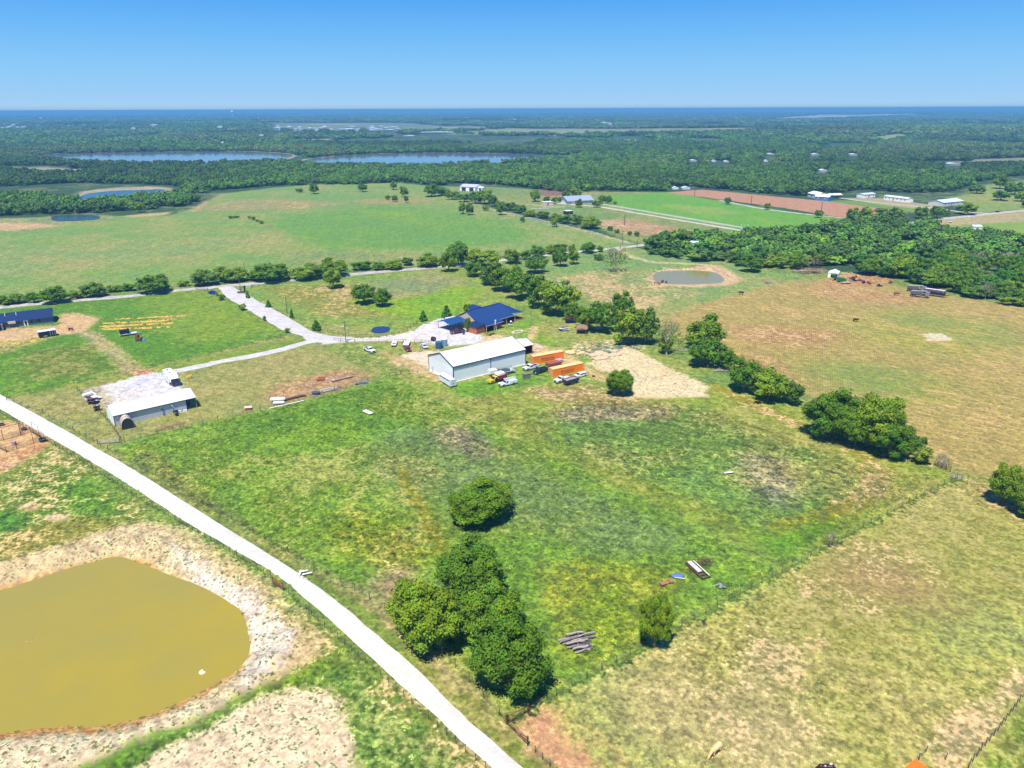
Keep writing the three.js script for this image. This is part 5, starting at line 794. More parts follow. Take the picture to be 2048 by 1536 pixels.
{ const t = thing('canopy_shelter', 'white fabric canopy shelter behind the green tractor', 'shelter'); const w = seat(t, [1655, 554.5], [1674, 556.5]), d = 6; mesh('roof', [prism([[-0.2, 2.4], [w + 0.2, 2.4], [w / 2, 3.5]], d + 0.4, -d - 0.2)], WHITE, t); mesh('side_curtain', [box(0.06, 2.4, d, 0.03, 0, -d / 2), box(0.06, 2.4, d, w - 0.03, 0, -d / 2), box(w * 0.3, 2.4, 0.06, w * 0.15, 0, 0)], WHITE, t); for (const x of [0, w]) for (const z of [0, -d]) mesh('post', [bar(V3(x, 0, z), V3(x, 2.4, z), 0.05, 6)], tin, t); }
{ const t = thing('timber_pavilion', 'low timber pavilion with brown roof on posts below the creek trees', 'pavilion'); const w = seat(t, [1153, 668], [1172, 669]), d = 4.5; mesh('roof', [prism([[-0.4, 2.1], [w + 0.4, 2.1], [w / 2, 2.7]], d + 0.8, -d - 0.4)], mat([150, 118, 100], 0.9), t); for (const x of [0.1, w - 0.1]) for (const z of [-0.1, -d + 0.1]) mesh('post', [box(0.18, 2.1, 0.18, x, 0, z)], wood, t); mesh('table', [box(w * 0.6, 0.08, 1, w / 2, 0.75, -d / 2)], plankM, t); }
// far settlements, tower, pale roofs along the valley
{
  const list = []; srand(61);
  const kinds = [['white', WHITE, whiteRoof], ['pale grey', mat([206, 210, 214], 0.8), tin], ['cream', mat([226, 214, 190], 0.8), mat([196, 190, 186], 0.7)]];
  const base = kinds.map(([nm, w, r]) => { const t = new THREE.Group(); t.name = 'far_house'; mesh('wall', [box(1, 0.62, 1)], w, t); mesh('roof', [prism([[-0.54, 0.62], [0.54, 0.62], [0, 1]], 1.1)], r, t); return t; });
  const far = (px, py, wpx, hpx, k, label, group, d = 0.7) => { const p = G(px, py), s = pxPerM(p), o = base[k].clone(); o.name = numbered(k === 2 ? 'far_house' : 'far_building'); scene.add(o); tag(o, label, 'building', group); o.position.set(p.x, groundH(p.x, p.z) - 0.5, p.z); o.scale.set(wpx / s, Math.max(3.4, hpx / s), wpx / s * d); };
  for (const [x, y, w, label, group] of FAR_SPOTS) far(x, y, w, group ? rr(2.4, 4) : 3.2, group && R() < 0.5 || w > 20 ? 1 : 0, label, group, group ? 1.2 : 0.7);
  const w = thing('water_tower', 'pale water tower rising above the left skyline', 'tower'); const p = G(465.5, 236), s = pxPerM(p); w.position.set(p.x, groundH(p.x, p.z), p.z);
  const hgt = Math.min(15 / s, 54), r = 2.6 / s; mesh('tank', [new THREE.SphereGeometry(r, 16, 10).scale(1, 0.8, 1).translate(0, hgt, 0)], WHITE, w); mesh('stem', [new THREE.CylinderGeometry(r * 0.34, r * 0.5, hgt, 12).translate(0, hgt / 2, 0)], mat([214, 214, 210], 0.7), w); mesh('base', [new THREE.ConeGeometry(r * 0.9, hgt * 0.2, 12).translate(0, hgt * 0.1, 0)], WHITE, w);
  const m = dup(w, 'thin mast-like tower on the skyline right of the middle'), q = G(1274, 226); m.position.set(q.x, groundH(q.x, q.z), q.z); m.scale.setScalar(Math.min(0.5 * s / pxPerM(q), 0.75));
  const qr = thing('quarry_bank', 'pale bare quarry bank on the wooded rise at the right', 'quarry'), z = G(1690, 256), k = pxPerM(z); qr.position.set(z.x, groundH(z.x, z.z), z.z); srand(3);
  for (let i = 0; i < 7; i++) mesh('rock_face', [new THREE.DodecahedronGeometry(3.4 / k * rr(0.7, 1.3), 1).scale(1.5, 0.7, 1).translate(rr(-9, 9) / k, rr(-1, 2) / k, 0)], mat([206, 196, 182], 1), qr);
  const q2 = dup(qr, 'smaller bare quarry bank farther right on the same rise'), z2 = G(1945, 256); q2.position.set(z2.x, groundH(z2.x, z2.z), z2.z); q2.scale.setScalar(0.8);
}

// ------------------------------------------------------------------ vehicles: local x forward
const tyreM = mat([28, 28, 30], 0.9), rimM = mat([176, 178, 182], 0.35, 0.6), lampM = mat([250, 244, 225], 0.15), redLamp = mat([150, 20, 20], 0.3), chrome = mat([190, 192, 196], 0.25, 0.7);
const paint = (r, g, b) => new THREE.MeshPhysicalMaterial({ color: col(r, g, b, 0.8), roughness: 0.35, clearcoat: 0.6, clearcoatRoughness: 0.2 });
const tyreG = new THREE.TorusGeometry(0.28, 0.11, 7, 16), rimG = new THREE.CylinderGeometry(0.2, 0.2, 0.2, 10).rotateX(Math.PI / 2);
function wheel(t, x, z, k = 1) { const w = new THREE.Group(); w.name = 'wheel'; w.position.set(x, 0.39 * k, z); w.scale.set(k, k, k); t.add(w); mesh('tyre', tyreG, tyreM, w); mesh('rim', rimG, rimM, w); }
function park(t, rear, front, back = 0) { const len = seat(t, rear, front), p = t.position, d = V3(Math.cos(t.rotation.y), 0, -Math.sin(t.rotation.y)); p.addScaledVector(d, len / 2 + back); p.y = groundH(p.x, p.z); return t; }
function side(pts, w, m, t, name) { return mesh(name, [prism(pts, w, -w / 2, 0.05)], m, t); }
// bodyside outline with wheel arches cut out
function arches(x0, x1, y0, y1, wheels, r) { const out = [[x0, y0]]; for (const wx of wheels) for (let i = 0; i <= 6; i++) { const a = Math.PI * (1 - i / 6); out.push([wx + Math.cos(a) * r, y0 + Math.sin(a) * r * 0.9]); } out.push([x1, y0], [x1, y1], [x0, y1]); return out; }
function cab(t, x0, x1, y0, y1, w, m) {
  side([[x0, y0], [x1, y0], [x1 - 0.55, y1], [x0 + 0.25, y1]], w, m, t, 'cabin');
  mesh('windshield', [prism([[x1 - 0.03, y0 + 0.05], [x1 + 0.02, y0 + 0.05], [x1 - 0.46, y1 - 0.07], [x1 - 0.51, y1 - 0.07]], w - 0.2)], GLASS, t);
  mesh('rear_window', [prism([[x0 - 0.02, y0 + 0.1], [x0 + 0.03, y0 + 0.1], [x0 + 0.22, y1 - 0.1], [x0 + 0.17, y1 - 0.1]], w - 0.3)], GLASS, t);
  for (const s of [-1, 1]) mesh('side_window', [prism([[x0 + 0.3, y0 + 0.06], [x1 - 0.32, y0 + 0.06], [x1 - 0.68, y1 - 0.1], [x0 + 0.42, y1 - 0.1]], 0.04, s * (w / 2 + 0.005) - 0.02)], GLASS, t);
}
function pickup(label, c, rear, front, o = {}) {
  const m = Array.isArray(c) ? paint(...c) : c, t = thing('pickup_truck', label, 'pickup truck', o.group), cx = o.crew ? -0.55 : -0.1;
  side(arches(-2.9, 2.85, 0.48, 1.05, [-1.85, 1.85], 0.5), 1.96, m, t, 'body'); side([[1.15, 1.02], [2.85, 1], [2.8, 1.12], [1.1, 1.26]], 1.84, m, t, 'hood'); cab(t, cx, 1.35, 1.05, 1.82, 1.76, m);
  if (o.bed !== false) { mesh('bed', [box(2.9 + cx, 0.36, 0.08, (-2.9 + cx) / 2, 1.02, 0.93), box(2.9 + cx, 0.36, 0.08, (-2.9 + cx) / 2, 1.02, -0.93), box(0.08, 0.36, 1.8, -2.86, 1.02, 0)], m, t); mesh('bed_floor', [box(2.7 + cx, 0.04, 1.76, (-2.9 + cx) / 2, 1.05, 0)], DARK, t); }
  mesh('grille', [box(0.06, 0.32, 1.1, 2.88, 0.62, 0)], DARK, t); mesh('bumper', [box(0.14, 0.2, 1.9, 2.9, 0.42, 0)], chrome, t); mesh('bumper', [box(0.14, 0.2, 1.9, -2.95, 0.42, 0)], chrome, t);
  for (const z of [-0.76, 0.76]) { mesh('headlight', [box(0.06, 0.2, 0.32, 2.88, 0.74, z)], lampM, t); mesh('taillight', [box(0.05, 0.3, 0.16, -2.92, 0.75, z)], redLamp, t); for (const x of [-1.85, 1.85]) wheel(t, x, z * 1.2); }
  return park(t, rear, front);
}
function car(label, c, rear, front, o = {}) {
  const m = paint(...c), t = thing('car', label, 'car', o.group);
  side(arches(-2.35, 2.3, 0.32, 0.86, [-1.42, 1.4], 0.42), 1.76, m, t, 'body'); side([[1, 0.84], [2.3, 0.74], [2.28, 0.86], [0.95, 0.95]], 1.66, m, t, 'hood'); cab(t, o.wagon ? -2.3 : -1.55, 1.15, 0.86, 1.44, 1.56, m);
  mesh('bumper', [box(0.12, 0.18, 1.7, 2.32, 0.36, 0)], DARK, t);
  for (const z of [-0.66, 0.66]) { mesh('headlight', [box(0.06, 0.16, 0.3, 2.3, 0.6, z)], lampM, t); mesh('taillight', [box(0.05, 0.18, 0.26, -2.36, 0.6, z)], redLamp, t); for (const x of [-1.42, 1.4]) wheel(t, x, z * 1.22, 0.82); }
  return park(t, rear, front);
}
const PW = [250, 250, 250];
pickup('white crew-cab pickup parked at the right end of the white workshop', PW, [1077, 734.5], [1045.5, 742.5], { crew: true });
pickup('dark green pickup beside the left container', [18, 46, 48], [1091, 741.5], [1069, 749]);
pickup('white pickup alone on the grass left of the white workshop', PW, [728, 698], [751.5, 708.5], { crew: true });
pickup('maroon and black pickup on the gravel yard before the blue-roofed house', [96, 40, 62], [929, 664.5], [900, 668.5], { crew: true });
car('white car parked second from left on the grass below the drive', [240, 240, 232], [791, 685.5], [787, 695]);
car('maroon car parked behind the white flat trailer', [136, 22, 52], [810, 696], [820.5, 706]);
car('pale white sedan parked left of the blue tank', [226, 232, 240], [843, 690], [854, 700.5]);
car('long white station wagon behind the white flatbed truck', [250, 250, 252], [1172, 750.5], [1149, 756.5], { wagon: true });
car('blue car parked where the driveway meets the county road', [24, 44, 150], [420, 587], [432, 588.5]);
car('black car on the far right country lane', [26, 26, 30], [1990, 425.5], [2000, 424.5]);
pickup('white truck parked in the field beside the far right lane', PW, [1904, 441], [1898, 449]);
pickup('red truck half hidden by the wood at the far right lane', [150, 50, 50], [1868, 441], [1846, 442.5]);
{ // yellow truck with a red box
  const y = paint(246, 206, 20), t = thing('box_truck', 'old yellow truck with a red and white box before the workshop', 'truck');
  side(arches(1.6, 3.6, 0.5, 1.35, [2.7], 0.52), 1.9, y, t, 'hood'); cab(t, 0.3, 2, 1.2, 2.1, 1.9, y); mesh('frame', [box(6, 0.25, 1, -0.4, 0.6, 0)], DARK, t);
  mesh('cargo_box', [box(3.6, 1.3, 2.2, -1.6, 0.9, 0)], mat([150, 52, 48], 0.7), t); mesh('cargo_box', [box(2.6, 0.7, 2.1, -1.1, 2.2, 0)], WHITE, t).userData.label = 'white upper part of the box';
  for (const z of [-0.9, 0.9]) { mesh('headlight', [box(0.08, 0.24, 0.28, 3.62, 0.9, z * 0.75)], lampM, t); for (const x of [-2, 2.7]) wheel(t, x, z, 1.15); } park(t, [1012, 757.5], [976.5, 768.5]);
}
{ // white service truck with a pipe rack
  const t = pickup('white service truck with a pipe rack full of tubes, nearest the camera', PW, [1034, 766], [995, 775], { bed: false });
  mesh('service_body', [box(2.9, 0.75, 2, -1.75, 0.9, 0)], whiteSteel, t);
  mesh('pipe_rack', [...[-3, -1.8, -0.5, 0.7].flatMap((x) => [bar(V3(x, 1.6, -0.9), V3(x, 2.15, -0.9), 0.04, 5), bar(V3(x, 1.6, 0.9), V3(x, 2.15, 0.9), 0.04, 5), bar(V3(x, 2.15, -0.9), V3(x, 2.15, 0.9), 0.04, 5)])], steelGrey, t);
  for (const z of [-0.6, -0.2, 0.3, 0.7]) mesh('pipe', [bar(V3(-3.1, 2.22, z), V3(1, 2.22, z), 0.07, 6)], tin, t);
}
{ // flatbed gooseneck trailer
  const t = thing('gooseneck_trailer', 'long silver gooseneck trailer with slatted rail sides along the workshop wall', 'trailer');
  mesh('deck', [box(7.6, 0.2, 2.2, -0.8, 0.95, 0)], tin, t); mesh('nose_box', [box(2.6, 1, 2.1, 3.6, 1.5, 0)], whiteSteel, t);
  const rail = mesh('rail', [...[1.3, 1.65, 2].flatMap((y) => [-1.05, 1.05].map((z) => box(7.4, 0.07, 0.05, -0.9, y, z)))], steelGrey, t); for (let i = 0; i < 8; i++) for (const z of [-1.05, 1.05]) mesh('stake', [box(0.07, 1.1, 0.07, -4.4 + i, 1.05, z)], steelGrey, rail);
  mesh('load', [box(2.2, 0.6, 1.6, -1.4, 1.15, 0), box(1.2, 0.8, 1.2, 1, 1.15, 0)], slate, t);
  mesh('neck', [bar(V3(3.9, 1.5, 0), V3(4.2, 0.5, 0), 0.12, 6)], DARK, t); for (const x of [-2.4, -1.5]) for (const z of [-1, 1]) wheel(t, x, z); park(t, [1027, 744.5], [981, 754]);
}
{ // white stock trailer at the corner of the workshop
  const t = thing('stock_trailer', 'white stock trailer with a dark slot along its side at the workshop corner', 'trailer');
  mesh('body', [box(7.6, 1.55, 2.2, 0, 0.5, 0)], whiteSteel, t); mesh('roof', [prism([[-1.14, 2.45], [1.14, 2.45], [0.8, 2.62], [-0.8, 2.62]], 7.7)].map((g) => g.rotateY(Math.PI / 2)), mat(new THREE.Color(0.62, 0.64, 0.68), 0.5), t);
  mesh('slot', [box(6.4, 0.36, 2.24, 0, 2.05, 0)], dimMat, t); mesh('post', [...[-3.7, -1.2, 1.2, 3.7].flatMap((x) => [-1.08, 1.08].map((z) => box(0.16, 0.45, 0.1, x, 2.03, z)))], whiteSteel, t);
  for (const z of [-0.55, 0.55]) { const d = mesh('door', [box(0.06, 1.8, 1, -3.84, 0.55, z)], tin, t); mesh('handle', [box(0.06, 0.3, 0.08, -3.9, 1.2, z * 0.2)], DARK, d); }
  mesh('tongue', [bar(V3(3.8, 0.55, 0.6), V3(5, 0.5, 0), 0.07, 5), bar(V3(3.8, 0.55, -0.6), V3(5, 0.5, 0), 0.07, 5)], DARK, t); for (const x of [-0.5, 0.5]) for (const z of [-1.12, 1.12]) wheel(t, x, z, 0.9); park(t, [907, 775], [884, 761]);
}
{ // white cab truck and the dark tipping trailer
  pickup('white flatbed cab truck in front of the right container', PW, [1137, 759], [1111, 766.5], { bed: false });
  const t = thing('dump_trailer', 'dark purple-black dump trailer with white edge beside the cab truck', 'trailer');
  mesh('bin', [prism([[-2.6, 0.75], [2.4, 0.75], [2.7, 1.9], [-2.8, 1.9]], 0.08, 1.02), prism([[-2.6, 0.75], [2.4, 0.75], [2.7, 1.9], [-2.8, 1.9]], 0.08, -1.1), box(0.08, 1.1, 2.1, -2.65, 0.76, 0), box(0.08, 1.1, 2.1, 2.5, 0.76, 0), box(5, 0.08, 2.1, -0.1, 0.75, 0)], mat(new THREE.Color(0.03, 0.025, 0.06), 0.6), t);
  mesh('rim', [box(5.5, 0.1, 0.12, 0, 1.9, 1.06), box(5.5, 0.1, 0.12, 0, 1.9, -1.06)], mat([190, 180, 196], 0.6), t); mesh('load', [box(4.6, 0.5, 1.9, 0, 1.2, 0)], mat([150, 136, 132], 0.95), t); for (const x of [-0.7, 0.3]) for (const z of [-1.12, 1.12]) wheel(t, x, z); park(t, [1153, 764], [1129, 771]);
}
{ // small cage trailer between them
  const t = thing('cage_crate', 'small grey wire crate on skids between the trucks', 'crate');
  mesh('frame', [box(2.4, 0.14, 1.4, 0, 0.1, 0), box(2.4, 0.1, 1.4, 0, 1.5, 0), ...[-1.15, -0.4, 0.4, 1.15].flatMap((x) => [-0.65, 0.65].map((z) => box(0.08, 1.4, 0.08, x, 0.15, z)))], mat([120, 112, 96], 0.8), t); mesh('panel', [box(2.3, 1.2, 1.2, 0, 0.2, 0)], mat([112, 118, 112], 0.8), t); park(t, [1046, 757.5], [1060, 755]);
}
// shipping containers
const orange = mat([248, 136, 32], 0.55), orangePale = mat([236, 190, 130], 0.75), containerFont = (() => {
  const c = document.createElement('canvas'); c.width = 1024; c.height = 256; const x = c.getContext('2d'); x.fillStyle = 'rgb(248,136,32)'; x.fillRect(0, 0, 1024, 256); x.fillStyle = 'rgb(44,34,66)'; x.font = 'bold 140px sans-serif'; x.textBaseline = 'middle'; x.fillText('Hapag-Lloyd', 190, 136);
  x.fillStyle = 'rgb(60,46,110)'; x.fillRect(20, 62, 132, 132); x.strokeStyle = 'rgb(248,136,32)'; x.lineWidth = 14; x.beginPath(); x.moveTo(50, 180); x.lineTo(60, 76); x.moveTo(40, 140); x.lineTo(140, 100); x.moveTo(100, 184); x.lineTo(118, 74); x.stroke();
  const t = new THREE.CanvasTexture(c); t.colorSpace = THREE.SRGBColorSpace; return new THREE.MeshStandardMaterial({ map: t, roughness: 0.6 });
})();
function container(label, a, b) {
  const t = thing('shipping_container', label, 'shipping container', null), len = 12.19, W = 2.44, h = 2.75; seat(t, a, b);
  mesh('side_wall', [put(ribbed(len - 0.3, h - 0.3, 0.28, 0.04), 0.15, 0.15, 0.0), put(ribbed(len - 0.3, h - 0.3, 0.28, 0.04), len - 0.15, 0.15, -W, Math.PI)], orange, t);
  mesh('roof', [box(len, 0.06, W, len / 2, h - 0.06, -W / 2)], orangePale, t); mesh('end_wall', [box(0.05, h - 0.2, W - 0.1, 0.05, 0.1, -W / 2), box(0.05, h - 0.2, W - 0.1, len - 0.05, 0.1, -W / 2)], mat([236, 152, 84], 0.6), t);
  for (const z of [-W * 0.26, -W * 0.74]) { const d = mesh('door', [box(0.04, h - 0.3, W / 2 - 0.16, -0.0, 0.15, z)], mat([240, 160, 96], 0.6), t); mesh('lock_rod', [bar(V3(-0.05, 0.2, z), V3(-0.05, h - 0.2, z), 0.02, 4)], steelGrey, d); }
  mesh('corner_post', [...[0.06, len - 0.06].flatMap((x) => [0, -W].map((z) => box(0.14, h, 0.14, x, 0, z))), box(len, 0.14, 0.12, len / 2, h - 0.14, 0.0), box(len, 0.14, 0.12, len / 2, 0, 0.0), box(len, 0.14, 0.12, len / 2, 0, -W)], orange, t);
  const g = new THREE.PlaneGeometry(5.2, 1.3); g.translate(len * 0.46, h * 0.52, 0.085); mesh('lettering', g, containerFont, t);
  return t;
}
container('orange container with dark lettering, farther left beside the workshop', [1067.4, 729], [1122.4, 718.6]);
container('orange container with dark lettering, nearer right beside the parked trucks', [1106.6, 755], [1165.2, 741.8]);
{ const t = thing('orange_container', 'orange container roof corner cut by the bottom edge of the view', 'shipping container'); const p = onPlane(1830, 1518, 2.6); t.position.set(p.x, groundH(p.x, p.z), p.z); const q = onPlane(1853, 1534, 2.6); t.rotation.y = Math.atan2(-(q.z - p.z), q.x - p.x);
  mesh('side_wall', [put(ribbed(2.3, 2.5, 0.28, 0.04), 0.05, 0.05, 6.02), put(ribbed(5.9, 2.5, 0.28, 0.04), 0, 0.05, 0.05, -Math.PI / 2), put(ribbed(5.9, 2.5, 0.28, 0.04), 2.4, 0.05, 5.95, Math.PI / 2), put(ribbed(2.3, 2.5, 0.28, 0.04), 2.35, 0.05, 0, Math.PI)], orange, t); mesh('roof', [box(2.44, 0.08, 6.06, 1.2, 2.54, 3)], mat([255, 112, 24], 0.5), t); mesh('corner_post', [0, 2.4].flatMap((x) => [0, 6].map((z) => box(0.14, 2.6, 0.14, x, 0, z))), orange, t); }
{ // lumber between the containers
  const stack = (label, a, b, w, n, h, m) => { const t = thing('lumber_stack', label, 'lumber'); const len = seat(t, a, b); srand(n); for (let i = 0; i < n; i++) for (let k = 0; k < 3; k++) mesh('plank', [box(len * rr(0.85, 1), 0.16, w / 3 - 0.05, len / 2 + rr(-0.2, 0.2), i * 0.2 * h + 0.02 * k, -w * (k + 0.5) / 3, rr(-0.02, 0.02))], m, t); };
  stack('reddish brown lumber stack between the two orange containers', [1097.5, 735], [1124, 729.5], 2.4, 6, 1, mat([150, 88, 70], 0.9)); stack('pale scrap stack at the right end of the lumber between containers', [1114, 726.5], [1127, 724], 2, 4, 1.2, mat([176, 160, 170], 0.9));
}
{ // fifth-wheel camper
  const t = thing('camper_trailer', 'white fifth-wheel camper with dark front parked on the gravel pad', 'camper'); const W = 2.5, L = 9.6;
  mesh('body', [prism([[0, 0.55], [L - 2.4, 0.55], [L - 2.4, 1.5], [L, 1.6], [L + 0.2, 2.6], [L - 0.7, 3.7], [0, 3.5]], W, -W / 2, 0.06)], WHITE, t);
  mesh('front_cap', [prism([[L + 0.0, 1.5], [L + 0.16, 1.6], [L + 0.32, 2.6], [L + 0.2, 2.85]], W - 0.2)], mat(new THREE.Color(0.02, 0.03, 0.1), 0.3), t); mesh('front_cap', [prism([[L - 2.36, 0.6], [L - 2.2, 0.6], [L - 2.2, 1.42], [L - 2.36, 1.42]], W)], DARK, t);
  mesh('slide_out', [box(3, 1.9, 0.7, 3.2, 0.9, -W / 2 - 0.3)], whiteSteel, t); mesh('stripe', [box(6.5, 0.16, 0.03, 3.6, 1.25, -W / 2 - 0.02), box(6.5, 0.12, 0.03, 3.6, 1.25, W / 2 + 0.02)], slate, t);
  for (const x of [1.2, 5.6, 8]) mesh('window', [box(0.9, 0.7, W + 0.06, x, 2, 0)], GLASS, t); for (const [x, w] of [[2, 0.8], [5.2, 0.5], [7.4, 0.5]]) mesh('roof_vent', [box(w, 0.22, 0.6, x, 3.55, 0.2)], slate, t);
  for (const x of [2.6, 3.6]) for (const z of [-1.15, 1.15]) wheel(t, x, z, 0.95); mesh('jack', [box(0.12, 1.1, 0.12, L - 1.6, 0, 0.8), box(0.12, 1.1, 0.12, L - 1.6, 0, -0.8)], steelGrey, t);
  seat(t, [336.6, 757.5], [357.5, 780.5]); t.position.y = groundH(t.position.x, t.position.z);
}
{ // black enclosed trailer, machines by the dark house
  const t = thing('enclosed_trailer', 'black enclosed trailer with pale roof in front of the dark house', 'trailer'); const len = seat(t, [79, 677], [114, 671.5]), W = 2.6, k = mat(new THREE.Color(0.012, 0.014, 0.04), 0.4);
  mesh('body', [box(len, 2, W, len / 2, 0.4, -W / 2)], k, t); mesh('roof', [box(len + 0.1, 0.08, W + 0.1, len / 2, 2.4, -W / 2)], mat([226, 232, 250], 0.5), t); for (const f of [0.66, 0.79, 0.92]) mesh('trim', [box(0.09, 1.9, 0.05, len * f, 0.45, 0.02)], tin, t); mesh('fender', [prism([[len * 0.24, 0.4], [len * 0.5, 0.4], [len * 0.46, 0.8], [len * 0.28, 0.8]], 0.3, 0)], steelGrey, t); for (const f of [0.32, 0.42]) for (const z of [0, -W]) wheel(t, len * f, z, 0.8);
  const a = thing('quad_bike', 'small dark red quad bike beside the bare dirt yard', 'quad bike'); mesh('body', [box(1.5, 0.4, 0.6, 0, 0.5, 0), box(0.6, 0.3, 0.8, -0.5, 0.75, 0)], mat([96, 40, 40], 0.5), a); mesh('handlebar', [bar(V3(0.4, 1.1, -0.4), V3(0.4, 1.1, 0.4), 0.04, 5), bar(V3(0.4, 0.8, 0), V3(0.4, 1.1, 0), 0.05, 5)], rubber, a); for (const x of [-0.6, 0.6]) for (const z of [-0.5, 0.5]) wheel(a, x, z, 0.7); park(a, [137, 661], [147, 660]);
  const u = thing('utility_trailer', 'dark flat trailer with a black box by the hay rows', 'trailer'); mesh('deck', [box(6, 0.2, 2.2, 0, 0.6, 0)], tin, u); mesh('black_box', [box(3.4, 1.6, 2, -1.2, 0.8, 0)], mat(new THREE.Color(0.012, 0.014, 0.035), 0.5), u); mesh('fender', [box(1.4, 0.2, 0.3, -1, 0.7, 1.2)], tin, u); mesh('tongue', [bar(V3(3, 0.6, 0), V3(4.6, 0.5, 0), 0.07, 5)], tin, u); for (const x of [-1.4, -0.5]) for (const z of [-1.1, 1.1]) wheel(u, x, z, 0.8); park(u, [244, 672], [270, 668.5]);
  const m = thing('skid_loader', 'rusty red and blue loader with white wheels below the flat trailer', 'loader'); mesh('body', [box(2.2, 0.9, 1.4, 0, 0.5, 0)], mat([126, 70, 60], 0.7), m); mesh('cab', [box(1, 1.1, 1.2, -0.5, 1.4, 0)], rust, m); mesh('bucket', [prism([[1.5, 0.1], [2.4, 0.1], [2, 0.8], [1.5, 0.8]], 1.7)], mat([120, 140, 170], 0.6), m); for (const x of [-0.7, 0.7]) for (const z of [-0.75, 0.75]) wheel(m, x, z, 0.9); park(m, [271, 682], [286, 682]);
}
// yard things
function yard(name, label, cat, px, py, build, ry = 0) { const t = thing(name, label, cat), p = G(px, py); t.position.set(p.x, groundH(p.x, p.z), p.z); t.rotation.y = ry; build(t); return t; }
yard('water_tank', 'dark blue round water tank beside the steel bin', 'tank', 878, 696.5, (t) => { mesh('wall', [new THREE.CylinderGeometry(1.25, 1.25, 2.5, 20).translate(0, 1.25, 0)], mat(new THREE.Color(0.02, 0.09, 0.19), 0.5), t); mesh('lid', [new THREE.ConeGeometry(1.27, 0.35, 20).translate(0, 2.68, 0)], mat(new THREE.Color(0.03, 0.12, 0.24), 0.5), t); });
yard('steel_bin', 'grey-blue steel bin behind the dark blue tank', 'bin', 889, 692, (t) => { mesh('wall', [new THREE.CylinderGeometry(1.15, 1.15, 2.7, 16).translate(0, 1.35, 0)], mat([130, 160, 190], 0.45, 0.2), t); mesh('lid', [new THREE.CylinderGeometry(0.4, 1.2, 0.3, 16).translate(0, 2.85, 0)], tin, t); });
yard('round_bale', 'dark wrapped round bale at the edge of the gravel yard', 'bale', 867, 682, (t) => { mesh('bale', [new THREE.CylinderGeometry(0.85, 0.85, 1.3, 18).rotateX(Math.PI / 2).translate(0, 0.85, 0)], mat([40, 34, 62], 0.7), t); mesh('end', [new THREE.CylinderGeometry(0.5, 0.5, 1.34, 14).rotateX(Math.PI / 2).translate(0, 0.85, 0)], mat([96, 78, 112], 0.8), t); }, 0.9);
yard('flat_trailer', 'white-decked flat trailer parked on the grass above the maroon car', 'trailer', 813, 690, (t) => { mesh('deck', [box(2.2, 0.14, 4.4, 0, 0.6, 0)], mat([240, 234, 226], 0.8), t); mesh('frame', [box(0.12, 0.5, 4.6, -1.16, 0.35, 0), box(0.12, 0.5, 4.6, 1.16, 0.35, 0)], DARK, t); for (const x of [-1.2, 1.2]) mesh('wheel', [new THREE.CylinderGeometry(0.36, 0.36, 0.22, 14).rotateZ(Math.PI / 2).translate(x, 0.36, 0)], tyreM, t); });
yard('wire_reel', 'silver equipment trailer with a round arch at the carport', 'trailer', 897, 641, (t) => { mesh('deck', [box(5.6, 0.3, 2, 0.8, 0.5, 0)], tin, t); mesh('arch', [new THREE.TorusGeometry(0.95, 0.09, 6, 16, Math.PI).translate(-2.4, 0.4, 0)], DARK, t); mesh('load', [box(4.4, 0.5, 1.5, 1, 0.8, 0)], mat([206, 206, 216], 0.6), t); for (const z of [-1, 1]) wheel(t, 0.6, z, 0.8); }, 0.5);
yard('air_unit', 'small white box beside the utility pole at the drive', 'box', 705, 681, (t) => { mesh('box', [box(1.2, 0.9, 0.8)], WHITE, t); mesh('shelf', [box(1.4, 0.08, 1, 0, 0.9, 0)], tin, t); });
yard('propane_tank', 'upper white propane tank lying by the tall grass edge', 'tank', 556, 804, (t) => { mesh('shell', [new THREE.CapsuleGeometry(0.55, 3.4, 6, 14).rotateZ(Math.PI / 2).translate(0, 0.95, 0)], WHITE, t); for (const x of [-1.1, 1.1]) mesh('foot', [box(0.15, 0.5, 0.8, x, 0, 0)], steelGrey, t); mesh('dome', [new THREE.SphereGeometry(0.22, 8, 6).translate(0, 1.5, 0)], tin, t); }, 0.15);
yard('propane_tank', 'lower white propane tank next to the pale pole', 'tank', 558, 809.5, (t) => { mesh('shell', [new THREE.CapsuleGeometry(0.42, 2.6, 6, 14).rotateZ(Math.PI / 2).translate(0, 0.7, 0)], WHITE, t); for (const x of [-0.9, 0.9]) mesh('foot', [box(0.12, 0.35, 0.6, x, 0, 0)], steelGrey, t); mesh('dome', [new THREE.SphereGeometry(0.16, 8, 6).translate(0, 1.12, 0)], tin, t); }, 0.15);
yard('pole', 'long pale pole lying in the grass below the propane tanks', 'pole', 573, 810, (t) => { mesh('shaft', [bar(V3(-5.2, 0.18, 0), V3(5.2, 0.18, 0), 0.14, 7)], mat([238, 232, 216], 0.8), t); mesh('cap', [bar(V3(5.2, 0.18, 0), V3(5.35, 0.18, 0), 0.17, 7)], tin, t); }, 0.62);
yard('dark_tub', 'dark oval tub in the scrap row beside the metal sheets', 'tub', 632, 789, (t) => { mesh('wall', [new THREE.CylinderGeometry(1, 0.85, 0.9, 18).scale(1.3, 1, 0.8).translate(0, 0.45, 0)], slate, t); mesh('rim', [new THREE.TorusGeometry(1, 0.07, 6, 18).rotateX(Math.PI / 2).scale(1.3, 1, 0.8).translate(0, 0.9, 0)], mat([90, 110, 130], 0.6), t); });
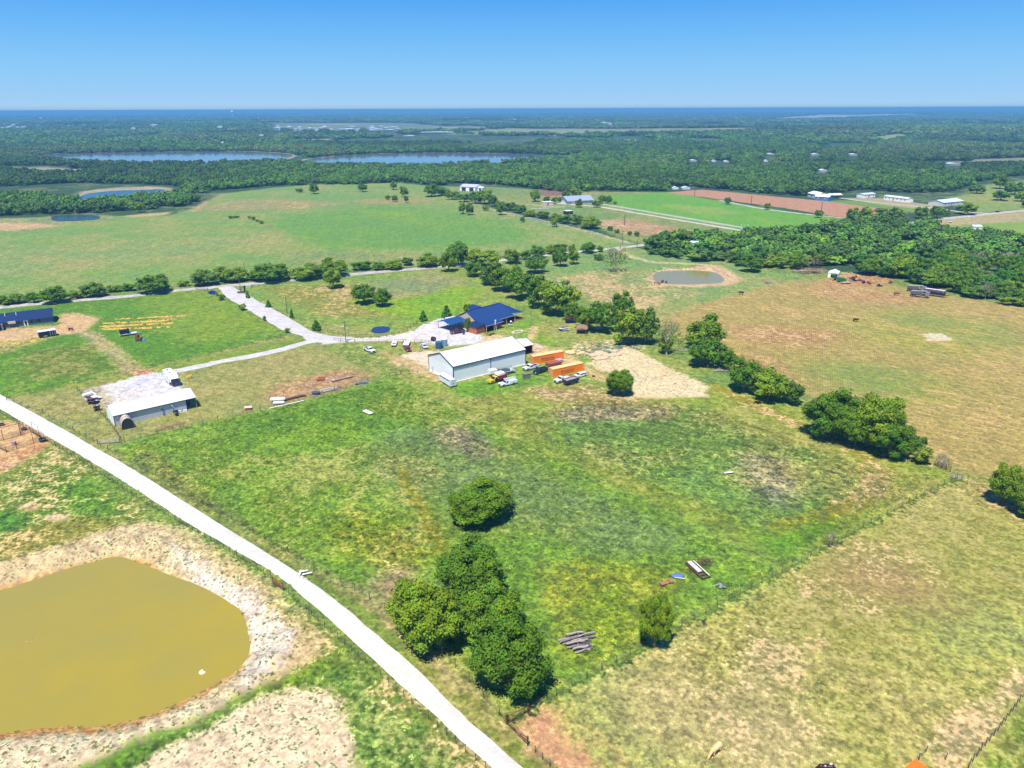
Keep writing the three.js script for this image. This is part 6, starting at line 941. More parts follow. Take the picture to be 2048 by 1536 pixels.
function sheets(name, label, cat, px, py, n, L, W, m, ry, h = 0.14) { return yard(name, label, cat, px, py, (t) => { srand(px); for (let i = 0; i < n; i++) mesh(name === 'scrap_heap' ? 'bar' : 'sheet', [box(L * rr(0.6, 1), 0.08, W * rr(0.3, 0.8), rr(-0.1, 0.1) * L, i * h, rr(-0.3, 0.3) * W, rr(-0.12, 0.12), 0, rr(-0.06, 0.06))], m[i % m.length], t); }, ry); }
sheets('scrap_heap', 'dark brown rusted frames heaped right of the propane tanks', 'scrap', 588, 796, 7, 7, 1.8, [mat([96, 62, 52], 0.9), mat([66, 44, 40], 0.9), mat([150, 120, 90], 0.9)], 0.62, 0.08);
sheets('metal_sheets', 'grey metal sheets and beams in the middle of the scrap row', 'sheets', 660, 780, 7, 8.5, 2, [mat([176, 168, 150], 0.8), mat([100, 86, 70], 0.9), mat([150, 150, 136], 0.8)], 0.6, 0.07);
sheets('long_beams', 'long pinkish grey beams at the upper end of the scrap row', 'beams', 682, 758.5, 6, 9, 1.8, [mat([196, 172, 166], 0.85), mat([150, 120, 112], 0.9)], 0.62, 0.07);
sheets('scrap_heap', 'reddish scrap left of the long beams', 'scrap', 642, 760, 6, 3, 2, [mat([190, 100, 70], 0.9), rust], 0.3);
sheets('scrap_heap', 'small reddish pile at the tall grass edge left of the propane tanks', 'scrap', 496, 818, 6, 2.4, 2, [mat([206, 110, 92], 0.9), mat([230, 190, 170], 0.9)], 0.3);
sheets('fence_scrap', 'grey scrap by the fence gate at the right end of the scrap row', 'scrap', 725, 767, 6, 4, 2.4, [steelGrey, mat([120, 124, 120], 0.9)], 0.3);
sheets('stacked_panels', 'white panels stacked at the left corner of the gravel pad', 'panels', 179, 795, 7, 3.4, 3, [WHITE, mat([236, 232, 230], 0.8), mat([170, 150, 150], 0.9)], 0.8, 0.22);
sheets('stacked_panels', 'pale panels beside the white ones nearer the barn', 'panels', 194, 798, 6, 3, 2, [WHITE, mat([206, 200, 206], 0.8)], -0.5, 0.2);
sheets('dark_scrap', 'dark bluish scrap just below the white panels', 'scrap', 186, 806, 6, 3, 2.4, [mat([36, 30, 70], 0.8), mat([90, 56, 70], 0.8)], 0.3, 0.3);
sheets('dark_scrap', 'black box-like scrap at the pad fence left of the barn', 'scrap', 194, 820, 5, 2, 2, [DARK, mat([70, 66, 60], 0.9)], 0.7, 0.3);
sheets('junk_heap', 'dim grey junk heap on the lawn below the creek trees', 'junk', 1127, 660, 8, 4, 3, [steelGrey, mat([130, 112, 104], 0.9), tin], 0.4, 0.2);
sheets('junk_heap', 'bluish dark equipment in the shade under the creek trees', 'junk', 1141, 645, 9, 5, 3, [slate, mat([60, 70, 110], 0.7), mat([120, 60, 60], 0.8)], 0.2, 0.26);
sheets('white_chair', 'white chair and boards before the dark creek thicket', 'chair', 1200, 658, 5, 3, 1.6, [WHITE, mat([190, 196, 210], 0.7)], 0.3, 0.24);
yard('yellow_hydrant', 'small yellow garden ornament on the lot right of the camper', 'ornament', 381, 757, (t) => { mesh('post', [bar(V3(0, 0, 0), V3(0.4, 0.9, 0), 0.18, 6)], mat([216, 150, 20], 0.7), t); mesh('wing', [box(1.8, 0.1, 0.7, -0.3, 0.9, 0, 0.4, 0, 0.3)], mat([226, 170, 20], 0.7), t); mesh('foot', [box(0.8, 0.1, 0.6)], rust, t); });
yard('slotted_board', 'white panel with a dark slot lying in the tall grass', 'panel', 736, 827, (t) => { mesh('board', [box(3.4, 0.12, 1.3, 0, 0.42, 0)], WHITE, t); mesh('slot', [box(1.9, 0.14, 0.3, 0, 0.42, 0)], slate, t); }, -0.75);
yard('plank', 'white plank lying alone in the grass below the sheds', 'plank', 1457, 948, (t) => { mesh('board', [box(2.2, 0.1, 0.5, 0, 0.4, 0)], WHITE, t); mesh('end_strip', [box(0.2, 0.12, 0.52, 1.05, 0.4, 0)], tin, t); }, 0.25);
yard('board', 'reddish board lying in the grass above the evergreen tree', 'board', 1333, 1168, (t) => { mesh('board', [box(2.6, 0.1, 0.9, 0, 0.35, 0)], mat([150, 112, 86], 0.9), t); mesh('batten', [box(0.2, 0.08, 0.9, 0.5, 0.45, 0)], rust, t); }, 0.4);
yard('blue_tarp', 'crumpled blue tarp with a white edge left of the metal frame', 'tarp', 1355, 1154, (t) => { srand(6); mesh('tarp', [new THREE.IcosahedronGeometry(1, 2).scale(1.3, 0.3, 0.7).translate(0, 0.3, 0)], mat([86, 112, 168], 0.7), t); mesh('edge', [box(1.9, 0.06, 0.12, 0.2, 0.3, 0.75, -0.2)], WHITE, t); });
yard('grey_scrap', 'small grey metal scrap near the lower lot corner', 'scrap', 1441, 1175, (t) => { for (const [x, r] of [[-0.4, 0.3], [0.3, -0.6], [0, 1.2]]) mesh('piece', [box(1.2, 0.08, 0.4, x, 0.35, x, r, 0, 0.2)], steelGrey, t); });
{ // cattle-guard like frame of beams
  const t = thing('trailer_frame', 'long brown metal frame holding pale boards near the lot corner', 'frame'); const a = G(1371, 1130), b = G(1404, 1161), p = G(1386, 1124.5); seat(t, [1371, 1130], [1404, 1161]); const L = a.distanceTo(b), W = a.distanceTo(p) * 0.98, brown = mat([96, 74, 60], 0.9);
  mesh('frame', [box(L, 0.3, 0.14, L / 2, 0.3, 0), box(L, 0.3, 0.14, L / 2, 0.3, -W), ...[0, 0.33, 0.66, 0.82, 1].map((f) => box(0.14, 0.26, W, L * f, 0.3, -W / 2))], brown, t);
  for (const [z, w, l, m] of [[-W * 0.25, 0.35, 0.66, mat([226, 206, 206], 0.8)], [-W * 0.5, 0.45, 0.66, mat([232, 212, 214], 0.8)], [-W * 0.88, 0.14, 0.98, mat([250, 238, 210], 0.7)]]) mesh('board', [box(L * l, 0.14, w, L * l / 2 + 0.1, 0.6, z)], m, t);
  const br = thing('brush_tangle', 'tangle of brown rusted wire and branches above the metal frame', 'brush'), q = G(1411, 1128); br.position.copy(q); srand(15);
  for (let i = 0; i < 26; i++) mesh('branch', [bar(V3(rr(-1.6, 1.6), rr(0.1, 0.8), rr(-1.2, 1.2)), V3(rr(-1.9, 1.9), rr(0.2, 1.1), rr(-1.4, 1.4)), 0.06, 4, 0.03)], brown, br);
}
{ // heap of grey logs: each its own
  const bark = [mat(col(206, 190, 192, 0.5), 0.95), mat(col(176, 160, 158, 0.5), 0.95), mat(col(222, 208, 200, 0.5), 0.95)]; srand(41);
  const a = G(1120, 1280), ux = V3().subVectors(G(1185, 1274), a).setY(0).normalize(), uz = V3(-ux.z, 0, ux.x), spots = [[1116, 1283, 1150, 1276], [1120, 1288, 1158, 1277], [1132, 1275, 1166, 1270], [1126, 1290, 1160, 1281], [1128, 1292, 1165, 1284], [1133, 1294, 1168, 1288], [1134, 1297, 1166, 1293], [1139, 1299, 1170, 1294], [1146, 1304, 1176, 1297], [1150, 1308, 1180, 1301], [1150, 1284, 1192, 1277], [1158, 1279, 1190, 1270], [1162, 1305, 1184, 1297], [1140, 1281, 1172, 1274], [1143, 1288, 1176, 1284], [1151, 1299, 1184, 1291]];
  spots.forEach(([x0, y0, x1, y1], i) => { const t = thing('log', i === 11 ? 'forked pale branch sticking out at the right end of the grey log heap' : i === 12 ? 'lowest log of the grey heap, nearest the pasture fence' : i === 0 ? 'leftmost weathered log of the grey log heap in the long lot' : 'weathered grey log in the heap near the lower lot fence', 'log', i === 0 || i === 11 || i === 12 ? null : 'logs of the grey heap'); const p = G(x0, y0), q = G(x1, y1); t.position.copy(p); const d = V3().subVectors(q, p), y = 0.22 + (i % 3) * 0.2, r = rr(0.1, 0.2);
    const c = new THREE.CatmullRomCurve3([V3(0, y, 0), V3(d.x * 0.35 + rr(-0.2, 0.2), y + rr(-0.05, 0.12), d.z * 0.35 + rr(-0.2, 0.2)), V3(d.x * 0.7 + rr(-0.2, 0.2), y + rr(-0.05, 0.1), d.z * 0.7 + rr(-0.2, 0.2)), V3(d.x, y, d.z)]);
    mesh('trunk', [new THREE.TubeGeometry(c, 10, r, 7)], bark[i % 3], t); mesh('stub', [bar(V3(d.x * 0.6, y, d.z * 0.6), V3(d.x * 0.6 + rr(-0.5, 0.5), y + 0.5, d.z * 0.6 + rr(-0.5, 0.5)), r * 0.45, 5, r * 0.25)], bark[(i + 1) % 3], t); mesh('cut_end', [bar(V3(-ux.x * 0.02, y, -ux.z * 0.02), V3(ux.x * 0.05, y, ux.z * 0.05), r * 1.02, 9)], mat(col(226, 206, 170, 0.6), 0.9), t); });
  yard('ash_heap', 'dark twiggy ash patch amid the grey log heap', 'ash', 1167, 1292, (t) => { srand(9); for (let i = 0; i < 34; i++) mesh('twig', [bar(V3(rr(-1.3, 1.3), rr(0.05, 0.7), rr(-1.1, 1.1)), V3(rr(-1.5, 1.5), rr(0.2, 0.9), rr(-1.3, 1.3)), 0.045, 4, 0.02)], mat([112, 92, 108], 1), t); });
}
// machines at the wood edge above the brown pasture
{ const green = paint(30, 120, 50), yel = mat([240, 206, 40], 0.5);
  const tr = thing('tractor', 'green tractor before the white canopy shelter', 'tractor'); mesh('hood', [box(2.2, 0.9, 0.9, 1.1, 0.9, 0)], green, tr); mesh('cab', [box(1.5, 1.6, 1.6, -0.7, 1.2, 0)], mat(new THREE.Color(0.02, 0.09, 0.08), 0.2), tr); mesh('roof', [box(1.7, 0.14, 1.7, -0.7, 2.8, 0)], green, tr); for (const z of [-0.9, 0.9]) { wheel(tr, -0.8, z, 2); wheel(tr, 1.7, z, 1.2); mesh('hub', [new THREE.CylinderGeometry(0.42, 0.42, 0.5, 10).rotateX(Math.PI / 2).translate(-0.8, 0.78, z)], yel, tr); } park(tr, [1666, 560], [1676, 562]);
  const co = thing('hay_baler', 'green hay machine right of the tractor', 'machine'); mesh('body', [box(3, 1.6, 2, 0, 0.6, 0)], green, co); mesh('chute', [prism([[-1.5, 1.2], [-2.3, 0.7], [-2.3, 1.5], [-1.5, 2]], 1.6)], green, co); for (const z of [-1.1, 1.1]) wheel(co, 0, z, 1); park(co, [1688, 565], [1676, 563.5]);
  const fl = thing('flat_rack', 'low grey flat rack below the green hay machine', 'rack'); mesh('deck', [box(5, 0.2, 2, 0, 0.6, 0)], mat([170, 160, 140], 0.9), fl); mesh('headboard', [box(0.12, 0.9, 2, 2.4, 0.8, 0)], mat([160, 150, 130], 0.9), fl); for (const x of [-1.5, 1.5]) for (const z of [-0.9, 0.9]) wheel(fl, x, z, 0.7); park(fl, [1684, 568], [1699, 567]);
  [[1704, 558], [1711, 555], [1709, 562], [1720, 562], [1727, 566], [1738, 567.5], [1759, 573], [1781, 566]].forEach(([x, y], i) => yard('old_implement', `${ORD[i]} dark rusty implement from the left along the wood edge right of the tractor`, 'implement', x, y, (t) => { srand(i + 2); mesh('frame', [box(2.6, 0.25, 1.3, 0, 0.4, 0), box(0.9, 0.6, 1, rr(-0.6, 0.6), 0.6, 0)], i % 2 ? rust : DARK, t); mesh('top_bar', [bar(V3(-1.3, 0.9, 0), V3(1.4, 1.1, 0.2), 0.09, 5)], mat([190, 176, 160], 0.9), t); for (const z of [-0.7, 0.7]) wheel(t, rr(-0.8, 0.8), z, 0.7); }, i));
  yard('brush_pile', 'reddish brown brush pile at the wood edge left of the canopy', 'brush', 1622, 545, (t) => { srand(14); for (let i = 0; i < 70; i++) mesh('branch', [bar(V3(rr(-9, 9), rr(0, 1.2), rr(-4, 4)), V3(rr(-10, 10), rr(0.3, 2), rr(-5, 5)), 0.14, 4, 0.06)], i % 3 ? mat([140, 100, 90], 1) : plankM, t); });
  const tk = thing('tanker_trailer', 'dark purple tanker trailer with a white top at the wood edge', 'tanker'); mesh('tank', [new THREE.CapsuleGeometry(1.15, 7, 6, 16).rotateZ(Math.PI / 2).translate(0, 2, 0)], mat(new THREE.Color(0.04, 0.03, 0.09), 0.4), tk); mesh('walkway', [box(8.4, 0.14, 1.2, 0, 3.1, 0)], mat([246, 226, 210], 0.6), tk); mesh('frame', [box(9.4, 0.3, 1, 0, 0.8, 0)], DARK, tk); mesh('neck', [bar(V3(4.4, 0.9, 0), V3(6.3, 1.3, 0), 0.16, 6)], DARK, tk); for (const x of [-3.4, -2.4]) for (const z of [-1, 1]) wheel(tk, x, z, 1.2); park(tk, [1856, 590.5], [1880, 594]);
  const rig = (label, x, y, dx) => { const t = thing('oilfield_truck', label, 'truck'); mesh('chassis', [box(8, 0.3, 1.6, 0, 0.9, 0)], DARK, t); mesh('cab', [box(1.8, 1.8, 2.2, 3, 1, 0)], mat([130, 124, 140], 0.6), t); mesh('pane', [box(0.08, 0.7, 1.9, 3.92, 1.9, 0)], GLASS, t); mesh('deck_load', [box(3.6, 1.1, 2, -0.9, 1.2, 0), box(1.4, 1.5, 1.6, -3.2, 1.2, 0)], mat([96, 90, 96], 0.8), t); mesh('mast', [bar(V3(-3.8, 2.6, 0.4), V3(2.6, 3.1, 0.4), 0.16, 6), bar(V3(-3.8, 2.6, -0.4), V3(2.6, 3.1, -0.4), 0.16, 6)], steelGrey, t); for (const q of [-3.2, -2.1, 2.7]) for (const z of [-1, 1]) wheel(t, q, z, 1.2); park(t, [x, y], [x + dx, y + 2.5]); };
  rig('grey truck with mast at the front of the dark machines', 1828, 593, 22); rig('dark truck with mast behind, nearest the wood', 1820, 582, 24);
}

// ------------------------------------------------------------------ fences, poles, pens
const postG = new THREE.CylinderGeometry(0.045, 0.05, 1.45, 5).translate(0, 0.68, 0), tipG = new THREE.CylinderGeometry(0.05, 0.05, 0.14, 5).translate(0, 1.46, 0), postM = mat([62, 58, 50], 0.8), tipM = mat([236, 236, 230], 0.7), wireM = mat([120, 118, 112], 0.5, 0.5), pipeM = mat([84, 58, 48], 0.7), woodPost = mat([120, 100, 84], 0.95), whiteP = mat([240, 240, 236], 0.6);
function fence(label, pts, step, o = {}) {
  const t = thing(o.name || 'wire_fence', label, 'fence'), q = pts.map((p) => G(...p)), h = o.h || 1.3, out = []; let carry = 0; srand(pts.length * 7 + pts[0][0]);
  for (let i = 0; i < q.length - 1; i++) { const L = q[i].distanceTo(q[i + 1]); for (let d = carry; d < L; d += step) { const p = V3().lerpVectors(q[i], q[i + 1], d / L); p.y = groundH(p.x, p.z); out.push(p); carry = d + step - L; } }
  out.push(q.at(-1)); const o0 = out[0].clone(); t.position.copy(o0);
  out.forEach((p, i) => { const big = o.thick && i % o.thick === 0, m = mesh('post', postG, o.pm || (big ? woodPost : postM), t); m.position.subVectors(p, o0); m.scale.set(big ? 2.2 : o.w || 1, h / 1.3 * (big ? 1.1 : rr(0.94, 1.05)), big ? 2.2 : o.w || 1); m.rotation.set(rr(-0.05, 0.05), 0, rr(-0.05, 0.05)); if (o.tip) mesh('tip', tipG, tipM, m); });
  const w = []; for (const y of o.rails || [0.3, 0.6, 0.9, 1.2]) for (let i = 0; i < out.length - 1; i++) { const a = out[i].clone().sub(o0), b = out[i + 1].clone().sub(o0); a.y += y * h / 1.3; b.y += y * h / 1.3; w.push(bar(a, b, o.r || 0.012, o.r ? 5 : 3)); }
  mesh(o.r ? 'rail' : 'wire', w, o.rm || wireM, t); return t;
}
fence('steel post and wire fence along the pond side of the white gravel road', [[-60, 788], [0, 826], [99, 886], [172, 930], [279, 1000], [357, 1045], [443, 1095], [521, 1144], [546, 1159]], 2.3, { thick: 9 });
fence('steel post fence along the white gravel road below the roadside gate', [[567, 1178], [586, 1197], [675, 1278], [764, 1354], [855, 1437], [932, 1505], [1000, 1562], [1080, 1635]], 2, { thick: 0 });
fence('wire fence between the white gravel road and the tall grass lot', [[14, 801], [81, 824], [193, 888], [342, 970], [487, 1053], [632, 1137], [760, 1211], [836, 1256], [880, 1302], [948, 1376], [1012, 1446]], 4, { thick: 5 });
fence('long wire fence between the lots and the lower right pasture', [[1014, 1447], [1150, 1371], [1300, 1288], [1440, 1211], [1562, 1146], [1700, 1070], [1820, 1005], [1910, 958]], 3, { thick: 6 });
fence('wire fence running from the corner gate past the orange washed bank', [[1914, 957], [1960, 984], [2048, 1040], [2120, 1080]], 3, { thick: 4 });
fence('pasture fence leaving the bottom lot corner beside the pink bare soil', [[1056, 1492], [1100, 1534], [1170, 1604]], 1.5, {});
fence('wire fence between the barn lot and the tall grass lot', [[249, 884], [330, 866], [450, 838], [560, 812], [640, 790], [720, 768], [790, 750], [836, 744]], 4, { thick: 3 });
fence('low fence along the left edge of the gravel pad', [[156, 781], [180, 806], [206, 832], [230, 862], [243, 882]], 2.6, { thick: 2 });
fence('pipe fence on the meadow side of the drive below the small round pond', [[655, 664], [699, 674.5], [728, 676], [758, 676], [775, 674.5], [800, 668], [816, 660], [836, 646]], 3, { r: 0.05, rails: [0.65, 1.25], rm: pipeM, pm: pipeM, w: 1.4, name: 'pipe_fence' });
fence('pipe fence on the lower side of the drive above the parked cars', [[668, 682], [700, 686], [750, 686], [795, 686], [812, 685.5]], 3, { r: 0.05, rails: [0.65, 1.25], rm: pipeM, pm: pipeM, w: 1.4, name: 'pipe_fence' });
fence('short pipe fence on the gravel yard left of the blue tank', [[829, 684], [845, 685.5], [862, 687.5]], 3, { r: 0.05, rails: [0.65, 1.25], rm: pipeM, pm: pipeM, w: 1.4, name: 'pipe_fence' });
fence('wire fence across the grass between the house and the creek trees', [[1004, 612], [1030, 614], [1066, 632], [1090, 645], [1104, 652]], 3.5, { thick: 2 });
fence('white board fence along the ranch lane', [[1206, 410], [1290, 424.5], [1348, 434.5], [1420, 446.5], [1484, 457.5]], 3.2, { r: 0.09, rails: [0.35, 0.8, 1.25], rm: whiteP, pm: whiteP, w: 2.2, name: 'board_fence' });
fence('pale board fence left of the small machine shed', [[1062, 419], [1096, 418], [1130, 415]], 4, { r: 0.07, rails: [0.5, 1.1], rm: whiteP, pm: whiteP, w: 2, name: 'board_fence' });
fence('wire fence at the lower right corner beside bright grass', [[1915, 1590], [1938, 1534], [1962, 1502], [1996, 1462], [2024, 1424], [2060, 1376], [2120, 1310]], 1.4, { h: 1.4 });
fence('wire pen side with white-tipped posts beside the orange container corner', [[1822, 1536], [1839, 1519], [1855, 1500.5], [1872, 1510], [1890, 1520.5]], 2.05, { tip: true });
fence('faint wire fence between the green left lot and the barn lot', [[16, 796], [150, 768], [300, 737], [440, 705], [580, 671]], 6, {});
fence('wire fence along the lower edge of the county road by the meadow', [[505, 574], [600, 564.5], [700, 555], [790, 546], [880, 538]], 6, {});
fence('wire fence along the tree line of the brown pasture', [[1330, 712], [1450, 748], [1600, 812], [1800, 900], [1900, 944]], 6, { thick: 3 });

function gate(name, label, a, b, h, rails, m, o = {}) {
  const t = thing(name, label, 'gate'), len = seat(t, a, b);
  mesh('frame', [...Array.from({ length: rails }, (_, i) => bar(V3(0.1, 0.25 + (h - 0.3) * i / (rails - 1), 0), V3(len - 0.1, 0.25 + (h - 0.3) * i / (rails - 1), 0), 0.04, 5)), bar(V3(0.1, 0.2, 0), V3(0.1, h, 0), 0.045, 5), bar(V3(len - 0.1, 0.2, 0), V3(len - 0.1, h, 0), 0.045, 5), bar(V3(0.1, 0.25, 0), V3(len - 0.1, h - 0.1, 0), 0.035, 5)], m, t);
  for (const x of [-0.05, len + 0.05]) mesh('post', [bar(V3(x, 0, 0), V3(x, h + (o.up || 0.35), 0), 0.1, 7)], o.pm || woodPost, t); return t;
}
gate('pipe_gate', 'rust brown pipe gate in the roadside fence by the pond dam', [546.5, 1167], [566.5, 1181], 1.5, 6, rust);
gate('pipe_gate', 'open pipe gate between the gravel road verge and the barn lot', [196, 889], [240, 885], 1.3, 5, steelGrey);
gate('pipe_gate', 'dark bent pipe gate at the bottom lot corner, towards the pasture', [1014, 1449], [1055, 1491], 1.35, 3, pipeM, { pm: pipeM });
gate('pipe_gate', 'dark pipe brace gate at the bottom lot corner, towards the evergreen', [1016, 1447], [1056, 1426], 1.35, 3, pipeM, { pm: pipeM });
gate('corner_gate', 'weathered gate at the far fence corner of the lots', [1902, 957], [1924, 960], 1.5, 4, steelGrey, { pm: deadMat });
gate('entrance_gate', 'pale gate leaf beside the driveway entrance posts', [491, 577], [503, 575], 1.4, 5, whiteP, { pm: DARK });
gate('entrance_gate', 'open gate leaf on the left of the driveway entrance', [392, 579], [416, 582], 1.4, 5, steelGrey, { pm: DARK });
gate('ranch_gate', 'white gate frame at the lower end of the white board fence', [1482, 458], [1496, 458], 3, 3, whiteP, { pm: whiteP });
{ const t = thing('arch_frame', 'tall thin pipe arch over the pen entrance by the road', 'arch'); const len = seat(t, [66.5, 864], [79.5, 872]); mesh('post', [bar(V3(0, 0, 0), V3(0, 3, 0), 0.06, 6)], steelGrey, t); mesh('post', [bar(V3(len, 0, 0), V3(len, 3, 0), 0.06, 6)], steelGrey, t); mesh('top_bar', [bar(V3(-0.1, 3, 0), V3(len + 0.1, 3, 0), 0.06, 6)], steelGrey, t); }
function pen(label, pts, h, n, tallPosts) { const t = thing('pipe_pen', label, 'pen'), q = pts.map((p) => G(...p)), o = q[0].clone(); t.position.copy(o); q.forEach((p) => p.sub(o)); q.forEach((p, i) => mesh('post', [bar(p.clone(), p.clone().setY(p.y + h + (tallPosts.includes(i) ? 1.5 : 0.15)), 0.07, 6)], pipeM, t)); for (let i = 0; i < n; i++) mesh('rail', q.slice(1).map((p, k) => bar(q[k].clone().setY(q[k].y + 0.25 + (h - 0.25) * i / (n - 1)), p.clone().setY(p.y + 0.25 + (h - 0.25) * i / (n - 1)), 0.035, 5)), pipeM, t); return t; }
pen('front row of pipe pen panels on the orange sand, nearest the pond', [[-22, 888], [13.5, 905], [34, 898.5], [68, 887.5], [82, 882]], 1.5, 6, [3]);
pen('middle row of pipe pen panels with tall posts', [[-22, 889], [7.6, 880.5], [42, 871], [62, 865], [80, 876]], 1.5, 6, [1, 2]);
pen('back row of pipe pen panels at the grass edge', [[-22, 862], [2, 856], [37, 848], [42, 871]], 1.4, 3, []);
for (const [x, y, r, label, c] of [[4, 851, 0.62, 'small black tub on the grass at the left end of the pens', [28, 28, 32]], [48, 860, 0.66, 'small black tub beside the arch end of the pens', [30, 24, 36]], [86, 883, 0.95, 'larger greenish black tub at the right end of the pens', [40, 58, 58]]]) yard('feed_tub', label, 'tub', x, y, (t) => { mesh('wall', [new THREE.CylinderGeometry(r, r * 0.82, r * 0.9, 18, 1, true).translate(0, r * 0.45, 0)], mat(c, 0.7, 0, { side: THREE.DoubleSide }), t); mesh('rim', [new THREE.TorusGeometry(r, 0.06, 6, 20).rotateX(Math.PI / 2).translate(0, r * 0.9, 0)], mat([120, 130, 136], 0.6), t); mesh('bottom', [new THREE.CylinderGeometry(r * 0.83, r * 0.83, 0.05, 18).translate(0, 0.05, 0)], DARK, t); });
yard('feed_barrel', 'mauve square feed barrel inside the front pen', 'barrel', 29, 890, (t) => { mesh('body', [box(0.8, 0.95, 0.7)], mat([160, 132, 156], 0.7), t); mesh('lid', [box(0.86, 0.1, 0.76, 0, 0.95, 0)], mat([176, 150, 170], 0.7), t); });
function pole(label, px, y0, y1, arm, o = {}) { const h = tall(px, y0, y1); return yard('utility_pole', label, 'pole', px, y0, (t) => { mesh('shaft', [bar(V3(0, -0.1, 0), V3(0, h, 0), o.r || 0.16, 7, (o.r || 0.16) * 0.7)], mat([104, 88, 76], 0.95), t); if (arm) mesh('crossarm', [box(2.2, 0.14, 0.12, 0, h - 0.6, 0.12)], woodPost, t); if (o.can) { mesh('transformer', [new THREE.CylinderGeometry(0.3, 0.3, 0.9, 10).translate(0.45, h - 1.9, 0)], steelGrey, t); mesh('lamp', [box(0.9, 0.16, 0.3, -0.6, h - 2.2, 0)], whiteP, t); } else mesh('insulator', [box(0.12, 0.22, 0.12, 0, h, 0)], steelGrey, t); }, 0.5); }
pole('utility pole with transformer beside the drive junction', 692, 684, 641, true, { can: true }); pole('bare utility pole in the meadow by the driveway conifers', 574.6, 627, 590, false); pole('utility pole beside the driveway entrance', 481.5, 584, 546, false); pole('utility pole across the county road behind the driveway entrance', 490.8, 551, 526, false); pole('utility pole at the bend of the far lane', 1244.6, 488, 461, true); pole('shorter pole by the road right of the far lane bend', 1274, 495, 478, false);
pole('pole at the lower edge of the tilled field, beside a round tree', 1641, 432, 404, false, { r: 0.3 }); pole('pole in the middle of the tilled field', 1502, 408, 390, false, { r: 0.3 }); pole('pole at the upper left end of the tilled field', 1389, 392, 373, false, { r: 0.3 }); pole('thin pole standing on the ranch lane field left of the white fence', 1249, 450, 429, false, { r: 0.3 });
yard('entrance_sign', 'dark upright entrance panel at the driveway mouth', 'sign', 490, 585, (t) => { mesh('panel', [box(0.35, 3.2, 1.2)], DARK, t); mesh('base', [box(0.6, 0.2, 1.5)], plankM, t); });
yard('entrance_wall', 'low dark entrance wall beside the driveway pole', 'wall', 482, 587, (t) => { mesh('wall', [box(3.2, 0.9, 0.4)], mat([96, 86, 84], 0.9), t); mesh('cap', [box(3.4, 0.12, 0.6, 0, 0.9, 0)], slate, t); }, 0.2);
yard('culvert_rails', 'pair of white culvert pipes sticking out beside the gravel road', 'culvert', 606, 1150, (t) => { for (const [x, z, l] of [[-0.4, -0.55, 1.1], [0, 0.35, 1.7]]) mesh('pipe', [bar(V3(x, 0.35, z), V3(x + l, 0.42, z - l * 0.35), 0.13, 8)], whiteP, t); mesh('headwall', [box(0.4, 0.5, 1.8, -0.55, 0, 0)], mat([226, 220, 214], 0.95), t); for (const [x, z] of [[0.3, 1.2], [1, 1.4], [-0.2, -1.2]]) mesh('stone', [new THREE.DodecahedronGeometry(0.28).translate(x, 0.1, z)], plankM, t); });
yard('floating_debris', 'white curled debris floating in the muddy pond', 'debris', 405, 1345, (t) => { t.position.copy(onPlane(405, 1344, muddy.y)); mesh('shell', [new THREE.TorusGeometry(0.42, 0.13, 6, 16, 4.6).rotateX(Math.PI / 2)], mat([244, 230, 180], 0.8), t); mesh('piece', [new THREE.SphereGeometry(0.32, 10, 6).scale(1.2, 0.25, 0.8)], mat([250, 240, 206], 0.8), t); });
yard('mud_bank', 'dark shallow mud patch breaking the pond surface', 'mud', 62, 1280, (t) => { t.position.copy(onPlane(62, 1280, muddy.y)); mesh('mud', [new THREE.SphereGeometry(0.9, 14, 8).scale(1, 0.05, 0.45)], mat([166, 140, 62], 0.9), t); mesh('twig', [bar(V3(-0.6, 0.05, 0), V3(0.5, 0.12, 0.1), 0.04, 4)], woodPost, t); }, 0.6);
[[231.8, 639, 372.4, 631], [208, 647, 346, 641], [200.5, 653.5, 344, 647], [208, 659, 338.5, 655]].forEach(([x0, y0, x1, y1], i) => { const a = G(x0, y0), b = G(x1, y1), t = thing('hay_row', ['farthest and longest', 'second', 'third', 'nearest'][i] + ' straw-mulched row in the green left lot', 'hay row'); t.position.copy(a); srand(50 + i); const d = V3().subVectors(b, a), list = []; for (let k = 0; k < 60; k++) { const f = (k + rr(0, 1)) / 60; if (N(NC, f * 0.6, i * 0.3) < -0.25) continue; const g = new THREE.IcosahedronGeometry(rr(0.42, 0.9), 1); g.scale(1.5, 0.42, 0.9); g.rotateY(rr(-0.5, 0.5) + Math.atan2(-d.z, d.x)); g.translate(d.x * f + rr(-0.3, 0.3), 0.05, d.z * f + rr(-0.4, 0.4)); list.push(g); } mesh('straw', list, mat([206, 164, 80], 1), t); const pl = []; for (let k = 0; k < 90; k++) { const f = R(), p = V3(d.x * f + rr(-0.5, 0.5), 0.4, d.z * f + rr(-0.5, 0.5)); pl.push(new THREE.TetrahedronGeometry(rr(0.15, 0.35)).translate(p.x, p.y, p.z)); } mesh('seedling', pl, mat([110, 146, 50], 1), t); });
yard('dug_soil', 'heap of greyish dug soil above the sandy pad', 'soil heap', 1216, 709, (t) => { srand(21); mesh('heap', Array.from({ length: 22 }, () => new THREE.IcosahedronGeometry(rr(0.7, 1.6), 2).scale(1.5, rr(0.3, 0.55), 1).translate(rr(-7, 5), 0.1, rr(-4, 3))), mat([196, 172, 140], 1), t); mesh('stone', Array.from({ length: 30 }, () => new THREE.DodecahedronGeometry(rr(0.15, 0.4)).translate(rr(-8, 7), 0.35, rr(-5, 4))), plankM, t); }, 0.5);
